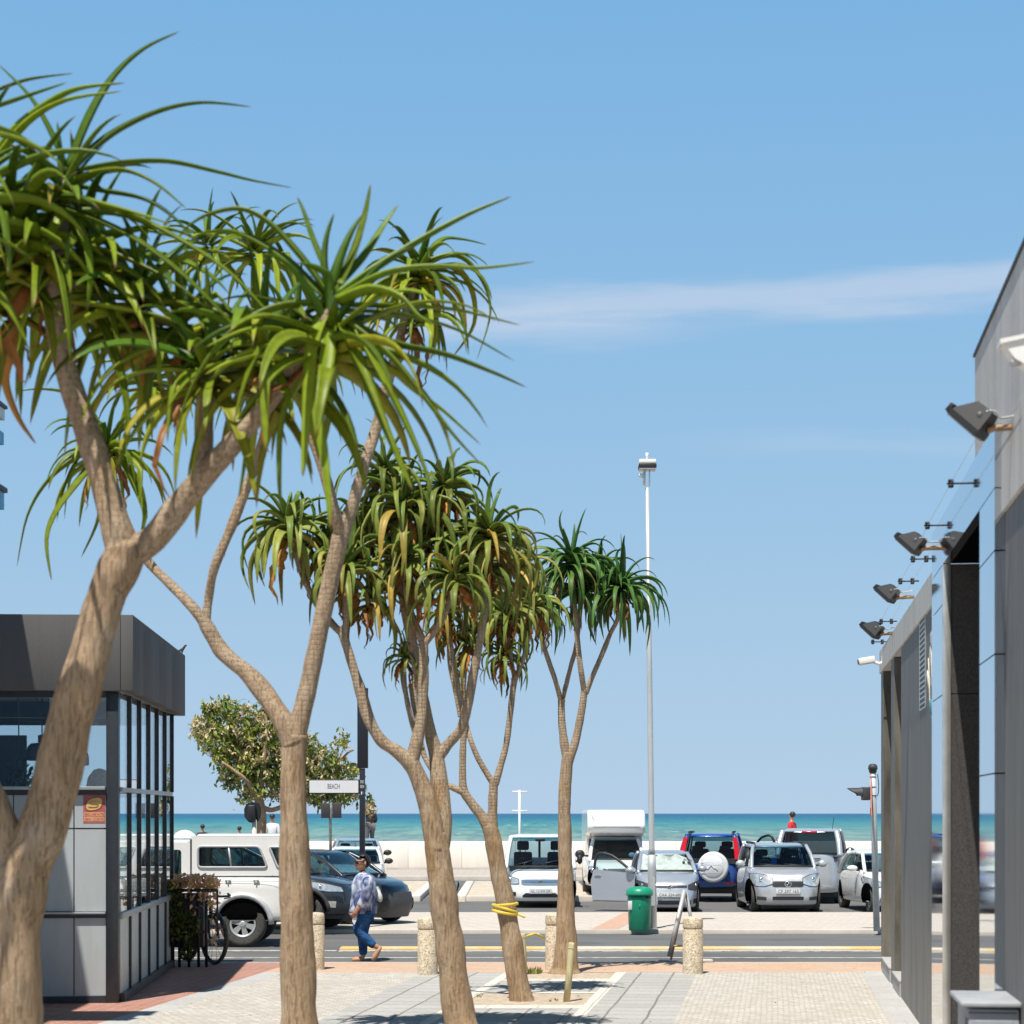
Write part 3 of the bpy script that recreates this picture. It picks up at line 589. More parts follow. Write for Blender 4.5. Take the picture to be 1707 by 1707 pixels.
# ------------------------------------------------------------------ long grey building on the right
A_R = -math.atan(TS); B0 = Vector((5.6 * K, Y0, 0)); cr = math.cos(A_R)
rb = thing('street_building', 'long grey clad building along the right with a polished portal and stepped concrete parapet', 'building', B0, A_R)
def RY(px): return 5602.0 * K / (px - 1290)
def RL(px): return (RY(px) - Y0) / cr
def RZ(px, py): return H - (py - HY) / F * RY(px)
zband = 4.56 * K; ztop1 = 4.90 * K; ztop2 = 6.19 * K
yF_, yN = RL(1466.5), -24.0 * K
yn1, yn1b, yn2, yn2b = RL(1470), RL(1483), RL(1488), RL(1499.5)
p0, p1, p2, p3 = RL(1562.5), RL(1581.5), RL(1645), RL(1671)
for xd, ya, yb in ((1.2, p0 - 0.02, yn2b), (1.2, yN, p3), (0.5, yn1b, yn2), (0.5, yn1, yF_)):
    mb = MB(); mb.box(0, xd, ya, yb, 0, zband); mb.build('clad_wall', M['cladding'], rb)
mb = MB(); mb.box(-0.025, 8, p0 - 0.02, yF_, zband + 0.002, ztop1); mb.box(-0.025, 8, yN, p3, zband + 0.002, ztop1 + .2)
mb.box(0.01, 8, yN, RL(1619), ztop1 + .202, ztop2); mb.box(0.5, 8, p3, p0 - 0.03, zband + 0.3, ztop1)
mb.build('parapet', M['concrete'], rb)
mb = MB(); mb.box(-0.005, 8.1, yN, RL(1619) + 0.01, ztop2 + .002, ztop2 + 0.025); mb.build('coping', M['blacktrim'], rb)
mb = MB(); mb.box(1.25, 8, p0, yF_, 0, zband); mb.box(2.6, 8, yN, p0 - 0.01, 0, zband); mb.box(1.205, 2.59, yN, p3 - 0.01, 0, zband); mb.build('core_wall', M['charcoal'], rb)
mb = MB()                                            # recessed windows at the far end with pale jambs and sills
for a, b in ((yn1b, yn1), (yn2b, yn2)):
    mb.box(0.42, 0.46, a, b, 0.21, zband)
mb.build('recess_window', M['darkglass'], rb)
mb = MB()
for a, b in ((yn1b, yn1), (yn2b, yn2)):
    mb.prism([(-.02, a + 0.005, 0.0), (-.02, b - 0.005, 0.0), (0.5, b - 0.005, 0.0), (0.5, a + 0.005, 0.0)], (0, 0, 0.17)); mb.bbox(-0.03, 0.45, a + 0.003, b - 0.003, 0.174, 0.21, 0.01)
mb.build('sill', M['kerbstrip'], rb)
M['jamb'] = plain('ochre grey jamb', (0.13, 0.12, 0.10), 0.9, var=.5, scale=2, st=(2, 2, .5), spec=.1)
for a, b in ((yn1b, yn1), (yn2b, yn2)):
    mb = MB(); mb.box(0.005, 0.41, b - 0.02, b - 0.003, 0.215, zband - 0.01); mb.build('jamb', M['jamb'], rb)
mb = MB()                                            # polished portal: two jamb strips, a lintel, seams
zo = 4.74 * K; zpt = 5.20 * K; pr = 0.07
cuts = [0.0, RZ(1571, 1390), RZ(1571, 1165), RZ(1571, 1020), zo]
for a, b in zip(cuts, cuts[1:]): mb.box(-pr, -0.001, p1, p0, a + 0.005, b - 0.005)
cuts = [0.0, RZ(1660, 1291), RZ(1660, 1098), RZ(1660, 930), zo]
for a, b in zip(cuts, cuts[1:]): mb.box(-pr, -0.001, p3, p2, a + 0.005, b - 0.005)
mb.box(-pr, -0.001, p3, p0, zo + 0.003, zpt); mb.build('portal_frame', M['mirror_clad'], rb)
mb = MB(); mb.bbox(-pr - 0.004, -0.001, p1 - 0.014, p1 - 0.002, 0, zo, 0.003); mb.build('portal_trim', M['steel'], rb)
mb = MB(); mb.box(0.0, 2.5, p1, p1 + 0.25, 0, RZ(1581, 1157) - 0.004); mb.box(0.0, 2.5, p1, p1 + 0.25, RZ(1581, 1157) + 0.004, zo); mb.build('portal_jamb', M['granite'], rb)
mb = MB(); mb.box(0.0, 2.5, p2 - 0.3, p2, 0, zo); mb.box(0.0, 2.5, p2 + 0.004, p1 - 0.004, zo + 0.004, zo + 0.2); mb.box(2.52, 2.58, p3, p0, 0, zo + .2); mb.build('portal_lining', M['shadow_black'], rb)  # coloured black to deepen the shade inside the portal
mb = MB(); mb.tube([(0.27, p1 - 0.16, RZ(1640, 1405)), (0.27, p1 - 0.16, RZ(1640, 1497))], 0.022, 10); mb.tube([(0.27, p1 - 0.002, RZ(1640, 1415)), (0.27, p1 - 0.16, RZ(1640, 1415))], 0.02, 8); mb.tube([(0.27, p1 - .002, RZ(1640, 1488)), (0.27, p1 - 0.16, RZ(1640, 1488))], 0.02, 8); mb.build('door_handle', M['steel'], rb)
mb = MB(); v0, v1 = RL(1540.5), RL(1531.5); za, zb = RZ(1536, 1181), RZ(1536, 1012)      # louvre ladder
mb.box(-0.012, -0.001, v0 - 0.03, v0 - .001, za, zb); mb.box(-0.012, -0.001, v1 + .001, v1 + 0.03, za, zb); n = 19
for k in range(n + 1): mb.box(-0.0095, -0.006, v0, v1, za + (zb - za) * k / n - 0.007, za + (zb - za) * k / n + 0.007)
mb.build('louvre_frame', M['steel'], rb)
mb = MB(); mb.box(-0.006, -0.001, v0, v1, za, zb); mb.build('louvre_slots', M['black'], rb)
# wall emblem: pale feather-like strokes above a teal base
em = thing('wall_emblem', 'small cut out emblem of pale strokes over teal scribble on the grey cladding', 'sign', Matrix.Translation(B0) @ Matrix.Rotation(A_R, 4, 'Z') @ Vector((0, RL(1552), RZ(1552, 1128))), A_R)
M['cream'] = plain('cream sign strokes', (0.72, 0.68, 0.58), 0.5); M['teal'] = plain('teal sign strokes', (0.06, 0.27, 0.31), 0.5)
mb = MB()
for pts, w in (([(0.0, 0.28), (-0.16, 0.27), (-0.2, 0.05), (-0.12, -0.08)], 0.05), ([(0.10, 0.12), (0.02, 0.2), (-0.04, 0.02), (0.0, -0.04)], 0.04), ([(0.28, 0.05), (0.22, 0.0), (0.16, -0.05)], 0.03), ([(0.22, 0.15), (0.18, 0.05), (0.12, -0.2)], 0.018)):
    mb.tube(catmull([(-0.012, a * 2.0, b * 1.35) for a, b in pts], 5), w * 1.5, 6, sq=0.25, ax=(0, 1, 0))
mb.build('stroke', M['cream'], em)
mb = MB()
for pts, w in (([(0.06, -0.20), (-0.1, -0.24), (-0.18, -0.2)], 0.04), ([(0.08, -0.17), (0.0, -0.3), (-0.14, -0.27), (-0.2, -0.32)], 0.025)):
    mb.tube(catmull([(-0.012, a * 2.0, b * 1.35) for a, b in pts], 5), w * 1.5, 6, sq=0.25, ax=(0, 1, 0))
mb.build('base_stroke', M['teal'], em)
RBM = Matrix.Translation(B0) @ Matrix.Rotation(A_R, 4, 'Z')
def RP(x, px, py, out=0.0): return RBM @ Vector((-out, RL(px), RZ(px, py)))
# ------------------------------------------------------------------ tree aloes
def leaf(mb, path, width, age, rnd, thick=0.32, chan=0.55, twist=0.0):
    """thick channelled leaf along a list of points; tapers to a point"""
    n = len(path); vs = []; vc = []; side = None
    for i, p in enumerate(path):
        t = i / (n - 1)
        d = (path[min(i + 1, n - 1)] - path[max(i - 1, 0)]).normalized()
        if side is None:
            side = d.cross(Vector((0, 0, 1)))
            if side.length < 0.15: side = d.cross(Vector((math.cos(twist * 9), math.sin(twist * 9), 0.2)))
            side = Matrix.Rotation(twist, 3, d) @ side.normalized()
        side = (side - d * side.dot(d)).normalized(); nr = side.cross(d).normalized()
        w = width * 0.5 * min(1.0, (1 - t) ** 0.62 * (0.80 + 0.30 * min(1, t * 4)) + 0.015)
        h = w * thick * 2
        prof = [(-1, 0.35 * chan * 2), (-0.82, -0.25), (-0.42, -0.8), (0, -1.0), (0.42, -0.8), (0.82, -0.25), (1, 0.35 * chan * 2), (0.55, -0.05 * chan), (0, -0.28 * chan), (-0.55, -0.05 * chan)]
        for a, b in prof:
            vs.append(p + side * (a * w) + nr * (b * h)); vc.append((age, t, rnd, 1))
    m = 10
    fs = [(i * m + k, i * m + (k + 1) % m, (i + 1) * m + (k + 1) % m, (i + 1) * m + k) for i in range(n - 1) for k in range(m)]
    fs.append(list(range(m))[::-1]); fs.append([(n - 1) * m + k for k in range(m)])
    mb.add(vs, fs, 0, True, vc)
def leaf_path(c, az, elv, length, droop, rnd, seg=11, curl=0.0, kink=0.0):
    d = Vector((math.cos(az) * math.cos(elv), math.sin(az) * math.cos(elv), math.sin(elv)))
    pts = [Vector(c)]; ds = length / seg; sd = Vector((-math.sin(az), math.cos(az), 0)) * rnd.uniform(-0.22, 0.22)
    for i in range(seg):
        t = (i + 1) / seg
        d = (d + (Vector((0, 0, -1)) * droop * (0.12 + 1.75 * t ** 1.2) + sd) / seg * 1.6).normalized()
        if kink and abs(t - kink) < .5 / seg: d = (d + Vector((rnd.uniform(-.4, .4), rnd.uniform(-.4, .4), -rnd.uniform(.6, 1.6)))).normalized()
        if curl and t > 0.6: d = (d + Vector((-math.cos(az), -math.sin(az), 0)) * curl / seg).normalized()
        pts.append(pts[-1] + d * ds)
    return pts
def rosette(parent, c, Rl, n, droop, seed, mat, dead=0.0, wid=0.105, yellow=0.3, axis=(0, 0, 1), spread=1.0, stem=0.25, zmin=-13, curl=0.0, jit=18):
    rnd = random.Random(seed); mb = MB(parent.location); c = Vector(c); ax = Vector(axis).normalized()
    q = Vector((0, 0, 1)).rotation_difference(ax)
    az0 = rnd.uniform(0, 6.28)
    for i in range(n):
        f = i / max(1, n - 1)
        az = az0 + i * 2.39996 + rnd.uniform(-0.25, 0.25)
        elv = R(84 + (zmin - 84) * (f ** 0.5) * spread + rnd.uniform(-jit, jit))
        ln = Rl * (0.62 + 0.38 * min(1, f * 2.2)) * rnd.uniform(0.72, 1.2)
        dr = droop * (0.42 + 0.75 * f) * rnd.uniform(0.75, 1.3)
        isdead = f > 1 - dead * .7 and rnd.random() < 0.9
        age = min(0.72, max(0, (f - 0.15) * 0.55 + rnd.uniform(-0.12, 0.14) + (.65 * yellow * rnd.random() ** 3)))
        w = Rl * wid * (0.8 + 0.35 * f) * rnd.uniform(0.85, 1.15)
        b = c + ax * (-f * stem * Rl) + Vector((math.cos(az), math.sin(az), 0)) * 0.03 * Rl
        if isdead:
            age = rnd.uniform(0.80, 1.0); elv = R(rnd.uniform(-62, -15)); dr = rnd.uniform(1.4, 2.6); ln *= rnd.uniform(0.4, 0.85); w *= rnd.uniform(0.5, 1.1)
        pts = leaf_path((0, 0, 0), az, elv, ln, dr, rnd, curl=(rnd.uniform(0.5, 3.0) if isdead else curl * rnd.random()), kink=(rnd.uniform(.35, .75) if rnd.random() < .14 else 0.0))
        if isdead: pts = [p + Vector((rnd.uniform(-1, 1), rnd.uniform(-1, 1), rnd.uniform(-1, 1))) * 0.03 * Rl * (k > 2) for k, p in enumerate(pts)]
        pts = [b + (q @ p if not isdead else p) for p in pts]
        leaf(mb, pts, w, age, rnd.random(), thick=0.30 if not isdead else 0.16, chan=0.6 if not isdead else 1.5, twist=rnd.gauss(0, 0.45) if not isdead else rnd.uniform(-1.2, 1.2))
    return mb.build('leaf_rosette', mat, parent, col=True)
def px_leaves(parent, Y, specs, seed, mat):
    """leaves digitised one by one (photo positions) with a real depth sweep of their own"""
    rnd = random.Random(seed); mb = MB(parent.location)
    for sp in specs:
        pts, w, age = sp[0], sp[1], sp[2]; dy = sp[3] if len(sp) > 3 else rnd.uniform(-0.35, 0.35)
        cp = catmull([(a, b, 0) for a, b in pts], 5); n = len(cp)
        path = [W(a, b, Y + dy * math.sin(0.5 * PI * i / (n - 1))) for i, (a, b, _) in enumerate(cp)]
        leaf(mb, path, w / F * Y, age, rnd.random(), thick=0.30, chan=0.6, twist=rnd.uniform(-0.3, 0.3))
    return mb.build('leaf_rosette', mat, parent, col=True)
def aloe(label, base, Y, segs, ros, mat, bark='bark', seed=1, px=(), wid=0.094, grow=1.06, dens=1.0, curl=0.0, dmul=1.0):
    """segs: lists of (px, py, width px, dY); ros: (px, py, dY, leaf length m, n, droop, dead, ...)"""
    t = thing('aloe_tree', label, 'tree', base, 0, 'tree aloes along the pedestrian street')
    rnd = random.Random(seed); mb = MB(base)
    for sgi, sg in enumerate(segs):
        pts = [list(W(a, b, Y + (d[0] if d else 0))) + [w * .93 / F * (Y + (d[0] if d else 0)) / 2] for a, b, w, *d in sg]
        cp = catmull(pts, 7); ph = rnd.uniform(0, 9)
        path = [Vector(q[:3]) for q in cp]
        rad = [max(0.012, q[3]) * (1 + 0.02 * math.sin(i * 0.9 + ph) + 0.06 * mnoise.noise(Vector((ph, i * 0.3, sgi)))) for i, q in enumerate(cp)]
        b0 = len(mb.v); mb.tube(path, rad, 16)
        for k in range(b0, len(mb.v)):
            r_ = rad[min(len(rad) - 1, (k - b0) // 16)]; mb.vc[k] = (max(0.0, min(1.0, (.105 - r_) / .05)), 0, 0, 1)
        for k in range(b0, len(mb.v)):
            p = mb.v[k]; n_ = mnoise.fractal(p * 3.5 + Vector((seed, 0, sgi)), 1.0, 2.0, 3); r_ = rad[min(len(rad) - 1, (k - b0) // 16)]
            mb.v[k] = p + (p - (path[min(len(path) - 1, (k - b0) // 16)] - mb.off)).normalized() * n_ * r_ * 0.10
    mb.build('trunk', M[bark], t, col=True)
    for k, r in enumerate(ros):
        a, b, dY, ln, n, dr, dead = r[:7]; kw = dict(wid=wid); kw.update(r[7] if len(r) > 7 else {}); ln *= grow; n = int(n * dens); kw.setdefault('curl', curl); dr *= dmul
        rosette(t, W(a, b, Y + dY), ln, n, dr, seed * 100 + k, mat, dead=dead, **kw)
    for k, (yy, specs) in enumerate(px): px_leaves(t, yy, specs, seed * 7 + k, mat)
    return t
def gx(px, py, Y): p = W(px, py, Y); return Vector((p.x, p.y, 0))
# --- nearest tree, left edge
Y1 = 12 * K
aloe('nearest tree aloe, thick forked trunk at the left edge leaning right past the pavilion', gx(8, 1700, Y1), Y1, [
    [(5, 2042, 175, 0), (8, 1900, 150, 0), (12, 1707, 125, 0), (20, 1560, 104, 0), (38, 1455, 100, 0), (72, 1375, 88, 0), (112, 1220, 84, 0), (146, 1100, 76, 0), (172, 1010, 70, 0), (205, 930, 72, 0), (206, 905, 66, 0)],
    [(36, 1475, 80, 0), (10, 1395, 66, 0), (-30, 1300, 58, -.1), (-70, 1150, 52, -.2), (-90, 900, 46, -.3), (-70, 600, 40, -.3), (-45, 420, 36, -.3)],
    [(207, 935, 60, 0), (190, 870, 52, 0), (152, 740, 47, .05), (118, 640, 42, .1), (92, 540, 38, .1), (92, 430, 36, .1), (105, 330, 34, .1), (110, 296, 20, .1)],
    [(205, 930, 56, 0), (258, 895, 52, 0), (308, 832, 47, -.05), (340, 795, 42, -.1), (392, 735, 37, -.2), (432, 690, 31, -.25), (468, 645, 30, -.3), (515, 580, 28, -.35), (552, 520, 22, -.4)],
    [(332, 805, 36, -.1), (341, 755, 30, -.05), (344, 700, 28, 0), (347, 650, 27, 0), (352, 590, 24, 0)]],
    [(60, 410, .1, .85, 34, 1.1, .08, dict(zmin=-18)), (-60, 300, -.3, .85, 34, 1.0, .06, dict(zmin=-18)), (20, 480, .35, .75, 24, 1.5, .1, dict(zmin=-20)),
     (348, 590, 0, .78, 34, 1.15, .08, dict(zmin=-20)), (300, 520, .3, .72, 26, 1.2, .04), (105, 300, .1, .62, 16, 0.8, 0, dict(zmin=-2)),
     (548, 535, -.35, .82, 30, 1.25, .04, dict(zmin=-22)), (140, 400, .3, .85, 30, 1.2, .04, dict(zmin=-18)), (230, 470, .2, .8, 30, 1.2, .05, dict(zmin=-18)), (440, 560, 0, .8, 28, 1.2, .03, dict(zmin=-20)), (10, 360, 0, .9, 34, 1.1, .05, dict(zmin=-18)), (-185, 215, -1.4, .72, 40, 1.0, .05), (-165, 400, -1.0, .72, 40, 1.1, .1)],  # last two rosettes added out of frame to dapple the trunk with shade
    M['leaf'], seed=11, px=[
    (Y1 + .1, [([(115, 275), (150, 190), (190, 125), (240, 80), (300, 52)], 26, .05), ([(112, 290), (150, 250), (200, 213), (270, 182), (340, 170), (420, 178)], 27, .1), ([(130, 282), (200, 270), (280, 268), (360, 285), (420, 300), (488, 313)], 20, .15, .3),
        ([(115, 305), (160, 288), (210, 283), (260, 305), (310, 347)], 22, .45, -.3), ([(108, 275), (88, 225), (50, 160), (-5, 105)], 20, .1), ([(-10, 262), (30, 213), (80, 173), (130, 148), (208, 138)], 20, .2, -.2), ([(-10, 272), (45, 205), (110, 167), (203, 152)], 17, .35, -.3),
        ([(-20, 155), (30, 136), (70, 128), (123, 122)], 15, .25), ([(-20, 182), (50, 158), (113, 137)], 13, .1), ([(98, 292), (60, 262), (15, 240)], 27, .3), ([(110, 305), (170, 316), (240, 330), (290, 362), (328, 404)], 20, .1, -.3),
        ([(-10, 312), (80, 322), (200, 350), (300, 398), (390, 460), (480, 560)], 24, .25, -.5), ([(20, 330), (120, 350), (230, 400), (330, 480), (440, 600)], 22, .2, -.5), ([(0, 300), (90, 315), (160, 335), (230, 355), (290, 375)], 22, .35, -.4),
        ([(50, 420), (95, 470), (120, 540), (100, 530)], 20, .3), ([(0, 450), (60, 480), (105, 530)], 24, .35, -.3), ([(100, 500), (150, 505), (200, 512), (280, 530), (330, 560)], 22, .3, -.3), ([(120, 400), (200, 425), (290, 470), (350, 520)], 20, .45, -.2),
        ([(30, 545), (15, 600), (10, 640), (30, 695), (60, 740)], 20, .82, .2), ([(140, 500), (180, 560), (205, 640), (212, 720), (195, 790)], 20, .3, -.2), ([(60, 380), (20, 420), (-20, 480)], 26, .3, -.3), ([(110, 310), (100, 360), (60, 420), (10, 450)], 24, .3, -.3), ([(90, 330), (130, 375), (150, 440), (145, 520)], 22, .2, -.3)]),
    (Y1 - .38, [([(560, 492), (620, 450), (700, 400), (780, 357), (853, 327)], 26, .1, .1), ([(560, 497), (640, 455), (720, 443), (800, 446), (892, 436)], 24, .2, -.1), ([(550, 490), (542, 440), (545, 395), (557, 355)], 30, .1, .0), ([(563, 482), (588, 425), (608, 360), (618, 306)], 22, .3, .2),
        ([(568, 472), (608, 425), (640, 375), (664, 341)], 18, .1, .4), ([(548, 462), (522, 400), (505, 350), (495, 328)], 13, .1, .5), ([(548, 488), (502, 425), (450, 370), (400, 347), (340, 360), (300, 388)], 26, .15, .1), ([(542, 495), (475, 430), (400, 388), (345, 386), (318, 400)], 24, .2, .2),
        ([(538, 502), (462, 510), (400, 540), (350, 590), (312, 660), (294, 725)], 28, .25, -.2), ([(545, 512), (522, 570), (515, 650), (509, 740), (505, 795)], 30, .35, -.2), ([(565, 502), (620, 482), (670, 495), (700, 527), (728, 542)], 28, .25, -.3), ([(570, 506), (660, 508), (760, 515), (868, 542)], 24, .25, .3),
        ([(580, 535), (650, 590), (700, 650), (755, 722), (800, 772)], 26, .2, -.2), ([(575, 530), (650, 570), (740, 590), (820, 620), (878, 646)], 20, .15, .1), ([(572, 540), (605, 620), (645, 720), (690, 822)], 26, .35, -.3), ([(548, 530), (545, 600), (530, 680), (543, 780), (551, 885)], 28, .3, -.3),
        ([(592, 545), (645, 640), (690, 735), (722, 818)], 26, .3, -.2), ([(565, 515), (660, 522), (760, 548), (858, 602)], 18, .1, .3), ([(600, 560), (680, 640), (740, 685), (802, 742)], 20, .2, .2), ([(480, 600), (440, 590), (385, 602), (340, 625)], 24, .45, -.2), ([(500, 560), (450, 545), (400, 552), (340, 580)], 22, .3, -.2),
        ([(545, 540), (500, 620), (470, 700), (466, 800), (470, 850)], 22, .25, .2), ([(520, 560), (450, 640), (420, 700), (405, 790), (398, 830)], 20, .2, .2)])])
# --- second tree
Y2 = 17 * K
aloe('second tree aloe, slim straight trunk forking high in front of the white pickup', gx(498, 1707, Y2), Y2, [
    [(500, 1850, 84, 0), (498, 1707, 68, 0), (496, 1600, 62, 0), (494, 1500, 59, 0), (489, 1380, 50, 0), (488, 1290, 46, 0), (491, 1225, 47, 0)],
    [(490, 1240, 44, 0), (468, 1195, 39, 0), (425, 1135, 33, .1), (385, 1100, 30, .15), (366, 1080, 30, .2), (345, 1045, 25, .2), (338, 1030, 22, .2)],
    [(345, 1045, 22, .2), (322, 1013, 19, .2), (285, 975, 17, .3), (246, 935, 16, .4), (215, 880, 15, .4), (192, 810, 15, .4), (180, 745, 14, .4)],
    [(342, 1040, 19, .2), (348, 995, 16, .2), (358, 945, 17, .1), (385, 880, 18, .1), (412, 810, 17, .1), (437, 740, 17, .1), (455, 660, 16, 0), (470, 580, 14, 0)],
    [(492, 1232, 40, 0), (504, 1185, 33, 0), (519, 1120, 32, 0), (533, 1050, 32, 0), (548, 980, 32, 0), (563, 915, 31, 0), (571, 880, 28, 0)],
    [(569, 895, 24, 0), (556, 845, 21, -.1), (538, 780, 19, -.1), (515, 710, 18, -.1), (497, 640, 16, -.1), (490, 560, 14, -.1)],
    [(570, 895, 26, 0), (590, 835, 22, 0), (606, 780, 21, 0), (628, 710, 20, .1), (640, 660, 19, .1), (668, 560, 17, .1), (690, 470, 15, .1)]],
    [(178, 735, .4, .62, 40, 1.9, .12, dict(zmin=-18)), (470, 570, 0, .72, 36, 1.5, .08, dict(zmin=-20)), (490, 545, -.1, .75, 34, 1.5, .05, dict(zmin=-20)), (698, 440, .1, .66, 46, 1.9, .12, dict(zmin=-18, yellow=.5)), (690, 520, .1, .55, 26, 2.2, .3, dict(yellow=.6)),
     (425, 400, .4, .68, 30, 1.2, 0, dict(zmin=-11)), (348, 395, .6, .6, 22, 1.3, 0), (250, 620, .6, .62, 24, 1.6, .1)],
    M['leaf'], bark='bark_rough', seed=23, px=[(Y2 + .1, [([(700, 440), (760, 425), (800, 460), (818, 520), (795, 600)], 16, .2), ([(705, 445), (755, 445), (785, 480), (790, 540), (755, 595)], 20, .55), ([(700, 440), (735, 400), (770, 398), (812, 408)], 15, .1), ([(700, 430), (670, 390), (645, 365)], 10, .1), ([(710, 445), (722, 490), (728, 560), (718, 600)], 26, .5), ([(690, 440), (650, 420), (615, 415)], 14, .6),
        ]), (Y2 + .4, [([(180, 730), (130, 760), (80, 800), (45, 860), (28, 945)], 17, .3, -.2), ([(180, 735), (140, 790), (95, 850), (78, 900), (86, 968)], 18, .35, -.3), ([(190, 740), (215, 790), (240, 850), (235, 890)], 18, .3, -.2), ([(185, 735), (160, 790), (165, 860), (135, 930)], 12, .2), ([(180, 720), (120, 660), (70, 648), (32, 652)], 13, .2)])])
# --- third tree, much forked
Y3 = 21.5 * K
aloe('third tree aloe with several curved limbs and a dense crown hung with dead leaves', gx(770, 1707, Y3), Y3, [
    [(776, 1735, 66, 0), (764, 1690, 57, 0), (753, 1600, 52, 0), (742, 1520, 50, 0), (733, 1450, 46, 0), (724, 1390, 40, 0)],
    [(728, 1420, 42, 0), (716, 1350, 36, 0), (703, 1310, 33, 0), (687, 1275, 30, 0), (660, 1252, 24, 0), (636, 1235, 22, 0), (615, 1200, 21, 0), (602, 1155, 20, 0), (588, 1110, 17, 0), (574, 1065, 16, 0), (565, 1045, 14, 0)],
    [(573, 1065, 13, 0), (577, 1035, 12, 0), (576, 990, 12, 0), (574, 945, 11, 0)],
    [(569, 1055, 12, 0), (552, 1038, 13, .1), (530, 1010, 12, .1), (505, 960, 12, .1), (488, 900, 11, .1), (482, 868, 10, .1)],
    [(684, 1276, 28, 0), (694, 1240, 24, 0), (703, 1190, 19, 0), (706, 1130, 18, 0), (706, 1090, 18, 0), (706, 1068, 19, 0)],
    [(706, 1072, 15, 0), (692, 1040, 13, 0), (683, 1015, 13, 0), (676, 970, 12, 0), (672, 930, 12, 0)],
    [(707, 1072, 15, 0), (724, 1052, 13, 0), (735, 1035, 13, -.1), (750, 1000, 12, -.1), (757, 960, 12, -.1)],
    [(731, 1425, 40, .05), (738, 1370, 34, .1), (733, 1310, 30, .15), (727, 1260, 27, .2), (718, 1225, 22, .2), (709, 1180, 18, .2), (697, 1120, 19, .2), (687, 1070, 19, .2), (676, 1015, 19, .2), (668, 950, 17, .2), (672, 860, 15, .2)],
    [(731, 1262, 22, .2), (748, 1240, 19, .2), (768, 1215, 17, .15), (780, 1175, 18, .1), (788, 1130, 17, .1), (797, 1085, 15, .1), (806, 1030, 14, .1), (812, 960, 13, .1), (815, 900, 12, .1)],
    [(702, 1250, 12, .2), (690, 1215, 10, .3), (681, 1180, 9, .3), (675, 1145, 9, .3), (674, 1120, 8, .3)], [(700, 1225, 9, .3), (690, 1180, 8, .35), (684, 1140, 8, .35)]],
    [(482, 862, .1, .56, 46, 2.3, .12, dict(yellow=.4)), (574, 935, 0, .50, 44, 2.3, .3, dict(yellow=.8)), (672, 920, 0, .50, 46, 2.4, .3, dict(yellow=.9)), (757, 950, -.1, .5, 42, 2.3, .35, dict(yellow=.8)), (672, 830, .2, .60, 52, 2.1, .15, dict(yellow=.6)), (740, 800, .3, .52, 44, 2.3, .2, dict(yellow=.5)),
     (815, 878, .1, .56, 52, 2.3, .25, dict(yellow=.7)), (675, 1088, .3, .30, 30, 2.5, .4, dict(yellow=.6)), (600, 860, .4, .55, 42, 2.3, .25, dict(yellow=.6)), (640, 770, .3, .5, 34, 2.2, .15), (545, 900, .3, .45, 34, 2.3, .3, dict(yellow=.6)), (720, 880, .4, .5, 34, 2.3, .3, dict(yellow=.6)), (620, 985, .2, .42, 30, 2.5, .5, dict(yellow=.9)), (800, 935, .3, .5, 34, 2.5, .5, dict(yellow=.9))],
    M['leaf_dusty'], seed=37, wid=0.108, grow=1.5, dens=1.05, curl=3.2, dmul=1.2)
# --- fourth tree, leaning left, yellow strap
Y4 = 26.3 * K; b4 = G(868, 1668)
aloe('fourth tree aloe leaning left out of the near pit, wearing the yellow strap', b4, Y4, [
    [(871, 1676, 46, 0), (864, 1640, 40, 0), (852, 1560, 36, 0), (840, 1490, 34, 0), (829, 1440, 31, 0), (821, 1395, 29, 0), (815, 1375, 26, 0)],
    [(821, 1395, 24, 0), (806, 1365, 20, 0), (787, 1340, 17, 0), (773, 1318, 16, 0), (771, 1285, 12, 0), (772, 1240, 12, 0), (774, 1205, 12, 0), (769, 1170, 11, 0), (759, 1120, 10, 0), (751, 1075, 10, 0), (745, 1020, 9, 0)],
    [(775, 1322, 14, 0), (758, 1314, 12, 0), (738, 1304, 11, .1), (715, 1275, 10, .2), (703, 1245, 10, .25), (695, 1190, 9, .3), (690, 1130, 9, .3)],
    [(768, 1195, 9, .1), (763, 1170, 9, .1), (757, 1140, 9, .1), (750, 1105, 9, .1), (748, 1060, 8, .1)],
    [(820, 1400, 22, 0), (821, 1350, 17, 0), (823, 1310, 16, 0), (825, 1296, 16, 0)],
    [(824, 1308, 13, 0), (812, 1290, 11, 0), (796, 1262, 10, 0), (784, 1232, 9, 0), (777, 1205, 9, .1), (772, 1160, 9, .1), (778, 1090, 8, .1)],
    [(825, 1308, 14, 0), (834, 1278, 12, 0), (844, 1240, 11, 0), (850, 1195, 11, 0), (855, 1150, 11, 0), (859, 1125, 12, 0)],
    [(858, 1132, 9, 0), (853, 1105, 8, 0), (848, 1070, 8, 0), (840, 1030, 8, 0)], [(859, 1132, 9, 0), (869, 1108, 8, 0), (877, 1080, 8, 0), (884, 1040, 8, .1), (886, 1015, 8, .1)]],
    [(745, 1010, 0, .48, 40, 2.4, .45, dict(yellow=.8)), (842, 1015, 0, .5, 44, 2.4, .35, dict(yellow=.7)), (886, 1000, .1, .45, 42, 2.4, .45, dict(yellow=.7)), (780, 1060, .1, .45, 34, 2.5, .6, dict(yellow=.9)), (838, 1085, 0, .40, 34, 2.6, .55, dict(yellow=.9)), (860, 930, .3, .5, 36, 2.2, .1, dict(yellow=.4)), (815, 1000, .3, .5, 38, 2.3, .4, dict(yellow=.6))],
    M['leaf_dusty'], seed=41, wid=0.108, grow=1.5, dens=1.05, curl=3.2, dmul=1.2)
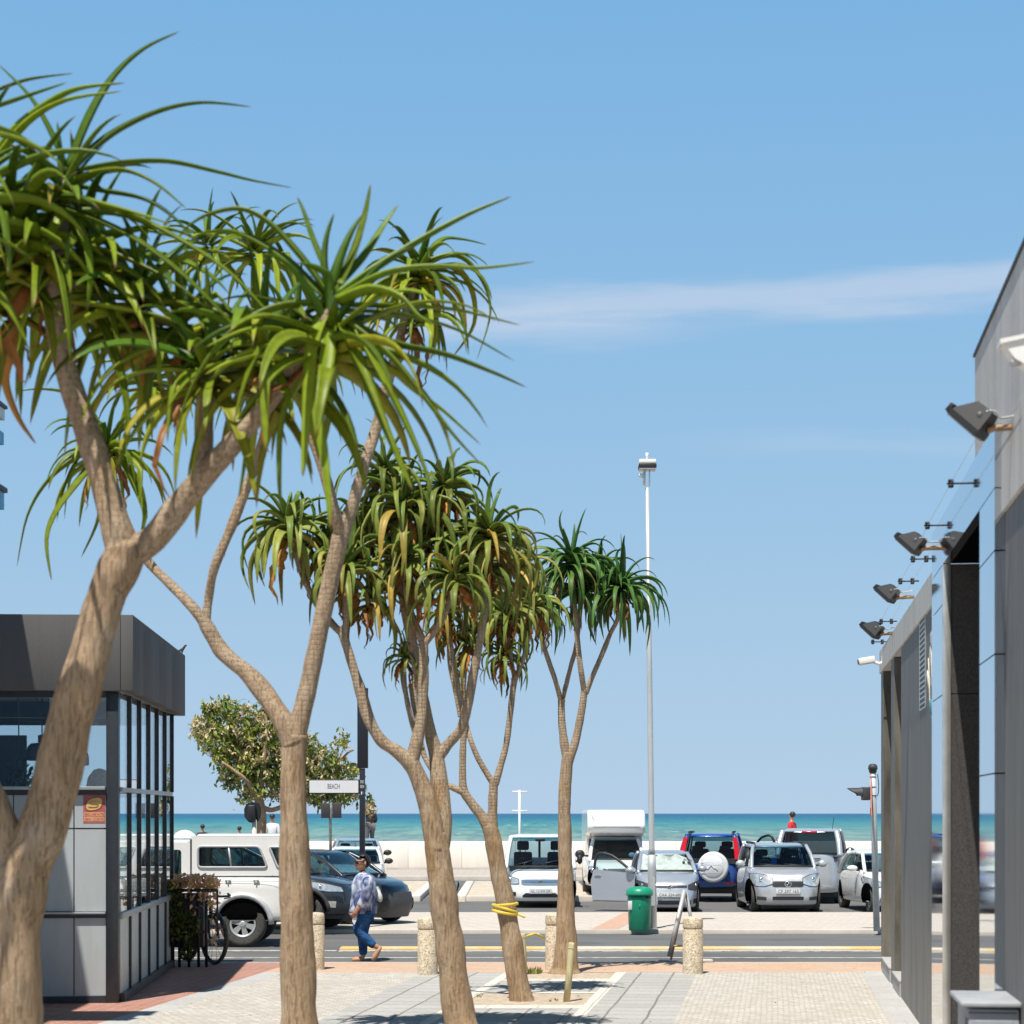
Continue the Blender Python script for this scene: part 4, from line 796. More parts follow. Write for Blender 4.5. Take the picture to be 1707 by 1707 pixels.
# --- fifth tree
Y5 = F * H / (1622 - HY); b5 = G(942, 1622)
aloe('fifth tree aloe with upright flared trunk and deep green crown, farthest of the row', b5, Y5, [
    [(942, 1627, 62, 0), (943, 1610, 48, 0), (944, 1570, 38, 0), (943, 1500, 30, 0), (942, 1420, 25, 0), (941, 1340, 22, 0), (944, 1285, 22, 0), (948, 1255, 22, 0)],
    [(946, 1272, 17, 0), (940, 1235, 15, 0), (936, 1195, 13, 0), (936, 1165, 13, 0)],
    [(936, 1172, 9, 0), (926, 1135, 9, -.1), (914, 1100, 9, -.1), (905, 1072, 8, -.1), (896, 1030, 8, -.1)], [(936, 1172, 9, 0), (944, 1140, 9, .1), (953, 1105, 8, .1), (960, 1080, 8, .1), (966, 1030, 8, .2), (968, 980, 8, .2)],
    [(948, 1268, 17, 0), (958, 1240, 15, 0), (966, 1205, 13, 0), (972, 1170, 13, 0), (975, 1148, 13, 0)],
    [(974, 1155, 10, 0), (968, 1115, 10, -.1), (963, 1070, 10, -.1), (959, 1020, 9, -.1), (953, 950, 8, -.1)], [(976, 1156, 10, 0), (990, 1122, 9, 0), (1006, 1085, 9, 0), (1018, 1055, 8, 0), (1030, 1030, 8, -.05), (1035, 990, 8, -.05)]],
    [(953, 925, -.1, .62, 50, 2.2, .1, dict(yellow=.1)), (1036, 965, -.05, .62, 48, 2.2, .1, dict(yellow=.1)), (896, 1005, -.1, .5, 42, 2.4, .2, dict(yellow=.3)), (968, 965, .2, .58, 40, 2.3, .2, dict(yellow=.1)), (1000, 940, .4, .52, 36, 2.2, .1, dict(yellow=.1))],
    M['leaf_deep'], seed=53, wid=0.10, grow=1.5, dens=1.3, curl=2.4, dmul=1.1)
# --- flowering tree behind the pickup
def bush_leaf(name, cols):
    b = NB(name); at = b.n('ShaderNodeAttribute', attribute_name='tint'); sp = b.n('ShaderNodeSeparateColor'); b.L.new(at.outputs['Color'], sp.inputs[0])
    c = b.ramp(sp.outputs[0], cols); m = b.fin(c, 0.5, spec=0.4); tl = b.n('ShaderNodeBsdfTranslucent'); b.L.new(c, tl.inputs[0]); ms = b.n('ShaderNodeMixShader'); ms.inputs[0].default_value = 0.2
    b.L.new(b.bs.outputs[0], ms.inputs[1]); b.L.new(tl.outputs[0], ms.inputs[2]); b.L.new(ms.outputs[0], b.out.inputs[0]); return m
M['bush'] = bush_leaf('flowering tree foliage', [(0.0, (0.07, 0.125, 0.028)), (0.35, (0.20, 0.25, 0.045)), (0.62, (0.34, 0.36, 0.06)), (0.70, (0.52, 0.42, 0.20)), (1.0, (0.66, 0.53, 0.34))])
YT = 57 * K; bt = gx(432, 1400, YT); bt.z = 0.05
t = thing('flowering_tree', 'broad round tree with cream blossom heads standing behind the white pickup', 'tree', bt)
mb = MB(bt); wt = lambda a, b, w, d=0: list(W(a, b, YT + d)) + [w / F * YT / 2]
def limb(pts):
    cp = catmull([wt(*p) for p in pts], 5); mb.tube([Vector(q[:3]) for q in cp], [q[3] for q in cp], 8)
limb([(431, 1496, 22), (432, 1420, 19), (436, 1370, 17), (433, 1340, 16), (425, 1310, 14)])
tips = [((425, 1315, 12), (400, 1270, 9), (375, 1235, 6), (345, 1220, 4)), ((428, 1320, 12), (405, 1260, 8, .5), (380, 1205, 5, .6), (365, 1180, 3, .6)), ((433, 1335, 11), (440, 1270, 8, -.5), (445, 1210, 5, -.5), (440, 1190, 3, -.5)), ((436, 1345, 10), (455, 1350, 8), (490, 1335, 8), (530, 1310, 6), (560, 1270, 4)), ((470, 1345, 8), (510, 1280, 6, .6), (510, 1230, 4, .6)), ((500, 1335, 7), (560, 1315, 6, -.6), (600, 1300, 4, -.6)), ((430, 1330, 10), (410, 1300, 7, -.7), (370, 1270, 4, -.8)), ((540, 1310, 6), (575, 1260, 4), (590, 1250, 3))]
for tp in tips: limb(tp)
mb.build('trunk', M['bark_rough'], t)
rn = random.Random(8); fo = MB(bt)
blobs = [(345, 1215, 24, 26), (362, 1188, 20, 18), (372, 1240, 36, 34), (405, 1205, 30, 28), (400, 1260, 38, 34), (440, 1200, 30, 24), (430, 1240, 36, 34), (455, 1270, 36, 36), (425, 1290, 34, 28), (470, 1230, 30, 30), (490, 1280, 34, 36), (460, 1315, 30, 20), (510, 1255, 24, 30), (515, 1300, 24, 32), (548, 1268, 22, 20), (582, 1285, 20, 14), (598, 1322, 14, 10), (555, 1310, 28, 20), (530, 1325, 24, 16), (612, 1345, 12, 14), (575, 1325, 24, 14), (350, 1180, 10, 9), (330, 1225, 9, 12), (385, 1300, 14, 14), (570, 1235, 10, 14), (415, 1325, 18, 12), (380, 1170, 8, 7)]
for bx_, by_, rx_, ry_ in blobs:
    for _ in range(int(rx_ * ry_ * 0.078) + 3):
        a = rn.uniform(0, 6.28); q = rn.random() ** 0.5; dY = rn.uniform(-1, 1) * rx_ / F * YT * 1.2
        c = W(bx_ + rx_ * q * math.cos(a), by_ + ry_ * q * math.sin(a), YT + dY)
        fl = rn.random() < 0.42; nl = rn.randint(8, 13) if fl else rn.randint(8, 13); cr_ = 0.10 if fl else 0.15
        tone = rn.random()
        for _k in range(nl):
            p = c + Vector((rn.gauss(0, cr_ * .6), rn.gauss(0, cr_ * .6), rn.gauss(0, cr_ * .6))); s_ = rn.uniform(0.06, 0.105) * (0.8 if fl else 1)
            E = Euler((rn.uniform(-1.3, 1.3), rn.uniform(-1.3, 1.3), rn.uniform(0, 6.3))).to_matrix()
            tv = (0.66 + 0.34 * rn.random()) if fl else min(0.62, max(0, tone * 0.5 + rn.uniform(-0.1, 0.2)))
            fo.add([p + E @ Vector(q_) * s_ for q_ in ((-1, 0, 0), (0, 0.45, 0.12), (1, 0, 0), (0, -0.45, 0.12))], [(0, 1, 2, 3)], 0, False, [(tv, 0, 0, 1)] * 4)
fo.build('crown', M['bush'], t, col=True)
# ------------------------------------------------------------------ vehicles
class Car:
    """local frame: x to the car's right seen from behind, y forward, z up, origin on the ground"""
    LV = [(0.0, .93, -.10), (0.06, .965, -.035), (0.2, .99, -.005), (0.42, 1.0, 0.0), (0.62, .995, -.015), (0.8, .975, -.05), (0.91, .95, -.09), (0.965, .92, -.13), (1.0, .865, -.20)]
    def __init__(s, label, group, loc, rz, Wd, yF, yR, zb, top, paint, eF=3.2, eR=4.2, lv=None, yc=None, name='parked_car', cat='car'):
        s.t = thing(name, label, cat, loc, rz, group); s.hw = Wd / 2; s.yF, s.yR, s.zb, s.top = yF, yR, zb, top
        s.eF, s.eR = eF, eR; s.yc = (yF + yR) / 2 if yc is None else yc; s.paint = paint; s.lv = lv or s.LV
    def topz(s, y): return interp(y, s.top)
    def lvl(s, t): return interp(t, [(a, b) for a, b, c in s.lv]), interp(t, [(a, c) for a, b, c in s.lv])
    def ring(s, t, n=56):
        k, off = s.lvl(t); hw = s.hw * k; out = []
        for i in range(n):
            a = 2 * PI * (i + 0.5) / n; c, q = math.cos(a), math.sin(a)
            e = s.eF if q > 0 else s.eR; L_ = (s.yF + off - s.yc) if q > 0 else (s.yc - s.yR + off)
            x = hw * math.copysign(abs(c) ** (2 / e), c); y = s.yc + L_ * math.copysign(abs(q) ** (2 / e), q)
            out.append(Vector((x, y, s.zb + (s.topz(y) - s.zb) * t)))
        return out
    def body(s, extra=None):
        n = 56; mb = MB(); ts = [0.0, .03, .06, .12, .2, .3, .42, .52, .62, .72, .8, .86, .91, .94, .965, .985, 1.0]
        vs = [p for t in ts for p in s.ring(t, n)]
        fs = [(i * n + k, i * n + (k + 1) % n, (i + 1) * n + (k + 1) % n, (i + 1) * n + k) for i in range(len(ts) - 1) for k in range(n)]
        b = (len(ts) - 1) * n
        for k in range(n // 2 - 1):                       # lid: join mirrored points left and right
            q = lambda i: (n // 2 - 1 - i) % n
            pass
        idx_r = [b + (i % n) for i in range(-n // 4, n // 4)]; idx_l = [b + ((n // 2 - 1 - i) % n) for i in range(-n // 4, n // 4)]
        for a0, a1, c0, c1 in zip(idx_r, idx_r[1:], idx_l, idx_l[1:]): fs.append((a0, a1, c1, c0))
        fs.append(tuple(range(n))[::-1]); mb.add(vs, fs, 0, True)
        if extra: extra(mb)
        s.o_body = mb.build('body', s.paint, s.t); return s.o_body
    def t_at(s, y, z): return max(0, min(1, (z - s.zb) / max(.05, s.topz(y) - s.zb)))
    def fy(s, x, z, rear=False):
        y = s.yR + .1 if rear else s.yF - .1
        for _ in range(4):
            k, off = s.lvl(s.t_at(y, z)); e = s.eR if rear else s.eF; q = max(0.0, 1 - min(1, abs(x) / (s.hw * k)) ** e) ** (1 / e)
            y = s.yc - (s.yc - s.yR + off) * q if rear else s.yc + (s.yF + off - s.yc) * q
        return y
    def sx(s, y, z):
        k, off = s.lvl(s.t_at(y, z)); fr = y > s.yc; e = s.eF if fr else s.eR; L_ = (s.yF + off - s.yc) if fr else (s.yc - s.yR + off)
        return s.hw * k * max(0.0, 1 - min(1, abs(y - s.yc) / L_) ** e) ** (1 / e)
    def panel(s, name, cols, mat, proud=.012, rear=False, parent=None, m=4, sub=4, side=0):
        """cols: (x, z0, z1) columns; hugs the front (or rear, or flank with y in place of x)"""
        cs = []
        for a, b in zip(cols, cols[1:]):
            for k in range(sub): cs.append([p + (q - p) * k / sub for p, q in zip(a, b)])
        cs.append(list(cols[-1])); fr = []; bk = []
        for x, z0, z1 in cs:
            for j in range(m + 1):
                z = z0 + (z1 - z0) * j / m
                if side:
                    y = x; fr.append(Vector((side * (s.sx(y, z) + proud), y, z))); bk.append(Vector((side * (s.sx(y, z) - .02), y, z)))
                else:
                    d = -1 if rear else 1; y = s.fy(x, z, rear); fr.append(Vector((x, y + d * proud, z))); bk.append(Vector((x, y - d * .02, z)))
        n = len(cs); r = m + 1; N_ = n * r; fs = []; ff = []
        for i in range(n - 1):
            for j in range(m):
                a = (i * r + j, (i + 1) * r + j, (i + 1) * r + j + 1, i * r + j + 1); ff.append(a); fs.append(tuple(N_ + q for q in a[::-1]))
        edge = [i * r for i in range(n)] + [(n - 1) * r + j for j in range(1, r)] + [i * r + m for i in range(n - 2, -1, -1)] + [j for j in range(m - 1, 0, -1)]
        for a, b in zip(edge, edge[1:] + edge[:1]): fs.append((a, N_ + a, N_ + b, b))
        mb = MB(); mb.add(fr, ff, 0, True); mb.add(fr + bk, fs, 0, False); return mb.build(name, mat, parent or s.t)
    def lampset(s, name, cols, rear=False, mats=None, proud=.014):
        mats = mats or (M['reflector'], M['lamp'])
        for d in (-1, 1):
            cc = [(d * x, a, b) for x, a, b in cols]; cc = cc if d > 0 else cc[::-1]
            o = s.panel(name, cc, mats[0], proud, rear)
            if mats[1]:
                tr = [(x + (.014 if x > sum(k[0] for k in cc) / len(cc) else -.014), a - .016, b + .012) for x, a, b in cc]; s.panel('lamp_trim', tr, M['blacktrim'], proud - .006, rear, parent=o)
            xm = sum(c[0] for c in cc) / len(cc); zm = sum(c[1] + c[2] for c in cc) / len(cc) / 2
            if mats[1]:
                r = min(.07, abs(cc[0][2] - cc[0][1] + cc[-1][2] - cc[-1][1]) * .2); y = s.fy(xm, zm, rear); q = -1 if rear else 1
                mb = MB(); mb.ball((xm, y + q * .012, zm), (r, .025, r)); mb.build('bulb', M['chrome'], o)
    def cabin(s, A, T, C, B, hA, hT, hC, roofz, zA, zC, side_split=(), pill=.045, pil_mat=None, glassm=None, sideglass=None, rearglass=None, roofpaint=None, sidewin=True):
        """A windscreen foot y, T roof front y, C roof rear y, B rear window foot y; half widths at foot, roof, rear foot"""
        pm = pil_mat or s.paint; gl = glassm or M['windscreen']; sg = sideglass or M['carglass']; rg = rearglass or sg
        a, t_, c, b = (hA, A, zA), (hT, T, roofz), (hT, C, roofz - .01), (hC, B, zC); zt = roofz
        P = lambda q, d: Vector((d * q[0], q[1], q[2]))
        mb = MB(); n = 40; lv = [(-.055, 1.0, 0), (-.03, 1.015, .02), (0, 1.0, .0), (.03, .95, -.05), (.05, .86, -.14), (.062, .68, -.3)]
        vs = []; ym, hl = (T + C) / 2, (T - C) / 2
        for dz, k, o in lv:
            for i in range(n):
                q = 2 * PI * (i + .5) / n; cs, sn = math.cos(q), math.sin(q); x = (hT + .03) * k * math.copysign(abs(cs) ** .45, cs); y = ym + (hl + .03 + o) * math.copysign(abs(sn) ** .4, sn)
                vs.append(Vector((x, y, zt + dz - .05 * ((y - ym) / hl) ** 2 * (dz + .05) * 6)))
        fs = [(i * n + k, i * n + (k + 1) % n, (i + 1) * n + (k + 1) % n, (i + 1) * n + k) for i in range(len(lv) - 1) for k in range(n)]
        fs += [tuple(range(n))[::-1], tuple((len(lv) - 1) * n + k for k in range(n))]; mb.add(vs, fs, 0, True); mb.build('roof', roofpaint or s.paint, s.t)
        for d in (-1, 1):
            mb = MB(); m_ = (P(a, d) + P(t_, d)) / 2 + Vector((d * .012, .02, .012)); mb.tube(catmull([P(a, d) - Vector((0, -.06, .05)), m_, P(t_, d) + Vector((0, -.04, 0))], 5), pill, 8); mb.build('pillar', pm, s.t)
            mb = MB(); m_ = (P(b, d) + P(c, d)) / 2 + Vector((d * .015, -.01, .01)); mb.tube(catmull([P(b, d) - Vector((0, 0, .05)), m_, P(c, d) + Vector((0, .03, 0))], 5), pill * 1.25, 8); mb.build('pillar', pm, s.t)
            for k, f in enumerate(side_split):
                yb_ = A + (B - A) * f; yt_ = T + (C - T) * f; zb_ = zA + (zC - zA) * f; hb_ = hA + (hC - hA) * f
                mb = MB(); mb.tube([(d * hb_, yb_, zb_ - .04), (d * hT, yt_, zt)], .035, 6); mb.build('door_pillar', M['black'] if pil_mat is None else pm, s.t)
            if sidewin:
                q = [P(a, d), P(t_, d), P(c, d), P(b, d)]; ins = Vector((-d * .012, 0, 0)); cen = sum(q, Vector()) / 4
                q = [p + (cen - p) * .03 + ins for p in q]; mb = MB(); mb.add(q + [p + Vector((-d * .006, 0, 0)) for p in q], [(0, 1, 2, 3), (7, 6, 5, 4)]); mb.build('side_window', sg, s.t)
        def pane(nm, q0, q1, mat, off, bow):
            n_ = 8; vs = []
            for i in range(n_ + 1):
                u = -1 + 2 * i / n_
                for q, hh in ((q0, q0[0] - .01), (q1, q1[0] - .01)): vs.append(Vector((u * hh, q[1] + bow * (1 - u * u) + off, q[2])))
            mb = MB(); mb.add(vs, [(2 * i, 2 * i + 2, 2 * i + 3, 2 * i + 1) for i in range(n_)], 0, True); return mb.build(nm, mat, s.t)
        pane('windscreen', a, t_, gl, -.01, .05); pane('rear_window', b, c, rg, .01, -.03)
        mb = MB(); mb.box(-hA + .07, hA - .07, B + .05, A - .28, min(zA, zC) - .12, min(zA, zC) + .006); mb.bbox(-hA + .08, hA - .08, A - .42, A - .06, zA - .1, zA + .02, .02); mb.build('dashboard', M['dash'], s.t)
        mb = MB(); mb.tube([(hA - .0, A + .02, zA), (.4 * hA, A + .05, zA + .012), (-.4 * hA, A + .05, zA + .012), (-hA, A + .02, zA)], .02, 6); mb.build('cowl', M['black'], s.t)
    def seats(s, y, z, dx=.36, h=.5, rows=(0,)):
        for r in rows:
            for d in (-1, 1):
                mb = MB(); mb.bbox(d * dx - .23, d * dx + .23, y + r - .1, y + r + .06, z - .2, z + h * .55, .05); mb.bbox(d * dx - .15, d * dx + .15, y + r - .08, y + r + .03, z + h * .62, z + h, .04); mb.tube([(d * dx - .06, y + r - .03, z + h * .5), (d * dx - .06, y + r - .03, z + h * .66)], .01, 5); mb.tube([(d * dx + .06, y + r - .03, z + h * .5), (d * dx + .06, y + r - .03, z + h * .66)], .01, 5); mb.build('seat', M['fabric'], s.t)
    def wheel_steer(s, y, z, x=.36):
        mb = MB(); Mx = Matrix.Rotation(R(68), 3, 'X'); pts = [Vector((x, y, z)) + Mx @ Vector((.18 * math.cos(q * PI / 10), .18 * math.sin(q * PI / 10), 0)) for q in range(21)]
        mb.tube(pts, .016, 6, cap=False); mb.tube([pts[0], pts[10]], .012, 5); mb.tube([Vector((x, y, z)), Vector((x, y + .12, z - .12))], .02, 5); mb.build('steering_wheel', M['black'], s.t)
    def wipers(s, y, z, spans):
        for x0, x1, rise, run in spans:
            mb = MB(); mb.tube([(x0, y + .03, z + .02), ((x0 + x1) / 2, y + .03 - run * .4, z + .02 + rise * .45), (x1, y + .03 - run, z + .02 + rise)], .014, 6); mb.build('wiper', M['black'], s.t)
    def mirrors(s, y, z, x, mat, w=.11, h=.085, arm=.1, sides=(-1, 1)):
        for d in sides:
            mb = MB(); mb.ball((d * (x + arm + w * .6), y, z), (w, .07, h), 16); o = mb.build('mirror', mat, s.t)
            mb = MB(); mb.tube([(d * x, y - .02, z - .05), (d * (x + arm), y, z - .03)], .03, 6); mb.build('mirror_arm', M['black'], o)
            mb = MB(); mb.ball((d * (x + arm + w * .6), y - .035, z), (w * .86, .045, h * .82), 12); mb.build('mirror_glass', M['chrome'], o)
    def wheels(s, ys, r, w=.2, spokes=5, rim=None, inset=0.0, arch=True, frac=.62, sides=(-1, 1)):
        for y in ys:
            for d in sides:
                x = min(s.sx(y + r * .75 * (1 if y > s.yc else -1), r + .1), s.sx(y, r + .1)) - .01 - inset
                if arch:
                    mb = MB(); rr = [0.0, .35, .6, .8, .92, 1.0]; na = 30; vs = []
                    for q_ in rr:
                        for k in range(na):
                            a = 2 * PI * k / na; yy = max(s.yR + .03, min(s.yF - .03, y + r * 1.18 * q_ * math.cos(a))); zz = max(s.zb + .01, min(s.topz(yy) - .06, r + r * 1.18 * q_ * math.sin(a)))
                            vs.append(Vector((d * (s.sx(yy, zz) + .006), yy, zz)))
                    mb.add(vs, [(i_ * na + k, i_ * na + (k + 1) % na, (i_ + 1) * na + (k + 1) % na, (i_ + 1) * na + k) for i_ in range(len(rr) - 1) for k in range(na)]); mb.build('wheel_arch_shadow', M['shadow_black'], s.t)  # flat black disc on the flank, shade of the arch painted on
                mb = MB(); Mx = Matrix.Rotation(PI / 2, 3, 'Y')
                mb.lathe([(r * frac, -w * .42), (r * .8, -w * .5), (r * .95, -w * .48), (r, -w * .3), (r, w * .3), (r * .95, w * .48), (r * .8, w * .5), (r * frac, w * .42)], (0, 0, 0), 36, M=Mx)
                o = mb.build('wheel', M['rubber'], s.t, loc=(d * (x - w * .5 + .035), y, r))
                mb = MB(); e = w * .40
                mb.lathe([(r * frac + .01, e * .9), (r * frac * .95, e), (r * frac * .86, e * .6), (r * frac * .8, e * .1), (0.0, e * .05)], (0, 0, 0), 36, 1, M=Mx if d > 0 else Matrix.Rotation(-PI / 2, 3, 'Y'))
                mb.lathe([(r * frac + .01, e * .92), (r * frac * .88, e * 1.02), (r * frac * .8, e * .75)], (0, 0, 0), 36, 0, M=Mx if d > 0 else Matrix.Rotation(-PI / 2, 3, 'Y'))
                for k in range(spokes):
                    a = 2 * PI * k / spokes + .3; u = Vector((0, math.cos(a), math.sin(a))); v = Vector((0, -math.sin(a), math.cos(a))); X = Vector((d * e * .9, 0, 0)); X2 = Vector((d * e * .65, 0, 0))
                    p = [X + u * .02 + v * r * .07, X2 + u * r * frac * .86 + v * r * .14, X2 + u * r * frac * .86 - v * r * .14, X + u * .02 - v * r * .07]
                    mb.prism(p, (-d * .02, 0, 0))
                mb.ball((d * e * .85, 0, 0), (.02, r * .16, r * .16), 12); mb.build('rim', [rim or M['alloy'], M['black']], o)
    def plate(s, x, z, text, rear=False, w=.46, h=.115, mat=None):
        y = s.fy(x, z, rear); d = -1 if rear else 1
        mb = MB(); mb.bbox(x - w / 2, x + w / 2, y + d * .005, y + d * .035, z - h / 2, z + h / 2, .006); o = mb.build('number_plate', M['plate'], s.t)
        mb = MB(); yy = y + d * .0352
        for q in ((-w / 2 + .006, w / 2 - .006, -h / 2 + .005, -h / 2 + .011), (-w / 2 + .006, w / 2 - .006, h / 2 - .011, h / 2 - .005)): mb.box(x + q[0], x + q[1], min(yy, yy + d * .001), max(yy, yy + d * .001), z + q[2], z + q[3])
        mb.build('plate_border', mat or M['ink'], o)
        if text: text_mesh(text, h * .78, mat or M['ink'], o, Matrix.Translation((x, y + d * .0365, z)) @ (Matrix.Rotation(PI, 4, 'Z') if not rear else Matrix()) @ Matrix.Rotation(PI / 2, 4, 'X'), fit=w * .84, depth=.001)
    def badge(s, x, z, r, rear=False, kind=0):
        y = s.fy(x, z, rear) + (-.02 if rear else .02); mb = MB(); pts = [(x + r * math.cos(q * PI / 12), y, z + r * .85 * math.sin(q * PI / 12)) for q in range(25)]; mb.tube(pts, r * .15, 6, cap=False)
        if kind == 0: mb.tube([(x - r * .6, y, z + r * .5), (x - r * .25, y, z - r * .5), (x, y, z + .1 * r), (x + r * .25, y, z - r * .5), (x + r * .6, y, z + r * .5)], r * .12, 5)
        elif kind == 1: mb.tube(catmull([(x - r * .7, y, z - r * .1), (x - r * .2, y, z + r * .45), (x, y, z), (x + r * .2, y, z - r * .45), (x + r * .7, y, z + r * .1)], 4), r * .14, 5)
        else: mb.tube([(x - r * .5, y, z + r * .2), (x, y, z + r * .6), (x + r * .5, y, z + r * .2), (x - r * .2, y, z - r * .5), (x + r * .4, y, z - r * .2)], r * .15, 5)
        mb.build('badge', M['chrome'], s.t)
PARK = 'cars parked before the sea wall'
def face(px, py, z=ROAD, yaw=0.0, dist=0.0):
    """origin so that the point 'dist' ahead of it along its heading lies at the photo position"""
    p = G(px, py, z); return Vector((p.x, p.y, z)) - dist * Vector((-math.sin(yaw), math.cos(yaw), 0))
def mpx(py, z=ROAD): return (H - z) / (py - HY)      # metres per photo pixel at a ground row

# --- silver compact off-roader facing the camera
q = mpx(1522); Wd = 128 * q; yaw = R(180)
c = Car('silver off-road car facing us with big oval headlights, between the blue one and the van', PARK, face(1314, 1522, dist=1.95, yaw=yaw), yaw, Wd, 1.95, -1.95, .17, [(-1.95, .95), (0.6, 1.07), (.95, 1.06), (1.5, .98), (1.8, .90), (1.95, .80)], M['p_silver'], eF=3.8)
c.body(); hz = lambda py: (1522 - py) * q
c.cabin(1.02, .42, -1.45, -1.75, Wd * .42, Wd * .355, Wd * .41, 1.545, 1.06, 1.02, side_split=(.42, .8)); c.seats(-.15, 1.02, h=.42); c.seats(-1.1, 1.0, h=.36); c.wheel_steer(.45, 1.04); c.wipers(1.02, 1.07, [(.05, .55, .02, .03), (-.5, -.02, .02, .03)]); c.mirrors(.78, 1.12, Wd * .45, M['p_silver'], .12, .085)
for d in (-1, 1):
    mb = MB(); mb.tube([(d * Wd * .33, .2, 1.6), (d * Wd * .33, -1.3, 1.6)], .03, 8); mb.tube([(d * Wd * .33, .2, 1.6), (d * Wd * .33, .3, 1.54)], .03, 8); mb.build('roof_rail', M['black'], c.t)
c.wheels((1.25, -1.2), .36, w=.22, spokes=6)
c.lampset('headlight', [(.42 * Wd / 2 * .95, .68, .80), (.6 * Wd / 2, .62, .88), (.80 * Wd / 2, .62, .90), (.91 * Wd / 2, .72, .90)])
c.panel('grille', [(-.36, .62, .72), (-.30, .605, .735), (.30, .605, .735), (.36, .62, .72)], M['black'], .012); c.badge(0, .67, .075, kind=1)
c.panel('lower_intake', [(-.36, .30, .38), (.36, .30, .38)], M['black'], .008)
for d in (-1, 1): c.panel('fog_light', sorted([(d * .50, .29, .37), (d * .70, .30, .38)]), M['blacktrim'], .01)
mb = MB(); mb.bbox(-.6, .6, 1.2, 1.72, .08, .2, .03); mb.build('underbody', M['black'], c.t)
c.plate(0, .50, 'CF 297 163', w=.56, h=.125)
# --- silver van seen from behind
q = mpx(1507); yaw = R(-11); Wd = 112 * q
c = Car('silver passenger van seen from behind with a wide tinted rear window and red lamps', PARK, face(1348, 1507, dist=-2.4, yaw=yaw), yaw, Wd, 2.5, -2.4, .30, [(-2.4, 1.28), (0, 1.28), (1.4, 1.22), (2.1, .98), (2.5, .75)], M['p_silver'], eR=6.0, eF=3.5, lv=[(0, .95, -.05), (.08, .98, 0), (.3, 1, .0), (.6, 1, -.02), (.85, .985, -.04), (.97, .97, -.06), (1.0, .95, -.08)], cat='van', name='parked_van')
c.body(); c.cabin(1.5, .75, -2.0, -2.33, Wd * .465, Wd * .40, Wd * .46, 1.86, 1.2, 1.26, side_split=(.3, .62), rearglass=M['darkglass'], sideglass=M['darkglass'], pill=.06)
c.wheels((1.6, -1.55), .35, w=.22); c.mirrors(1.15, 1.28, Wd * .47, M['black'], .13, .11, .06)
c.lampset('tail_light', [(Wd * .435, .78, 1.26), (Wd * .475, .78, 1.27), (Wd * .487, .80, 1.26)], True, (M['red_lens'], None))
c.panel('tailgate_seam', [(-Wd * .40, .44, .455), (Wd * .40, .44, .455)], M['blacktrim'], .005, True); c.panel('bumper', [(-Wd * .46, .30, .46), (0, .28, .44), (Wd * .46, .30, .46)], M['p_silver'], .03, True)
mb = MB(); mb.bbox(-.2, .2, -2.06, -2.0, 1.80, 1.86, .02); mb.build('brake_light', M['red_lens'], c.t)
mb = MB(); mb.tube([(.55, -1.2, 1.9), (.6, -1.35, 2.2)], .008, 5); mb.build('aerial', M['black'], c.t)
c.plate(-.0, .88, '', True); c.badge(0.0, 1.02, .05, True)
mb = MB(); mb.tube([(-.35, -2.40, 1.14), (.3, -2.38, 1.16)], .014, 6); mb.build('rear_wiper', M['black'], c.t)
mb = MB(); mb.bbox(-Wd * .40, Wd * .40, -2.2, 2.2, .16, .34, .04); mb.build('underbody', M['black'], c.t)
# --- blue off-roader from behind, driver's door open
q = mpx(1504); yaw = R(-9); Wd = 108 * q
c = Car('bright blue off-road car seen from behind with white spare wheel cover and open door', PARK, face(1183, 1504, dist=-1.9, yaw=yaw), yaw, Wd, 1.9, -1.9, .40, [(-1.9, 1.08), (0.6, 1.12), (1.0, 1.08), (1.6, .98), (1.9, .8)], M['p_blue'], eR=5.0)
c.body(); c.cabin(1.0, .4, -1.5, -1.86, Wd * .44, Wd * .365, Wd * .45, 1.74, 1.12, 1.13, side_split=(.42, .78), rearglass=M['carglass'], pill=.055); c.seats(-.1, 1.12, h=.44); c.seats(-1.1, 1.1, h=.36)
c.wheels((1.25, -1.2), .36, w=.24); c.mirrors(.8, 1.2, Wd * .46, M['black'], .11, .09, .06, sides=(-1,))
c.lampset('tail_light', [(Wd * .415, 1.06, 1.42), (Wd * .44, 1.04, 1.44), (Wd * .465, 1.05, 1.40)], True, (M['red_lens'], None))
for d in (-1, 1):
    mb = MB(); mb.prism([(d * Wd * .39, -1.93, 1.10), (d * Wd * .478, -1.86, 1.10), (d * Wd * .415, -1.58, 1.66), (d * Wd * .35, -1.62, 1.68)], (0, -.10, .02)); mb.build('tail_light_column', M['red_lens'], c.t)
for d in (-1, 1):
    mb = MB(); mb.tube([(d * Wd * .33, .2, 1.82), (d * Wd * .34, -1.3, 1.82)], .03, 8); mb.tube([(d * Wd * .34, -1.3, 1.82), (d * Wd * .34, -1.42, 1.74)], .03, 8); mb.build('roof_rail', M['black'], c.t)
c.panel('bumper', [(-Wd * .46, .40, .56), (0, .38, .56), (Wd * .46, .40, .56)], M['p_blue'], .06, True); c.panel('reflector_strip', [(.42, .47, .53), (.62, .47, .53)], M['red_lens'], .075, True)
mb = MB(); Mx = Matrix.Rotation(PI / 2, 3, 'X'); mb.lathe([(0.0, .20), (.26, .20), (.268, .194), (.275, .188), (.345, .186), (.352, .185), (.388, .155), (.395, .14), (.40, .10), (.40, -.02), (.38, -.05)], (.10, -1.97, .92), 40, M=Mx); o = mb.build('spare_wheel_cover', plain('pale grey spare cover', (0.70, 0.70, 0.70), 0.4), c.t)
M['cover_line'] = plain('cover relief grey', (0.42, 0.43, 0.44), 0.5)
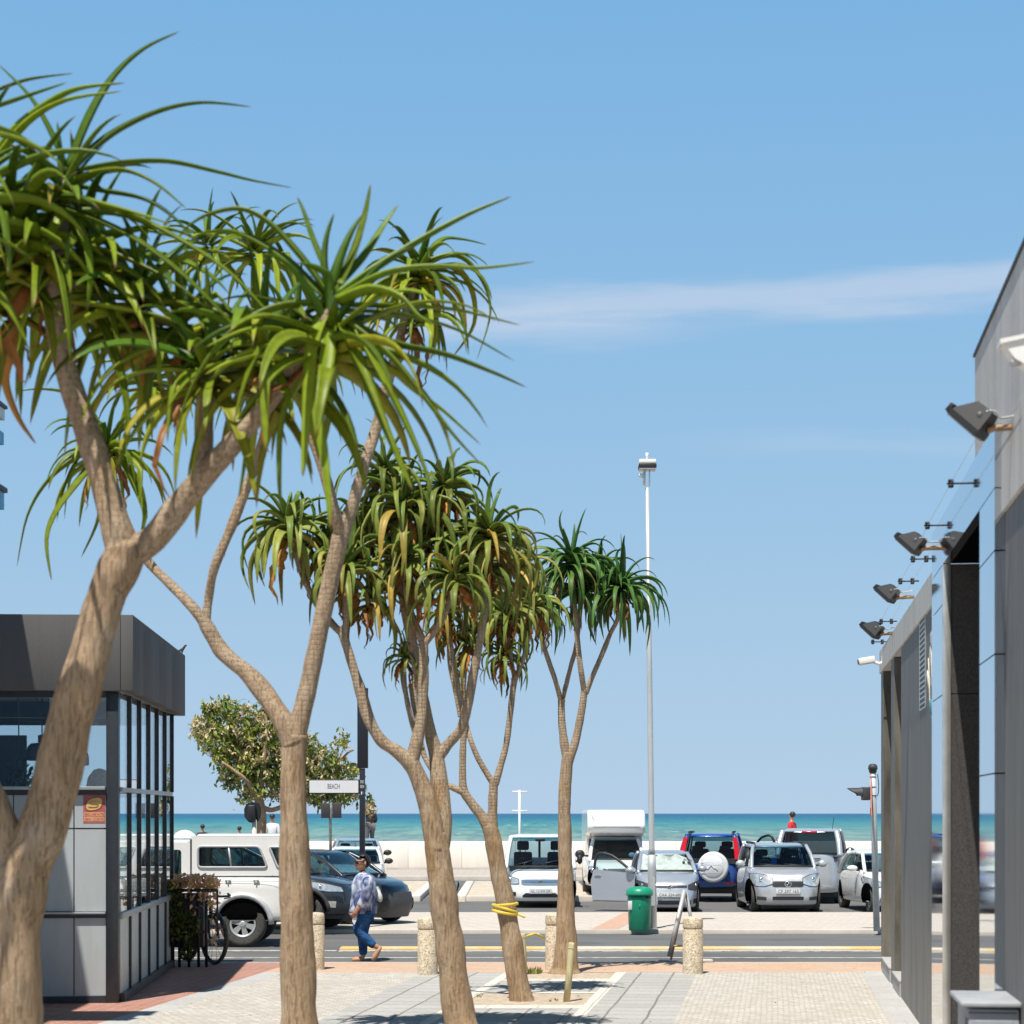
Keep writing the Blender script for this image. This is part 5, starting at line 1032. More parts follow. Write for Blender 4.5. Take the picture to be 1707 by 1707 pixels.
mb = MB(); yy = -2.178; mb.tube([(-.14, yy, .83), (-.06, yy, .89), (-.03, yy, .87), (.06, yy, .97), (.13, yy, .88), (.16, yy, .90), (.22, yy, .83)], .010, 5); mb.tube([(-.2, yy + .01, 1.03), (.36, yy + .015, 1.03)], .006, 5); mb.tube([(-.22, yy + .01, .76), (.3, yy + .01, .76), (.34, yy + .015, .8), (.34, yy + .01, .93), (.3, yy + .01, .98), (-.2, yy + .01, .98)], .007, 5); mb.build('cover_emblem', M['cover_line'], o)
hg = Vector((Wd * .485, .95, 0)); Md = Matrix.Translation(hg) @ Matrix.Rotation(R(58), 4, 'Z')
mb = MB(); mb.prism([Md @ Vector(p) for p in ((0, 0, .5), (0, 0, 1.1), (0, -1.05, 1.12), (0, -1.08, .5))], Md.to_3x3() @ Vector((.06, 0, 0))); o = mb.build('door', M['p_blue'], c.t)
mb = MB(); mb.tube(catmull([Md @ Vector(p) for p in ((.03, -.02, 1.08), (.0, -.35, 1.5), (-.05, -.6, 1.68), (-.06, -.9, 1.66), (0, -1.05, 1.12))], 5), .035, 8); mb.build('window_frame', M['black'], o)
mb = MB(); mb.add([Md @ Vector(p) for p in ((.02, -.06, 1.1), (0, -.35, 1.5), (-.05, -.6, 1.66), (-.05, -.88, 1.64), (.02, -1.03, 1.12))], [(0, 1, 2, 3, 4)]); mb.build('window', M['carglass'], o)
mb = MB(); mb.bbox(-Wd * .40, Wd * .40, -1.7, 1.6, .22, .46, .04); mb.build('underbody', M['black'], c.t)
# --- silver hatchback facing the camera, driver's door open
q = mpx(1522.5); yaw = R(180); Wd = 113 * q
c = Car('silver hatchback facing us with a sunshade in its windscreen and its door wide open', PARK, face(1117, 1522.5, dist=1.9, yaw=yaw), yaw, Wd, 1.9, -1.95, .12, [(-1.95, .9), (.5, .97), (.85, .95), (1.4, .84), (1.75, .72), (1.9, .6)], M['p_silverblue'], eF=3.6)
c.body(); c.cabin(.95, .2, -1.3, -1.75, Wd * .43, Wd * .345, Wd * .42, 1.36, .95, .92, side_split=(.42,), glassm=M['glass']); c.wheels((1.2, -1.2), .31, w=.2); c.mirrors(.65, 1.0, Wd * .45, M['p_silverblue'], .1, .075)
mb = MB(); vs = []
for i in range(9):
    u = -1 + i / 4; fold = .02 * (i % 2)
    for (yy, zz, hh) in ((.84, .98, Wd * .40), (.26, 1.32, Wd * .33)): vs.append(Vector((u * hh, yy - .02 + fold, zz + (.05 * (i % 3) if zz > 1.2 else 0) - (.07 if zz > 1.2 else 0))))
mb.add(vs, [(2 * i, 2 * i + 2, 2 * i + 3, 2 * i + 1) for i in range(8)]); o = mb.build('sunshade', M['shade_white'], c.t)
mb = MB()
for xo in (-.42, -.54): mb.ball((xo, .62, 1.15), (.035, .02, .045), 8); mb.tube([(xo - .06, .66, 1.19), (xo + .0, .62, 1.22)], .012, 5)
mb.build('shade_print', M['ink'], o)
c.lampset('headlight', [(.28 * Wd, .565, .64), (.38 * Wd, .53, .70), (.45 * Wd, .56, .74), (.475 * Wd, .66, .75)], mats=(M['blacktrim'], M['lamp']))
c.panel('grille', [(-.40, .595, .635), (0, .585, .63), (.40, .595, .635)], M['black'], .012); c.panel('chrome_strip', [(-.40, .637, .648), (0, .632, .643), (.40, .637, .648)], M['chrome'], .014); c.badge(0, .61, .06)
c.panel('lower_intake', [(-.5, .20, .30), (.5, .20, .30)], M['black'], .008)
for d in (-1, 1): c.panel('side_intake', sorted([(d * .56, .21, .33), (d * .74, .24, .33)]), M['black'], .01)
c.plate(0, .425, 'CAA 224-680', w=.60, h=.115)
hg = Vector((Wd * .475, 1.0, 0)); Md = Matrix.Translation(hg) @ Matrix.Rotation(R(66), 4, 'Z')
mb = MB(); mb.prism([Md @ Vector(p) for p in ((0, 0, .25), (0, 0.02, .9), (0, -1.02, .98), (0, -1.10, .72), (0, -1.06, .25))], Md.to_3x3() @ Vector((.09, 0, 0))); o = mb.build('door', M['p_silverblue'], c.t)
mb = MB(); mb.tube(catmull([Md @ Vector(p) for p in ((.03, -.02, .9), (.0, -.45, 1.22), (-.03, -.7, 1.34), (-.03, -.98, 1.33), (0.02, -1.04, .97))], 4), .035, 8); mb.build('window_frame', M['black'], o)
mb = MB(); mb.add([Md @ Vector(p) for p in ((.03, -.06, .92), (0, -.45, 1.21), (-.03, -.7, 1.33), (-.03, -.96, 1.32), (.03, -1.02, .97))], [(0, 1, 2, 3, 4)]); mb.build('window', M['carglass'], o)
mb = MB(); mb.ball(Md @ Vector((.12, -.08, .98)), (.13, .09, .075), 14); mb.build('mirror', M['p_silverblue'], o)
mb = MB(); mb.bbox(-.02, .0, -1.0, -.84, .82, .86, .006, M=Md @ Matrix.Translation((.115, 0, 0))); mb.build('door_handle', M['chrome'], o)
# --- white mini truck
q = mpx(1514); yaw = R(180); Wd = 126 * q
c = Car('white mini truck facing us between two aloe trunks, wipers on its flat windscreen', PARK, face(901, 1514, dist=1.6, yaw=yaw), yaw, Wd, 1.6, -2.4, .17, [(-2.4, .9), (-.3, .98), (1.1, 1.0), (1.35, .93), (1.5, .86), (1.6, .72)], M['p_white'], eF=4.0, cat='truck', name='parked_truck', lv=[(0, .93, -.06), (.1, .98, -.01), (.3, 1, 0), (.7, .985, -.04), (.9, .965, -.10), (.97, .95, -.16), (1, .92, -.24)])
c.body(); c.cabin(1.36, .95, -.25, -.32, Wd * .455, Wd * .385, Wd * .45, 1.74, 1.0, .98, pill=.05, glassm=M['windscreen'], rearglass=M['glass'], sideglass=M['glass']); c.seats(.25, 1.02, dx=.42, h=.6); c.wheel_steer(.95, 1.05, .42)
mb = MB(); mb.bbox(-Wd * .40, Wd * .40, -.3, -.24, .95, 1.2, .01); mb.build('cab_bulkhead', M['p_white'], c.t); mb = MB(); mb.bbox(-.03, .03, -.29, -.25, 1.2, 1.72, .01); mb.build('window_post', M['black'], c.t)
mb = MB(); mb.bbox(-.12, .12, 1.0, 1.03, 1.62, 1.69, .01); mb.build('interior_mirror', M['black'], c.t)
c.wipers(1.37, 1.03, [(.60, .14, .13, .06), (.08, -.5, .13, .06)]); c.mirrors(1.2, 1.18, Wd * .46, M['black'], .07, .12, .08)
c.wheels((1.05, -1.5), .30, w=.18)
c.lampset('headlight', [(.29 * Wd, .60, .70), (.36 * Wd, .59, .74), (.44 * Wd, .60, .80), (.475 * Wd, .63, .83)])
c.panel('grille', [(-.47, .60, .69), (-.40, .57, .70), (0, .565, .705), (.40, .57, .70), (.47, .60, .69)], M['chrome'], .012); c.panel('grille_bar', [(-.44, .625, .645), (.44, .625, .645)], M['ink'], .016); c.badge(0, .635, .065, kind=2)
c.panel('lower_intake', [(-.44, .27, .31), (-.36, .26, .37), (.36, .26, .37), (.44, .27, .31)], M['black'], .008)
for d in (-1, 1): c.panel('fog_recess', sorted([(d * .60, .30, .39), (d * .78, .27, .40)]), M['black'], .01)
mb = MB(); mb.bbox(-.42, .42, .9, 1.45, .1, .2, .03); mb.build('sump_guard', M['black'], c.t); c.plate(0, .41, 'NL 12 RM GP', w=.56, h=.125, mat=M['plate_blue'])
mb = MB(); mb.bbox(-Wd * .47, Wd * .47, -2.4, -.42, .92, 1.0, .02); mb.bbox(-Wd * .49, -Wd * .47, -2.4, -.42, .75, 1.05, .01); mb.bbox(Wd * .47, Wd * .49, -2.4, -.42, .75, 1.05, .01); mb.build('load_bed', M['p_white'], c.t)
# --- camper
q = mpx(1503); yaw = R(180); Wd = 104 * q
c = Car('white camper van facing us with a tall overhanging sleeping box over its cab', PARK, face(1031, 1503, dist=1.9, yaw=yaw), yaw, Wd, 1.9, -3.6, .42, [(-3.6, 1.0), (-.2, 1.1), (.8, 1.1), (1.5, 1.0), (1.9, .86)], M['p_white'], eF=3.6, cat='camper', name='camper_van')
c.body(); c.cabin(.95, .35, -.35, -.6, Wd * .44, Wd * .36, Wd * .44, 1.64, 1.08, 1.1, pill=.05); c.seats(-.05, 1.06, h=.42); c.wheels((1.25, -2.3), .38, w=.26)
zt_ = (1503 - 1350) * q
mb = MB()
prof = [(-3.7, .62), (-3.7, zt_), (.55, zt_), (.80, zt_ - .10), (.92, zt_ - .45), (.82, zt_ - .62), (.35, zt_ - .70), (-.35, zt_ - .72), (-.5, .62)]
mq = MB(); mq.box(-Wd * .42, Wd * .42, -.33, -.28, 1.0, 1.62); mq.build('cab_bulkhead', M['fabric'], c.t)
hw = 100 * q / 2; mb.prism([(-hw * .985, y, z) for y, z in prof], (hw * 1.97, 0, 0)); o = mb.build('living_box', M['p_white'], c.t)
bv = o.modifiers.new('b', 'BEVEL'); bv.width = .07; bv.segments = 3; bv.limit_method = 'ANGLE'
mb = MB(); mb.bbox(-hw * .8, hw * .8, .885, .945, zt_ - .46, zt_ - .43, .01); mb.bbox(hw * .8, hw * .83, .84, .92, zt_ - .16, zt_ - .13, .008); mb.build('box_trim', M['cover_line'], o)
c.lampset('headlight', [(.33 * Wd, .70, .88), (.40 * Wd, .69, .90), (.455 * Wd, .72, .88)]); c.panel('grille', [(-.4, .74, .86), (.4, .74, .86)], M['blacktrim'], .01)
c.panel('bumper', [(-Wd * .47, .36, .64), (0, .34, .64), (Wd * .47, .36, .64)], M['galv'], .06); c.panel('bumper_intake', [(-Wd * .40, .47, .54), (Wd * .40, .47, .54)], M['black'], .07)
c.mirrors(.75, 1.22, Wd * .45, M['black'], .13, .12, .16); 
mb = MB(); mb.tube([(.3, .65, 1.2), (.3, .62, 1.26)], .05, 8); mb.build('licence_disc', M['plate'], c.t); mb = MB(); mb.ball((-.42, .72, 1.2), (.09, .02, .07), 10); mb.build('round_sticker', M['plate'], c.t)
# --- white car at the right edge
q = mpx(1524); yaw = R(183); Wd = 112 * q
c = Car('white car at the right edge, half hidden by the traffic light pole and grey building', PARK, face(1506, 1524, dist=2.0, yaw=yaw), yaw, Wd, 2.0, -2.2, .22, [(-2.2, .9), (.5, .98), (.9, .95), (1.6, .84), (2.0, .66)], M['p_white'])
c.body(); c.cabin(.95, .2, -1.3, -1.9, Wd * .43, Wd * .345, Wd * .42, 1.38, .97, .92, side_split=(.45,)); c.seats(-.2, .95, h=.36); c.wheels((1.3, -1.4), .32, w=.2); c.mirrors(.65, 1.02, Wd * .46, M['p_white'], .13, .07)
c.lampset('headlight', [(.30 * Wd, .62, .72), (.40 * Wd, .60, .80), (.465 * Wd, .66, .84)]); c.panel('grille', [(-.3, .62, .72), (.3, .62, .72)], M['black'], .01); c.panel('lower_intake', [(-.5, .26, .36), (.5, .26, .36)], M['black'], .01); c.plate(0, .48, '')
# --- two pale cars behind the walking woman
q = mpx(1499); yaw = R(183); Wd = 106 * q
c = Car('white car with dark windscreen facing us just behind the walking woman', PARK, face(590, 1499, dist=2.0, yaw=yaw), yaw, Wd, 2.0, -2.2, .22, [(-2.2, .9), (.5, .96), (.9, .94), (1.6, .80), (2.0, .62)], M['p_white'], yc=-.2)
c.body(); c.cabin(1.0, .25, -1.2, -1.9, Wd * .43, Wd * .35, Wd * .42, 1.33, .96, .92, side_split=(.45,)); c.seats(-.1, .93, h=.34); c.wheels((1.3, -1.4), .31, w=.2); c.mirrors(.7, 1.0, Wd * .47, M['black'], .12, .08, .05)
c.lampset('headlight', [(.30 * Wd, .58, .68), (.40 * Wd, .57, .74), (.465 * Wd, .62, .78)]); c.panel('grille', [(-.3, .6, .68), (.3, .6, .68)], M['black'], .01); c.plate(0, .42, '')
mb = MB(); mb.tube([(0, .0, 1.38), (0.0, -.1, 1.5)], .01, 5); mb.build('aerial', M['black'], c.t); mb = MB(); mb.bbox(.05, .09, .62, .63, 1.03, 1.22, .004); mb.build('hanging_tag', M['stick_red'], c.t)
q = mpx(1480); yaw = R(187)
c = Car('silver blue car parked behind the white one, its roof against the sea wall', PARK, face(600, 1481, dist=2.0, yaw=yaw), yaw, 92 * q, 2.0, -2.3, .22, [(-2.3, .92), (.5, 1.02), (.9, 1.0), (1.6, .86), (2.0, .66)], M['p_silverblue']); Wd = 92 * q
c.body(); c.cabin(1.0, .3, -1.2, -1.9, Wd * .43, Wd * .355, Wd * .42, 1.46, 1.02, .96, side_split=(.45,)); c.seats(-.1, .98, h=.38); c.wheels((1.35, -1.4), .33, w=.2); c.mirrors(.7, 1.08, Wd * .47, M['black'], .13, .09, .05); c.lampset('headlight', [(.32 * Wd, .62, .74), (.46 * Wd, .64, .82)])
# --- dark crossover and dark car facing right beyond the street tree
q = mpx(1548); yaw = R(-104)
c = Car('dark blue grey crossover facing right, nose showing between slim trunk and woman', None, face(602, 1549, z=0.02, dist=2.3, yaw=yaw), yaw, 1.85, 2.3, -2.3, .30, [(-2.3, 1.0), (.7, 1.08), (1.0, 1.06), (1.7, .98), (2.1, .88), (2.3, .74)], M['p_dark'], eF=2.8)
c.t.location.z = .02; c.body(); c.cabin(1.15, .1, -1.7, -2.1, .80, .66, .78, 1.60, 1.06, 1.04, side_split=(.40, .72)); c.wheels((1.42, -1.35), .36, w=.24, spokes=5); c.mirrors(.75, 1.12, .83, M['p_dark'])
c.lampset('headlight', [(.50, .74, .82), (.68, .75, .90), (.82, .80, .95), (.88, .86, .96)]); c.panel('grille', [(-.5, .55, .78), (.5, .55, .78)], M['black'], .01)
for d in (-1, 1): c.panel('fog_light', sorted([(d * .62, .44, .56), (d * .80, .46, .58)]), M['reflector'], .012)
c.panel('lower_cladding', [(-.86, .22, .36), (.86, .22, .36)], M['blacktrim'], .02); 
for d in (-1, 1): c.panel('sill_cladding', [(-1.7, .28, .40), (1.8, .28, .40)], M['blacktrim'], .012, side=d, sub=8)
for d in (-1, 1):
    mb = MB(); pts = [(d * (c.sx(1.42 + .46 * math.cos(k * PI / 12), .5) + .0), 1.42 + .46 * math.cos(k * PI / 12), .36 + .46 * math.sin(k * PI / 12)) for k in range(13)]; mb.tube(pts, .045, 6); mb.build('arch_cladding', M['blacktrim'], c.t)
yaw = R(-122)
c = Car('glossy dark small car with matt black bumper, half behind the walking woman', None, face(668, 1540, z=0.02, dist=1.95, yaw=yaw), yaw, 1.7, 2.0, -2.1, .24, [(-2.1, .95), (.6, 1.0), (.95, .96), (1.6, .86), (2.0, .72)], M['p_dark'], eF=3.0)
c.t.location.z = .02; c.body(); c.cabin(1.0, .2, -1.4, -1.9, .72, .6, .7, 1.42, .98, .96, side_split=(.42,)); c.wheels((1.25, -1.3), .32, w=.2)
c.panel('bumper', [(-.84, .16, .62), (-.5, .14, .64), (0, .14, .64), (.5, .14, .64), (.84, .16, .62)], M['blacktrim'], .05); c.panel('fog_recess', [(-.72, .28, .5), (-.42, .26, .52)], M['black'], .065); c.panel('fog_recess', [(.42, .26, .52), (.72, .28, .5)], M['black'], .065); c.lampset('headlight', [(.5, .66, .76), (.7, .66, .80)])
# --- white pickup with canopy, side on
q = mpx(1579); p = G(405, 1579, ROAD); yaw = R(90)
c = Car('white pickup with a windowed canopy standing side on behind the flower planter', None, (p.x, p.y, ROAD), yaw, 1.75, 3.2, -.95, .46, [(-.95, 1.20), (1.6, 1.20), (2.6, 1.12), (3.2, .95)], M['p_white'], eF=4.5, eR=7, name='pickup_truck', cat='pickup', lv=[(0, .955, -.05), (.1, .985, 0), (.35, 1, 0), (.8, 1.0, 0), (.9, .985, -.02), (1.0, .96, -.05)])
c.t.location.y += .8; c.body(); zc = (1579 - 1394) * q
# local: the car faces -X in the photo; y forward, flank towards the camera is x = +0.875
X = lambda px: (405 - px) * q; Z = lambda py: (1579 - py) * q
xs = .80
def wall_win(mb, outer, inner, x):                     # flank panel with a window opening: ring of quads
    n = len(outer); vs = [Vector((x, a, b)) for a, b in outer] + [Vector((x, a, b)) for a, b in inner]; mb.add(vs, [(i, (i + 1) % n, n + (i + 1) % n, n + i) for i in range(n)])
def rounded(pts, r=.07, k=4):
    out = []
    for i, p in enumerate(pts):
        p = Vector(p); a = (Vector(pts[i - 1]) - p).normalized(); b = (Vector(pts[(i + 1) % len(pts)]) - p).normalized()
        for j in range(k + 1):
            t = j / k; out.append(tuple(p + a * r * (1 - t) ** 2 + b * r * t ** 2))
    return out
yb0, yf0 = -.90, X(318)
win = rounded([(X(330), Z(1411)), (X(432), Z(1411)), (X(446), Z(1446)), (X(330), Z(1446))]); win2 = rounded([(X(449), Z(1412)), (X(484), Z(1412)), (X(492), Z(1446)), (X(463), Z(1446))], .04)
fr = rounded([(yf0, zc - .05), (X(440), zc - .05), (X(454), Z(1460)), (yf0, Z(1460))], .02); fr2 = rounded([(X(440), zc - .05), (X(488), zc - .05), (X(499), Z(1460)), (X(454), Z(1460))], .02)
for d in (1, -1):
    mb = MB(); wall_win(mb, fr, win, d * xs); wall_win(mb, fr2, win2, d * xs); mb.build('canopy_side', M['p_white'], c.t)
    for w_ in (win, win2):
        mb = MB(); mb.add([Vector((d * (xs - .005), a, b)) for a, b in w_], [tuple(range(len(w_)))]); o = mb.build('canopy_window', M['carglass'], c.t)
        mb = MB(); lp = [(d * (xs + .004), a, b) for a, b in w_]; mb.tube(lp + lp[:1], .022, 6, cap=False); mb.build('window_frame', M['cover_line'], o)
    mb = MB(); mb.tube([(d * xs, X(381), Z(1411)), (d * xs, X(385.5), Z(1446))], .018, 6); mb.build('window_divider', M['galv'], c.t)
mb = MB(); mb.prism([(-xs, yf0 + .0, zc - .05), (xs, yf0, zc - .05), (xs * .96, X(487), zc - .05), (-xs * .96, X(487), zc - .05)], (0, 0, .05)); mb.bbox(-xs * .93, xs * .93, X(480), yf0 - .1, zc - .01, zc + .035, .03); mb.build('canopy_roof', M['p_white'], c.t)
mb = MB(); mb.prism([(-xs, yf0 - .02, 1.1), (xs, yf0 - .02, 1.1), (xs, yf0 - .02, zc - .05), (-xs, yf0 - .02, zc - .05)], (0, .03, 0)); mb.build('canopy_front', M['darkglass'], c.t)
mb = MB(); mb.add([Vector(p) for p in ((-xs, X(499), Z(1460)), (xs, X(499), Z(1460)), (xs, X(488), zc - .05), (-xs, X(488), zc - .05))], [(0, 1, 2, 3)]); mb.build('canopy_rear_window', M['darkglass'], c.t)
mb = MB(); mb.tube([(.3, X(348), Z(1413)), (.3, X(384), Z(1452))], .025, 6); mb.tube([(-.4, X(352), Z(1410)), (-.4, X(400), Z(1455))], .03, 6); mb.bbox(-.6, .5, X(440), X(336), 1.1, 1.24, .03); mb.build('load', M['galv'], c.t)
hT = .70; zc2 = Z(1401)
mb = MB(); mb.bbox(-hT, hT, X(313) + .02, X(313) + 1.2, zc2 - .06, zc2, .03); mb.build('cab_roof', M['p_white'], c.t)
for d in (1, -1):
    o_ = rounded([(X(317), zc2 - .03), (X(317), 1.15), (X(317) + 1.6, 1.12), (X(317) + 1.1, zc2 - .03)], .03); i_ = rounded([(X(302), zc2 - .16), (X(302), 1.2), (X(317) + 1.42, 1.18), (X(317) + 1.05, zc2 - .16)], .06)
    mb = MB(); wall_win(mb, o_, i_, d * .78); mb.build('cab_side', M['p_white'], c.t); mb = MB(); mb.add([Vector((d * .775, a, b)) for a, b in i_], [tuple(range(len(i_)))]); mb.build('cab_window', M['carglass'], c.t)
mb = MB(); mb.add([Vector(p) for p in ((-.76, X(317) + 1.6, 1.12), (.76, X(317) + 1.6, 1.12), (.68, X(317) + 1.15, zc2 - .04), (-.68, X(317) + 1.15, zc2 - .04))], [(0, 1, 2, 3)]); mb.build('windscreen', M['windscreen'], c.t)
c.wheels((0.0,), .40, w=.25, spokes=6, frac=.60, sides=(1, -1)); c.wheels((2.75,), .40, w=.25, spokes=6, frac=.6, arch=False)
for d in (1, -1):
    mb = MB(); pts = [(d * .878, .50 * math.cos(k * PI / 14 ), .40 + .50 * math.sin(k * PI / 14)) for k in range(15)]; mb.tube(pts, .055, 8, sq=.9); mb.build('arch_flare', M['galv'], c.t)
    for px_ in (381, 428):
        mb = MB(); mb.bbox(d * .88 - .015, d * .88 + .015, X(px_) - .05, X(px_) + .05, Z(1469), Z(1465.5), .008); mb.tube([(d * .885, X(px_), Z(1468)), (d * .885, X(px_), Z(1474))], .012, 6); mb.build('rope_hook', M['galv'], c.t)
    mb = MB(); mb.box(min(d * .878, d * .88), max(d * .878, d * .88), -.85, 1.5, 1.135, 1.142); mb.build('body_crease', M['cover_line'], c.t)
# ------------------------------------------------------------------ street furniture
def up(px, Y, py): return H - (py - HY) / F * Y
# tall lamp post beside the bin
p = G(1088, 1548, 0.02); Y = p.y; s1 = Y / F
t = thing('street_lamp', 'tall slender grey lamp post beside the green bin, with a flat square lantern on top', 'street lamp', p)
top = up(0, Y, 815); lean = (1079 - 1088) * s1
zs = [0, up(0, Y, 1425), up(0, Y, 1418), top]
mb = MB(); mb.tube([(lean * z / top, 0, z - .02) for z in (0, 1.2, zs[1])], [7.2 * s1, 7.0 * s1, 6.6 * s1], 16); mb.tube([(lean * z / top, 0, z) for z in (zs[1] - .02, zs[1] + .1, top * .6, top)], [6.4 * s1, 4.9 * s1, 4.4 * s1, 3.2 * s1], 16); mb.build('pole', M['galv'], t)
mb = MB(); mb.box(lean * .12 - .05, lean * .12 + .05, -.115, -.09, .45, 1.0); mb.build('access_door', M['galv'], t)
lx = lean
mb = MB(); zz = lambda py: up(0, Y, py)
mb.bbox(lx - .055, lx - .03, -.05, .05, zz(812), zz(786), .006); mb.bbox(lx + .03, lx + .055, -.05, .05, zz(812), zz(786), .006); mb.bbox(lx - .085, lx - .056, -.05, .05, zz(810), zz(788), .006); mb.build('bracket', M['steel'], t)
mb = MB(); mb.bbox(lx - .17, lx + .17, -.17, .17, zz(783.5), zz(776.5), .012); mb.build('lamp_housing', M['black'], t)
mb = MB(); mb.bbox(lx - .165, lx + .165, -.165, .165, zz(776.4), zz(769), .02); mb.build('lamp_lid', M['white'], t)
mb = MB(); mb.bbox(lx - .16, lx + .16, -.16, .16, zz(785.5), zz(783.6), .003); mb.build('lamp_glass', M['galv'], t)
mb = MB(); mb.tube([(lx - .005, 0, zz(769)), (lx - .005, 0, zz(762)), (lx - .005, 0, zz(757))], [.012, .025, .035], 10); mb.build('photocell', M['white'], t)
mb = MB(); mb.tube([(lx - .085, 0, zz(795)), (lx - .16, -.02, zz(794))], [.04, .035], 10); mb.build('side_sensor', M['white'], t)
# green bin
p = G(1066, 1551, 0.02); q = mpx(1551, .02)
t = thing('litter_bin', 'round green plastic litter bin with overhanging lid beside the lamp post', 'bin', p)
M['green'] = plain('green plastic', (0.012, 0.27, 0.15), 0.38, var=0.15, scale=4); hb_ = 73 * q
mb = MB(); mb.lathe([(0.0, 0), (.19, 0), (.205, .02), (.228, hb_ * .72), (.228, hb_ * .8), (.20, hb_ * .8)], n=32); mb.build('bin_body', M['green'], t)
mb = MB(); mb.lathe([(.225, hb_ * .80), (.262, hb_ * .80), (.262, hb_ * .84), (.25, hb_ * .92), (.2, hb_ * .975), (.11, hb_), (0, hb_ * 1.005)], n=32); mb.build('lid', M['green'], t)
mb = MB(); mb.bbox(-.155, -.075, -.225, -.205, hb_ * .48, hb_ * .68, .004, M=Matrix.Rotation(R(-22), 4, 'Z')); mb.build('notice', M['plate'], t)
mb = MB(); mb.bbox(-.05, .05, -.245, -.222, hb_ * .74, hb_ * .83, .01, M=Matrix.Rotation(R(42), 4, 'Z')); mb.build('latch', M['black'], t)
mb = MB(); mb.tube([(-.01, -.225, hb_ * .60), (-.005, -.225, hb_ * .56), (-.015, -.225, hb_ * .52)], .008, 5); mb.build('notice_print', M['green'], t)
# aggregate bollards
def _agg():
    b = NB('exposed aggregate'); v = b.n('ShaderNodeTexVoronoi'); v.inputs['Scale'].default_value = 62; b.L.new(b.co(), v.inputs[0]); n = b.noise(3, 4)
    c = b.ramp(v.outputs['Color'], [(0.15, (0.38, 0.29, 0.19)), (0.4, (0.62, 0.51, 0.36)), (0.65, (0.72, 0.63, 0.48)), (0.9, (0.80, 0.74, 0.62))]); c = b.mix(b.math('MULTIPLY', b.rng(n, .45, .75), .3), c, (0.33, 0.27, 0.2))
    b.bump(v.outputs['Distance'], 0.7, 0.01); return b.fin(c, 0.85, spec=.3)
M['agg'] = _agg()
for px_, pb, lab in ((524, 1616, 'stubby pebbled concrete bollard half behind the slim straight trunk, leftmost of the row'), (713, 1624, 'pebbled concrete bollard half hidden by the third, much forked aloe trunk'), (926, 1617, 'pebbled concrete bollard behind the flared trunk of the farthest aloe'), (1155, 1623, 'pebbled concrete bollard standing clear in the open, in front of the metal trestle')):
    p = G(px_, pb, 0); q = mpx(pb, 0); r = 17 * q; hh = 95 * q
    t = thing('bollard', lab, 'bollard', p, 0, 'aggregate bollards along the kerb')
    mb = MB(); mb.lathe([(r * .99, -.02), (r, .01), (r, hh * .77), (r * .97, hh * .785)], n=28); mb.build('shaft', M['agg'], t)
    mb = MB(); mb.lathe([(r * .90, hh * .785), (r * .90, hh * .797), (r * .97, hh * .80), (r, hh * .815), (r * .99, hh * .95), (r * .9, hh * .99), (r * .5, hh), (0, hh)], n=28); mb.build('cap', M['agg'], t)
# trestle barrier
p = G(1142, 1606, ROAD); q = mpx(1606, ROAD)
t = thing('trestle_barrier', 'empty grey metal trestle stand with stone feet behind the clear standing bollard', 'barrier', (p.x, p.y, ROAD))
A = lambda px, py, y=0: (( px - 1142) * q, y, (1606 - py) * q)
mb = MB(); mb.tube([A(1113, 1592, -.25), A(1141, 1484, 0)], .03, 8); mb.build('leg', M['galv'], t); mb = MB(); mb.tube([A(1119, 1602, .1), A(1143, 1486, .02)], .018, 6); mb.build('leg', M['rust'], t)
mb = MB(); mb.tube([A(1143, 1484, .05), A(1168, 1600, .3)], .026, 8); mb.build('leg', M['galv'], t); mb = MB(); mb.tube([A(1121, 1577, 0), A(1165, 1578, .2)], .018, 6); mb.build('crossbar', M['yellow_line'], t)
mb = MB(); mb.bbox(A(1098, 0)[0], A(1131, 0)[0], -.08, .12, 0, .05, .015); mb.build('foot', M['kerb'], t); mb = MB(); mb.bbox(A(1160, 0)[0], A(1190, 0)[0], .1, .3, 0, .05, .015); mb.build('foot', M['kerb'], t)
# stakes, strap, taped stick
M['pole_wood'] = plain('weathered pole', (0.50, 0.44, 0.25), 0.85, var=0.25, scale=14, st=(3, 3, .4))
for a, b, Yk, lab in (((944, 1669), (953, 1571), 0, 'pale timber stake leaning right at the edge of the near tree pit'), ((873, 1606), (870, 1556), 1, 'pale timber stake behind the leaning fourth aloe trunk')):
    g = G(a[0], a[1] if Yk == 0 else 1624); tp = W(b[0], b[1], g.y)
    t = thing('timber_stake', lab, 'stake', g); d = tp - g
    mb = MB(); mb.tube([(0, 0, -.03), d * .5 + Vector((.006, 0, 0)), d * .96, d], [.042, .040, .040, .032] if Yk == 0 else [.05, .047, .047, .04], 12); tag(mb.build('shaft', M['pole_wood'], t))
    mb = MB(); mb.tube([d * .9, d * .91], .044 if Yk == 0 else .052, 12); mb.build('band', plain('pale wood cut', (0.60, 0.54, 0.36), 0.8), t)
M['yellow'] = plain('yellow plastic', (0.72, 0.52, 0.06), 0.5)
cst = W(842, 1514, Y4); r0 = 19.5 / F * Y4
t = thing('yellow_strap', 'yellow plastic strap tied around the leaning fourth aloe trunk', 'strap', cst)
def ring(z0, tilt, ph, w=.018):
    mb = MB(); pts = [Vector(((r0 + .012) * math.cos(a), (r0 + .012) * math.sin(a), z0 + tilt * math.cos(a + ph))) for a in [2 * PI * k / 28 for k in range(29)]]; mb.tube(pts, w, 8, cap=False, sq=.55, ax=(0, 0, 1)); mb.build('loop', M['yellow'], t)
ring(.045, .012, 0); ring(-.005, .05, PI * .95); ring(-.045, .03, .3 + PI)
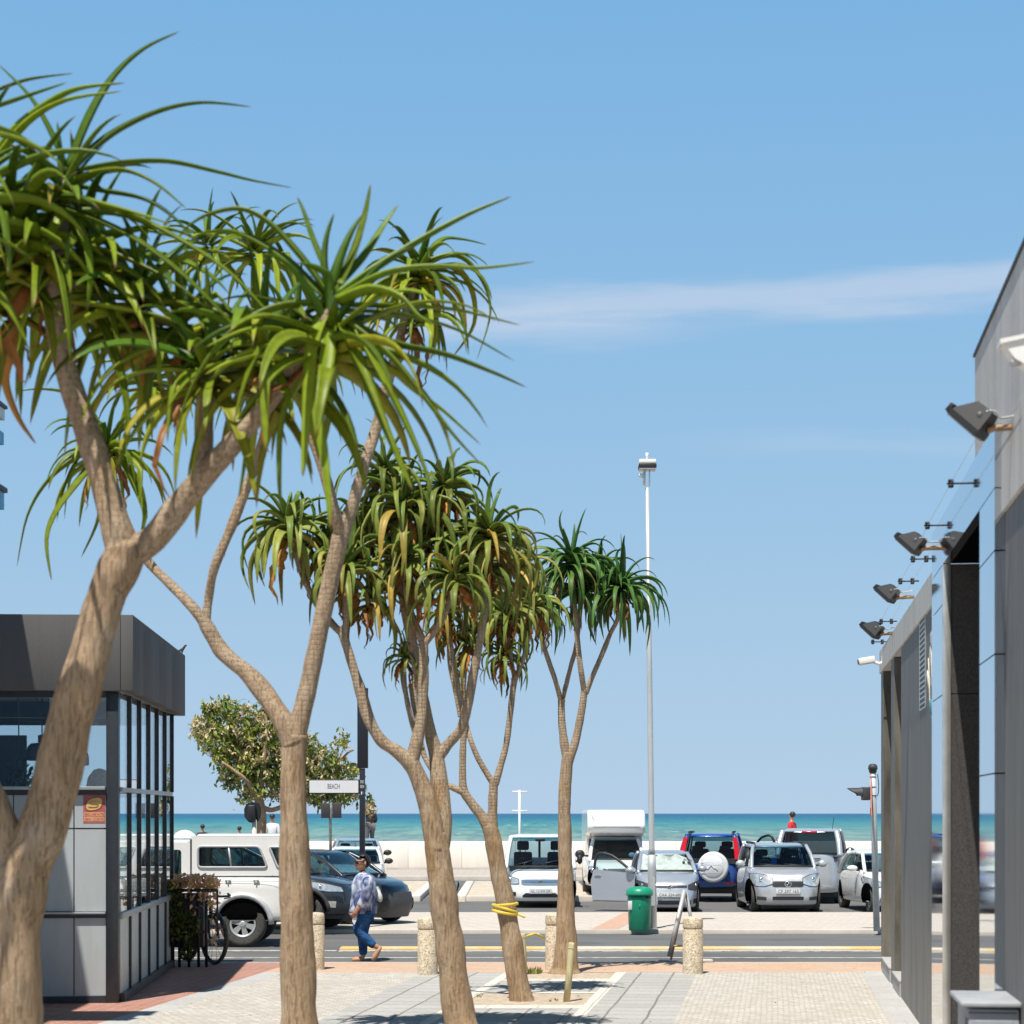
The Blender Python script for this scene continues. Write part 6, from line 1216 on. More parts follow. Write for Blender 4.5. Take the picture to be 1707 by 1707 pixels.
mb = MB(); mb.tube(catmull([(r0 + .01, -.04, -.06), (r0 + .05, -.06, -.085), (r0 + .10, -.05, -.11)], 4), [.015] * 8 + [.005], 6); mb.build('tail', M['yellow'], t)
pa, pb_, pc_, pd_ = W(877, 1561, 29.2 * K), W(893, 1556, 29.2 * K), W(896, 1557, 29.2 * K), W(907, 1565, 29.4 * K)
t = thing('yellow_sticks', 'two short yellow plastic tubes threaded on wire between stake and bollard', 'tubes', pa)
for a, b in ((pa, pb_), (pc_, pd_)):
    mb = MB(pa); mb.tube([a, b], .017, 8); mb.build('tube', M['yellow'], t)
mb = MB(pa); mb.tube([W(869, 1562, 29.3 * K), pa, pb_, pc_, pd_, W(918, 1572, 29.5 * K)], .004, 5); mb.build('wire', M['galv'], t)
# weeds and a drift of dead leaves
M['weed'] = plain('dry weed', (0.24, 0.25, 0.07), 0.8, var=.5, scale=30); M['dry'] = plain('dry leaf litter', (0.42, 0.28, 0.14), 0.9, var=.4, scale=30)
rn = random.Random(5)
for px_, py_, w_, h_, n, mt, lab in ((890, 1622, 14, 20, 46, 'weed', 'straggly green weed growing beside the bollard behind the leaning trunk'), (797, 1660, 9, 8, 34, 'weed', 'low weed tuft in the left corner of the near tree pit'), (922, 1668, 9, 9, 24, 'weed', 'small weed between the leaning trunk and the stake'), (1463, 1619, 8, 5, 24, 'dry', 'little drift of dry leaves against the grey building corner'), (999, 1627, 6, 4, 12, 'weed', 'tiny weed tuft right of the farthest aloe trunk'), (946, 1672, 5, 6, 14, 'weed', 'tiny weed at the foot of the leaning stake')):
    g = G(px_, py_); q = mpx(py_, 0); t = thing('weed' if mt == 'weed' else 'leaf_litter', lab, 'weed' if mt == 'weed' else 'leaves', (g.x, g.y, 0)); mb = MB()
    for _ in range(n):
        b = Vector((rn.uniform(-1, 1) * w_ * q * .8, rn.uniform(-.15, .15), -.03)); d = Vector((rn.uniform(-1, 1) * .7, rn.uniform(-1, 1) * .7, rn.uniform(.4, 1.2))) * h_ * q * .7; s_ = Vector((.012, .006, 0))
        mb.add([b - s_, b + s_, b + d * .6 + s_ * .8 , b + d, b + d * .6 - s_ * .8], [(0, 1, 2, 3, 4)])
    mb.build('blades' if mt == 'weed' else 'leaves', M[mt], t)
# wind blown bits of dry leaf on the paving: nobody could count them
rn = random.Random(91); mb = MB()
for _ in range(420):
    Yp = rn.uniform(19, YE); Xp = SX(rn.uniform(-3.4, 5.2), Yp); s_ = rn.uniform(.008, .028); a = rn.uniform(0, 6.28)
    if rn.random() < .5: Xp = SX(rn.choice((-3.4, 1.6, 5.25, 0.0)) + rn.gauss(0, .12), Yp)
    u = Vector((math.cos(a), math.sin(a), rn.uniform(0, .4))) * s_; v = Vector((-math.sin(a), math.cos(a), 0)) * s_ * .4; p = Vector((Xp, Yp, .006))
    mb.add([p - u, p + v, p + u, p - v], [(0, 1, 2, 3)])
tag(mb.build('leaf_scatter', M['dry']), 'small dry leaf scraps blown over the pale paving', 'leaves', kind='stuff')
# BEACH sign post with its dark pylon panel
g = G(604, 1546, 0.02); Y = g.y; s1 = Y / F
t = thing('street_sign', 'black sign post with a white BEACH street plate and a tall dark panel on top', 'sign', g)
X_ = lambda px: (px - 604) * s1; Z_ = lambda py: up(0, Y, py) - .02
M['navy'] = plain('black blue metal', (0.012, 0.014, 0.022), 0.45)
mb = MB(); mb.bbox(X_(599.5), X_(608.5), -.055, .055, 0, Z_(1281), .006); mb.build('post', M['navy'], t)
mb = MB(); mb.bbox(X_(596), X_(613.5), -.07, .07, Z_(1280.5), Z_(1147), .008); mb.build('pylon_panel', M['navy'], t)
mb = MB(); mb.bbox(X_(514.5), X_(599.2), -.03, .03, Z_(1323), Z_(1299.5), .004); mb.build('plate_frame', M['navy'], t)
mb = MB(); mb.box(X_(516.2), X_(597.5), -.036, -.0305, Z_(1321.5), Z_(1301)); o = mb.build('name_plate', plain('white sign face', (0.74, 0.73, 0.74), .4, var=.02), t)
Tx = lambda px, py, y: Matrix.Translation((X_(px), y, Z_(py))) @ Matrix.Rotation(PI / 2, 4, 'X')
text_mesh('BEACH', 11.6 * s1, M['ink'], o, Tx(556.5, 1311.2, -.0375), fit=20 * s1, depth=.001)
for tx, py, f, sz in (('SNO', 1303.5, 6.2, 7.5), ('004', 1311.5, 6.2, 7.5)): text_mesh(tx, sz * s1, M['plate'], t, Tx(604, py, -.0565), fit=f * s1, depth=.001)
mb = MB(); mb.box(X_(602.2), X_(604), -.0575, -.0552, Z_(1324.5), Z_(1319.5)); mb.build('symbol', M['plate'], t); mb = MB(); mb.box(X_(604.8), X_(606.6), -.0575, -.0552, Z_(1323), Z_(1319.5)); mb.build('symbol', M['plate_blue'], t)
# notice board on a spotted pole
g = gx(552, 1440, 47 * K); Y = g.y; s1 = Y / F; t = thing('notice_board', 'small dark double notice board on a worn grey pole beneath the blossom', 'sign', (g.x, g.y, 0.02)); X_ = lambda px: (px - 552) * s1; Z_ = lambda py: up(0, Y, py) - .02
mb = MB(); mb.tube([(0, 0, 0), (X_(550.5), 0, Z_(1365)), (X_(551.5), 0, Z_(1338))], .03, 10); mb.build('pole', plain('mottled pole', (0.2, 0.19, 0.18), .8, var=.8, scale=5), t)
for a, b in ((535.5, 550), (554, 569.5)):
    mb = MB(); mb.bbox(X_(a), X_(b), -.05, -.032, Z_(1363.5), Z_(1339), .004); mb.build('board', plain('dark brown board', (0.045, 0.04, 0.042), .6), t)
# traffic signal seen from behind: black octagonal backing board
g = gx(424, 1400, 44 * K); Y = g.y; s1 = Y / F; t = thing('traffic_signal', 'traffic signal from behind, black octagonal backing board against the blossom tree trunk', 'traffic light', (g.x, g.y, 0.02)); X_ = lambda px: (px - 424) * s1; Z_ = lambda py: up(0, Y, py) - .02
mb = MB(); mb.tube([(0, 0, 0), (0, 0, Z_(1366))], .048, 12); mb.build('pole', M['kerb_white'], t)
mb = MB(); mb.prism([(X_(a), .06, Z_(b)) for a, b in ((406, 1349), (410, 1340), (420, 1337), (431, 1339), (435, 1346), (434, 1362), (430, 1369), (424, 1373), (413, 1370), (407, 1362))], (0, .03, 0)); mb.build('backing_board', M['black'], t)
mb = MB(); mb.bbox(X_(414), X_(426), -.1, .058, Z_(1370), Z_(1342), .02); mb.build('signal_head', M['black'], t)
# traffic signal at the right with a yield plate seen edge on
g = G(1461.5, 1552, 0.02); Y = g.y; s1 = Y / F; t = thing('traffic_signal', 'pale traffic signal pole at the right with a hooded lamp and red sign', 'traffic light', g); X_ = lambda px: (px - 1461.5) * s1; Z_ = lambda py: up(0, Y, py) - .02
mb = MB(); mb.tube([(0, 0, 0), (X_(1456), 0, Z_(1330)), (X_(1455), 0, Z_(1286))], [.062, .058, .056], 16); mb.build('pole', plain('pale pole paint', (0.56, 0.60, 0.60), .5), t)
mb = MB(); mb.lathe([(.0, .16), (.05, .155), (.085, .12), (.092, .05), (.075, .04), (.075, 0), (.06, -.02)], (X_(1455), 0, Z_(1287)), 14); mb.build('cap', M['blacktrim'], t)
for py in (1295, 1312, 1326):
    mb = MB(); mb.tube([(X_(1455), 0, Z_(py)), (X_(1455), 0, Z_(py - 1.6))], .066, 14); mb.build('clamp', M['cover_line'], t)
mb = MB(); mb.bbox(X_(1437), X_(1449), -.13, .13, Z_(1334), Z_(1312), .015); o = mb.build('signal_head', M['blacktrim'], t)
mb = MB(); Mh = Matrix.Rotation(-PI / 2, 3, 'Y'); n = 16; vs = []
for k in range(n + 1):
    a = PI * (-.12 + 1.24 * k / n); rr = .115; L_ = .09 + .2 * max(0, math.sin(a)) ** .8
    vs += [Vector((X_(1437), rr * math.cos(a), Z_(1323) + rr * math.sin(a))), Vector((X_(1437) - L_, rr * .93 * math.cos(a), Z_(1323) + rr * .93 * math.sin(a) + .0))]
mb.add(vs, [(2 * i, 2 * i + 2, 2 * i + 3, 2 * i + 1) for i in range(n)], 0, True); mb.build('lamp_hood', M['blacktrim'], o); mb = MB(); mb.ball((X_(1437), 0, Z_(1323)), (.03, .09, .09), 14); mb.build('lamp_lens', plain('dull lens', (.06, .02, .02), .3), o)
M['sign_red'] = plain('faded red sign border', (0.62, 0.14, 0.09), .5, var=.25); e = math.radians(82)
tri = lambda k, y0: [Vector((X_(1452) + u * math.cos(e) * k, y0 + u * math.sin(e) * k, Z_(1322) + v * k)) for u, v in ((-.40, -.42), (.40, -.42), (0.0, .40))]
mb = MB(); mb.prism(tri(1, -.03), (-.012, 0, 0)); o = mb.build('warning_sign', M['sign_red'], t); mb = MB(); a_ = [p + Vector((-.0135, 0, -.02)) for p in tri(.62, -.03)]; mb.prism(a_, (-.003, 0, 0)); mb.build('sign_face', M['plate'], o)
mb = MB(); mb.tube(catmull([(X_(1462), -.05, Z_(1290)), (X_(1464), -.05, Z_(1310)), (X_(1462.5), -.05, Z_(1325)), (X_(1457), -.06, Z_(1327))], 5), .008, 6); mb.build('cable', M['black'], t)
# little white mast with two crossarms, beyond
g = gx(866, 1465, 74 * K); Y = g.y; s1 = Y / F; t = thing('wind_mast', 'thin white mast with two short crossarms beyond the mini truck', 'mast', (g.x, g.y, .06)); X_ = lambda px: (px - 866) * s1; Z_ = lambda py: up(0, Y, py) - .06
mb = MB(); mb.tube([(0, 0, 0), (0, 0, Z_(1317))], .04, 8); mb.build('pole', M['white'], t)
for py in (1319.5, 1351.5):
    mb = MB(); mb.bbox(X_(853.5), X_(879), -.03, .03, Z_(py + 1.3), Z_(py - 1), .008); mb.build('crossarm', M['white'], t)
# bird on the corner of the fascia
p = inv @ Vector((.17 * K, D - .05, zt)); t = thing('bird', 'small dark bird perched on the far corner of the charcoal roof', 'bird', p)
def birdbody():
    nodes = [((0, 0, .075), .032), ((-.03, 0, .06), .022), ((.03, 0, .105), .022), ((.045, 0, .135), .02), ((.075, 0, .135), .004), ((-.10, 0, .035), .010), ((.0, .012, .03), .006), ((0, .012, 0), .005), ((0, -.012, .03), .006), ((0, -.012, 0), .005)]
    return skin_mesh('body', nodes, [(0, 1), (0, 2), (2, 3), (3, 4), (1, 5), (0, 6), (6, 7), (0, 8), (8, 9)], plain('dark feathers', (.05, .045, .045), .8), t, 1)
birdbody()
# ------------------------------------------------------------------ fittings on the right building
uN = 5.6 * K - TS * Y0
def RO(px, py, out):
    Y = (uN - out) / ((px - CX) / F - TS); return W(px, py, Y)
RBinv = RBM.inverted()
for k, (px_, py_, wall_px, wall_py, sc, lab) in enumerate(((1626, 697, 1680, 712, .86, 'black floodlight nearest us, highest on the grey parapet'), (1522, 903, 1556, 913, .80, 'black floodlight at the start of the polished portal, second nearest'), (1482, 987, 1508, 998, .80, 'black floodlight above the louvred vent, third along the parapet'), (1457, 1048, 1480, 1057, .86, 'black floodlight nearest the white bullet camera, farthest along the parapet'))):
    p = RO(px_, py_, .26); lp = RBinv @ p; s_ = .30 * sc
    t = thing('floodlight', lab, 'floodlight', p, A_R, 'floodlights along the parapet')
    Md = Matrix.Rotation(R(-20), 4, 'Z') @ Matrix.Rotation(R(43), 4, 'Y')
    mb = MB(); mb.prism([Md @ Vector((a * s_, b * s_, -.32 * s_)) for a, b in ((-.52, -.5), (.42, -.5), (.42, .5), (-.52, .5))], Md.to_3x3() @ Vector((0, 0, .16 * s_))); mb.bbox(-.60 * s_, -.48 * s_, -.5 * s_, .5 * s_, -.30 * s_, -.06 * s_, .02 * s_, M=Md)
    n_ = len(mb.v); a_ = [Md @ Vector((x * s_, y * s_, -.16 * s_)) for x, y in ((-.5, -.48), (.42, -.48), (.42, .48), (-.5, .48))]; b_ = [Md @ Vector((x * s_, y * s_, .36 * s_)) for x, y in ((-.14, -.30), (.34, -.30), (.34, .30), (-.14, .30))]
    mb.add(a_ + b_, [(0, 1, 5, 4), (1, 2, 6, 5), (2, 3, 7, 6), (3, 0, 4, 7), (4, 5, 6, 7)]); mb.build('housing', M['black'], t)
    mb = MB(); mb.prism([Md @ Vector((x * s_, y * s_, -.325 * s_)) for x, y in ((-.48, -.46), (.38, -.46), (.38, .46), (-.48, .46))], Md.to_3x3() @ Vector((0, 0, -.03 * s_))); mb.build('lamp_glass', M['galv'], t)
    mb = MB(); mb.ball(Md @ Vector((.22 * s_, -.3 * s_, .06 * s_)), (.18 * s_, .1 * s_, .24 * s_), 12); mb.build('gear_cover', M['black'], t)
    mb = MB(); mb.tube([(.30 * s_, 0, -.32 * s_), (.45 * s_, 0, -.26 * s_), (.28, 0, -.24 * s_)], .022, 8); mb.build('arm', M['rust'], t)
    mb = MB(); mb.tube(catmull([Md @ Vector((.2 * s_, -.32 * s_, .3 * s_)), Vector((.45 * s_, -.3 * s_, .1 * s_)), Vector((.6 * s_, -.2 * s_, -.05 * s_)), Vector((.27, 0, .06 * s_))], 5), .008, 5); mb.build('cable', M['galv'], t)
brk = [(1585, 806, 1.0), (1546, 876, .85), (1522, 932, .8), (1501, 969, .75), (1469, 1036, .7), (1455, 1070, .7)]; wire = ([], [])
for k, (px_, py_, sc) in enumerate(brk):
    p = RO(px_, py_, .17); t = thing('wire_bracket', ('fence wire bracket above the polished portal, nearest of the six' if k == 0 else 'fence wire bracket on the parapet, number %s from the near end, between floodlights' % ('one', 'two', 'three', 'four', 'five', 'six')[k]), 'bracket', p, A_R, 'fence wire brackets')
    mb = MB(); mb.tube([(-.03, 0, 0), (.20, 0, 0)], .009, 6); mb.build('rod', M['black'], t)
    for x in (0.0, .13):
        mb = MB(); mb.lathe([(.008, -.035), (.02, -.032), (.024, -.014), (.012, -.007), (.012, .007), (.024, .014), (.02, .032), (.008, .035)], (x, 0, 0), 10); mb.build('insulator', M['navy'], t)
    M4 = Matrix.Translation(p) @ Matrix.Rotation(A_R, 4, 'Z'); wire[0].append(M4 @ Vector((0, 0, 0))); wire[1].append(M4 @ Vector((.13, 0, 0)))
for k, w_ in enumerate(wire):
    w_.insert(0, w_[0] + (w_[0] - w_[1]) * 1.4); mb = MB(w_[0]); mb.tube(w_, .002, 5); o = mb.build('fence_wire', M['galv'], None, loc=w_[0]); tag(o, 'thin steel fence wire strung along the parapet through the %s insulators' % ('outer', 'inner')[k], 'wire', 'fence wires')
p = RO(1447, 1101, .22); t = thing('security_camera', 'white bullet security camera at the far corner of the grey parapet', 'camera', p, A_R)
mb = MB(); Mc = Matrix.Rotation(R(-100), 4, 'Y') @ Matrix.Rotation(R(8), 4, 'X'); mb.bbox(-.05, .05, -.05, .05, -.10, .14, .02, M=Mc); mb.build('camera_body', M['white'], t); mb = MB(); mb.bbox(-.035, .035, -.035, .035, .139, .146, .003, M=Mc); mb.build('lens', M['black'], t)
mb = MB(); mb.tube([(.08, 0, -.02), (.16, 0, -.05), (.22, 0, -.02)], .025, 8); mb.bbox(.19, .225, -.05, .05, -.09, .07, .01); mb.build('mount', M['white'], t)
p = RO(1703, 592, .22); t = thing('security_camera', 'white wedge shaped camera housing high on the near wall at the picture edge', 'camera', p, A_R)
mb = MB(); mb.prism([(-.10, -.06, .055), (.22, -.06, .11), (.22, -.06, -.06), (.04, -.06, -.075), (-.04, -.06, -.03)], (0, .16, 0)); mb.prism([(-.12, -.075, .05), (.22, -.075, .115), (.22, -.075, .135), (-.12, -.075, .075)], (0, .19, 0)); mb.build('camera_body', M['white'], t); mb = MB(); mb.bbox(-.06, 0, -.05, .05, -.052, -.03, .005); mb.build('lens', M['cover_line'], t)
# grey electrical cabinet
yc0 = RL(1697); Yc = RY(1697); p = RBM @ Vector((0, yc0, 0)); zt2 = H - (1670 - HY) / F * Yc; wc_ = 86 / F * Yc
t = thing('electrical_cabinet', 'low grey metal electrical cabinet with pale lid beside the portal, lower right corner', 'cabinet', p, A_R)
mb = MB(); mb.bbox(-wc_, -.01, 0, .75, 0, zt2 - .05, .008); mb.build('cabinet_body', plain('cabinet grey', (0.26, 0.27, 0.29), .5, var=.1), t)
mb = MB(); mb.bbox(-wc_ - .05, .0, -.04, .80, zt2 - .035, zt2, .010); mb.build('lid', plain('cabinet lid', (0.33, 0.34, 0.36), .6), t)
mb = MB(); mb.bbox(-wc_ + .03, -.05, -.012, -.002, .08, zt2 - .12, .004); mb.build('door', plain('cabinet door', (0.24, 0.255, 0.28), .45, var=.1), t)
mb = MB(); mb.box(-wc_ + .01, -wc_ + .05, -.025, -.013, zt2 - .22, zt2 - .17); mb.build('lock', M['black'], t); mb = MB(); mb.box(-wc_ - .004, -wc_ + .002, .05, .2, zt2 - .24, zt2 - .12); mb.build('vent', M['black'], t); mb = MB(); mb.box(-wc_, -.03, -.006, -.001, zt2 - .075, zt2 - .07); mb.build('seam', M['black'], t)
# ------------------------------------------------------------------ planter railing and bicycle
g = G(325, 1612); q = mpx(1612, 0); t = thing('flower_planter', 'black railing planter with pink orange flowers and trailing ivy at the pavilion corner', 'planter', g)
X_ = lambda px: (px - 325) * q; Z_ = lambda py: (1612 - py) * q
for px_ in (288.5, 299, 315, 331, 344):
    mb = MB(); mb.tube([(X_(px_), 0, 0), (X_(px_), 0, Z_(1481))], .022, 6); mb.build('bar', M['black'], t)
mb = MB(); mb.tube([(X_(364), -.1, Z_(1560)), (X_(364), -.1, Z_(1484))], .014, 6); mb.tube([(X_(284), 0, Z_(1484)), (X_(364), -.1, Z_(1484))], .026, 6); mb.tube([(X_(284), 0, Z_(1558)), (X_(345), 0, Z_(1553))], .022, 6); mb.build('rail', M['black'], t)
mb = MB(); mb.bbox(X_(284), X_(338), .05, .42, Z_(1580), Z_(1490), .02); mb.build('trough', M['black'], t)
M['flower'] = bush_leaf('pink and orange succulents', [(0.0, (0.14, 0.17, 0.03)), (0.3, (0.66, 0.46, 0.14)), (0.55, (0.80, 0.46, 0.28)), (0.8, (0.76, 0.42, 0.40)), (1.0, (0.80, 0.62, 0.22))]); M['ivy'] = bush_leaf('trailing ivy', [(0.0, (0.035, 0.07, 0.012)), (0.5, (0.10, 0.12, 0.02)), (1.0, (0.17, 0.14, 0.04))])
rn = random.Random(77)
def quadcloud(mb, px0, px1, py0, py1, n, size, y0, y1, tmin=0, tmax=1):
    for _ in range(n):
        p = Vector((X_(rn.uniform(px0, px1)), rn.uniform(y0, y1), Z_(rn.uniform(py0, py1)))); s_ = size * rn.uniform(.6, 1.3); E = Euler((rn.uniform(-1.3, 1.3), rn.uniform(-1.3, 1.3), rn.uniform(0, 6.3))).to_matrix(); tv = rn.uniform(tmin, tmax)
        mb.add([p + E @ Vector(v) * s_ for v in ((-1, 0, 0), (0, .5, .12), (1, 0, 0), (0, -.5, .12))], [(0, 1, 2, 3)], 0, False, [(tv, 0, 0, 1)] * 4)
fl = MB()
for a, b, c_, d_, n in ((286, 300, 1466, 1482, 70), (292, 322, 1458, 1480, 200), (318, 350, 1459, 1482, 220), (345, 361, 1466, 1484, 90), (306, 336, 1482, 1505, 60), (330, 362, 1482, 1500, 60), (314, 330, 1500, 1525, 30), (338, 358, 1498, 1520, 24), (345, 362, 1525, 1580, 26)): quadcloud(fl, a, b, c_, d_, n, .045, -.12, .4, .15, 1)
fl.build('flowers', M['flower'], t, col=True)
iv = MB()
for a, b, c_, d_, n in ((284, 303, 1472, 1545, 330), (300, 322, 1518, 1545, 150), (302, 318, 1540, 1600, 150), (322, 334, 1530, 1560, 50), (310, 322, 1560, 1600, 60), (285, 300, 1545, 1570, 60)): quadcloud(iv, a, b, c_, d_, n, .05, -.1, .12, 0, 1)
iv.build('ivy', M['ivy'], t, col=True)
g = G(357, 1608); q = mpx(1608, 0); r = 43.5 * q; dv = Vector((.50, -.866, 0)); ang = math.atan2(dv.y, dv.x)
t = thing('bicycle', 'black bicycle leaning at the flower planter with its front wheel showing', 'bicycle', (g.x, g.y, 0), ang)
def bwheel(x, steer):
    Mw = Matrix.Translation((x, 0, r)) @ Matrix.Rotation(steer, 4, 'Z') @ Matrix.Rotation(PI / 2, 4, 'X')
    mb = MB(); mb.lathe([(r - .055, -.012), (r - .045, -.03), (r - .015, -.03), (r, 0), (r - .015, .03), (r - .045, .03), (r - .055, .012)], (0, 0, 0), 36, M=Mw.to_3x3()); mb.v = [v + Mw.translation for v in mb.v]; o = mb.build('wheel', M['rubber'], t)
    mb = MB()
    for k in range(14):
        a = 2 * PI * k / 14; mb.tube([Mw @ Vector((0, 0, .025 * (-1) ** k)), Mw @ Vector(((r - .05) * math.cos(a), (r - .05) * math.sin(a), 0))], .0035, 4)
    mb.tube([Mw @ Vector((0, 0, -.05)), Mw @ Vector((0, 0, .05))], .03, 8); mb.build('spokes', M['galv'], o)
bwheel(0, R(8)); bwheel(-1.05, 0)
mb = MB(); hd0, hd1, bb, st_ = (-.10, 0, r + .30), (-.17, 0, r + .52), (-.60, 0, r - .05), (-.76, 0, r + .42)
for a, b, w in ((hd0, hd1, .03), (hd0, bb, .028), (hd1, st_, .026), (bb, st_, .026), (st_, (-1.05, .05, r), .014), (st_, (-1.05, -.05, r), .014), (bb, (-1.05, .05, r), .016), (bb, (-1.05, -.05, r), .016)): mb.tube([a, b], w, 8)
mb.build('frame', M['navy'], t)
mb = MB()
for d in (-1, 1): mb.tube([(0, d * .07, r), (-.05, d * .07, r + .2), (-.10, d * .03, r + .33)], .020, 8)
mb.build('fork', M['black'], t); mb = MB(); pts = [(-.34 + .42, 0, 0)]; mb.tube([(r * 1.06 * math.cos(a) , 0, r + r * 1.06 * math.sin(a)) for a in [R(25 + k * 10) for k in range(10)]], .032, 6, sq=.3, ax=(0, 1, 0)); mb.build('mudguard', M['black'], t)
mb = MB(); hz_ = r + .62; mb.tube([hd1, (-.18, 0, hz_)], .02, 8); mb.tube(catmull([(-.30, -.34, hz_ + .03), (-.16, -.3, hz_ + .0), (-.13, 0, hz_), (-.16, .3, hz_), (-.30, .34, hz_ + .03)], 4), .017, 8); mb.tube([(-.10, .30, hz_ - .02), (-.05, .18, hz_ - .03)], .01, 5); mb.build('handlebar', M['black'], t)
mb = MB(); mb.bbox(-.9, -.65, -.07, .07, r + .50, r + .56, .025); mb.build('saddle', M['black'], t)
# ------------------------------------------------------------------ people
M['skin'] = plain('brown skin', (0.44, 0.24, 0.155), 0.5, var=.08); M['hair'] = plain('dark hair', (0.02, 0.014, 0.012), 0.45, var=.4, scale=60)
def _tie():
    b = NB('tie dyed blouse'); n = b.noise(8, 3, .55, b.co((1, 1, .6)), .8); m = b.noise(3.2, 3, .5)
    c = b.ramp(n, [(0.36, (0.03, 0.038, 0.11)), (0.45, (0.12, 0.15, 0.28)), (0.54, (0.34, 0.39, 0.52)), (0.66, (0.66, 0.69, 0.75))]); c = b.mix(b.math('MULTIPLY', b.rng(m, .5, .7), .35), c, (0.50, 0.55, 0.66)); b.bump(b.noise(14, 4, .6, b.co((1, 1, .3))), .6, .02); return b.fin(c, .9, spec=.2)
M['blouse'] = _tie()
def _denim():
    b = NB('blue denim'); n = b.noise(7, 5, .6); w = b.noise(120, 2); c = b.mix(b.rng(n, .35, .68), (0.008, 0.035, 0.12), (0.03, 0.13, 0.34)); c = b.mix(b.math('MULTIPLY', w, .2), c, (.1, .25, .45)); b.bump(b.noise(16, 4, .6, b.co((1, 1, 2))), .8, .02); return b.fin(c, .85, spec=.2)
M['denim'] = _denim()
q = mpx(1603); g = G(608, 1603, ROAD)
t = thing('person', 'woman in blue tie dyed blouse, jeans and sunglasses walking left across the road', 'person', g)
P = lambda px, py, y=0: Vector(((px - 608) * q, y, (1603 - py) * q))
fd = Vector((-.80, -.60, 0)).normalized(); sd = Vector((-fd.y, fd.x, 0)); hc = P(601.5, 1438)
nodes = [(P(606, 1520), .13), (P(606, 1500), .13), (P(606, 1474), (.15, .13)), (P(605.5, 1458), .08), (P(604, 1451), .066),
    (hc - Vector((0, 0, .055)) + fd * .012, .098), (hc + Vector((0, 0, .01)), .120), (hc + Vector((0, 0, .085)) - fd * .008, .098),
    (hc - Vector((0, 0, .115)) + fd * .05, .045), (hc + fd * .128 - Vector((0, 0, .018)), .017),
    (P(612, 1462, -.15), .07), (P(611, 1493, -.25), .052), (P(599.5, 1512, -.265), .040), (P(594.5, 1519, -.27), (.050, .026)),
    (P(604, 1460, .15), .07), (P(600, 1492, .23), .05), (P(590, 1508, .21), .04), (P(587, 1516, .2), (.048, .024)),
    (P(606, 1526, .085), .10), (P(603.5, 1557, .08), .065), (P(605, 1590, .075), .048), (P(604, 1598.5, .075), .040), (P(592, 1599.5, .075), .036), (P(586, 1600.5, .075), .022),
    (P(606, 1526, -.085), .10), (P(595.5, 1550, -.09), .068), (P(627, 1578, -.09), .048), (P(633.5, 1578.5, -.09), .036), (P(627, 1592, -.095), .036), (P(622, 1600, -.095), .022)]
ed = [(0, 1), (1, 2), (2, 3), (3, 4), (4, 5), (5, 6), (6, 7), (5, 8), (6, 9), (2, 10), (10, 11), (11, 12), (12, 13), (2, 14), (14, 15), (15, 16), (16, 17), (0, 18), (18, 19), (19, 20), (20, 21), (21, 22), (22, 23), (0, 24), (24, 25), (25, 26), (26, 27), (27, 28), (28, 29)]
def fingers(i, base, down, side, fwd):
    for k, (o_, ln) in enumerate(((-.027, .070), (-.009, .082), (.009, .076), (.027, .060))):
        a = base + side * o_ + down * .035; nodes.append((a, .0095)); nodes.append((a + down * ln * .5 + fwd * .010, .0088)); nodes.append((a + down * ln * .85 + fwd * .032, .0072)); n0 = len(nodes) - 3; ed.extend([(i, n0), (n0, n0 + 1), (n0 + 1, n0 + 2)])
    a = base - side * .036 + fwd * .012; nodes.append((a, .011)); nodes.append((a - side * .018 + down * .035 + fwd * .012, .0095)); nodes.append((a - side * .014 + down * .062 + fwd * .018, .008)); n0 = len(nodes) - 3; ed.extend([(i, n0), (n0, n0 + 1), (n0 + 1, n0 + 2)])
dn = Vector((-.42, 0, -.9)).normalized(); fingers(13, nodes[13][0], dn, Vector((0, -1, 0)) * .2 + Vector((-.85, 0, .4)), Vector((-.3, .9, 0)).normalized()); fingers(17, nodes[17][0], dn, Vector((-.85, 0, .4)), Vector((-.3, -.9, 0)).normalized())
skin_mesh('body', nodes, ed, M['skin'], t)
mb = MB(); n = 26; rows = [(1454.5, 606, 8.5, .08), (1456.5, 606.5, 10, .10), (1459, 607.5, 14, .15), (1463, 608, 17, .18), (1470, 607, 19.5, .195), (1477, 606, 21, .20), (1484, 606.5, 21.5, .20), (1492, 607, 21.5, .205), (1502, 606.5, 22, .21), (1512, 606, 22.8, .215), (1521, 604.5, 24, .22), (1521.5, 604.5, 23.2, .212), (1512, 606, 21.5, .20)]
vs = []
for i_, (yy, cx_, hw_, dp) in enumerate(rows):
    for k in range(n):
        a = 2 * PI * k / n; fold = 1 + (.022 * math.sin(a * 7 + yy * .25) if i_ > 5 else 0); vs.append(P(cx_, yy) + Vector((hw_ * q * math.cos(a) * fold, dp * math.sin(a) * fold, .012 * math.sin(a * 5) * (i_ > 9))))
mb.add(vs, [(i_ * n + k, i_ * n + (k + 1) % n, (i_ + 1) * n + (k + 1) % n, (i_ + 1) * n + k) for i_ in range(len(rows) - 1) for k in range(n)], 0, True); bl = mb.build('blouse', M['blouse'], t)
for sl_ in ([(P(611, 1461, -.13), .085), (P(615, 1466, -.19), .10), (P(615, 1478, -.235), .092), (P(612, 1493, -.26), .084), (P(605, 1504, -.265), .07), (P(600.5, 1510.5, -.265), .062)], [(P(604, 1461, .13), .085), (P(603, 1467, .19), .095), (P(600, 1490, .24), .08), (P(592, 1506, .21), .06)]):
    skin_mesh('sleeve', sl_, [(k, k + 1) for k in range(len(sl_) - 1)], M['blouse'], bl)
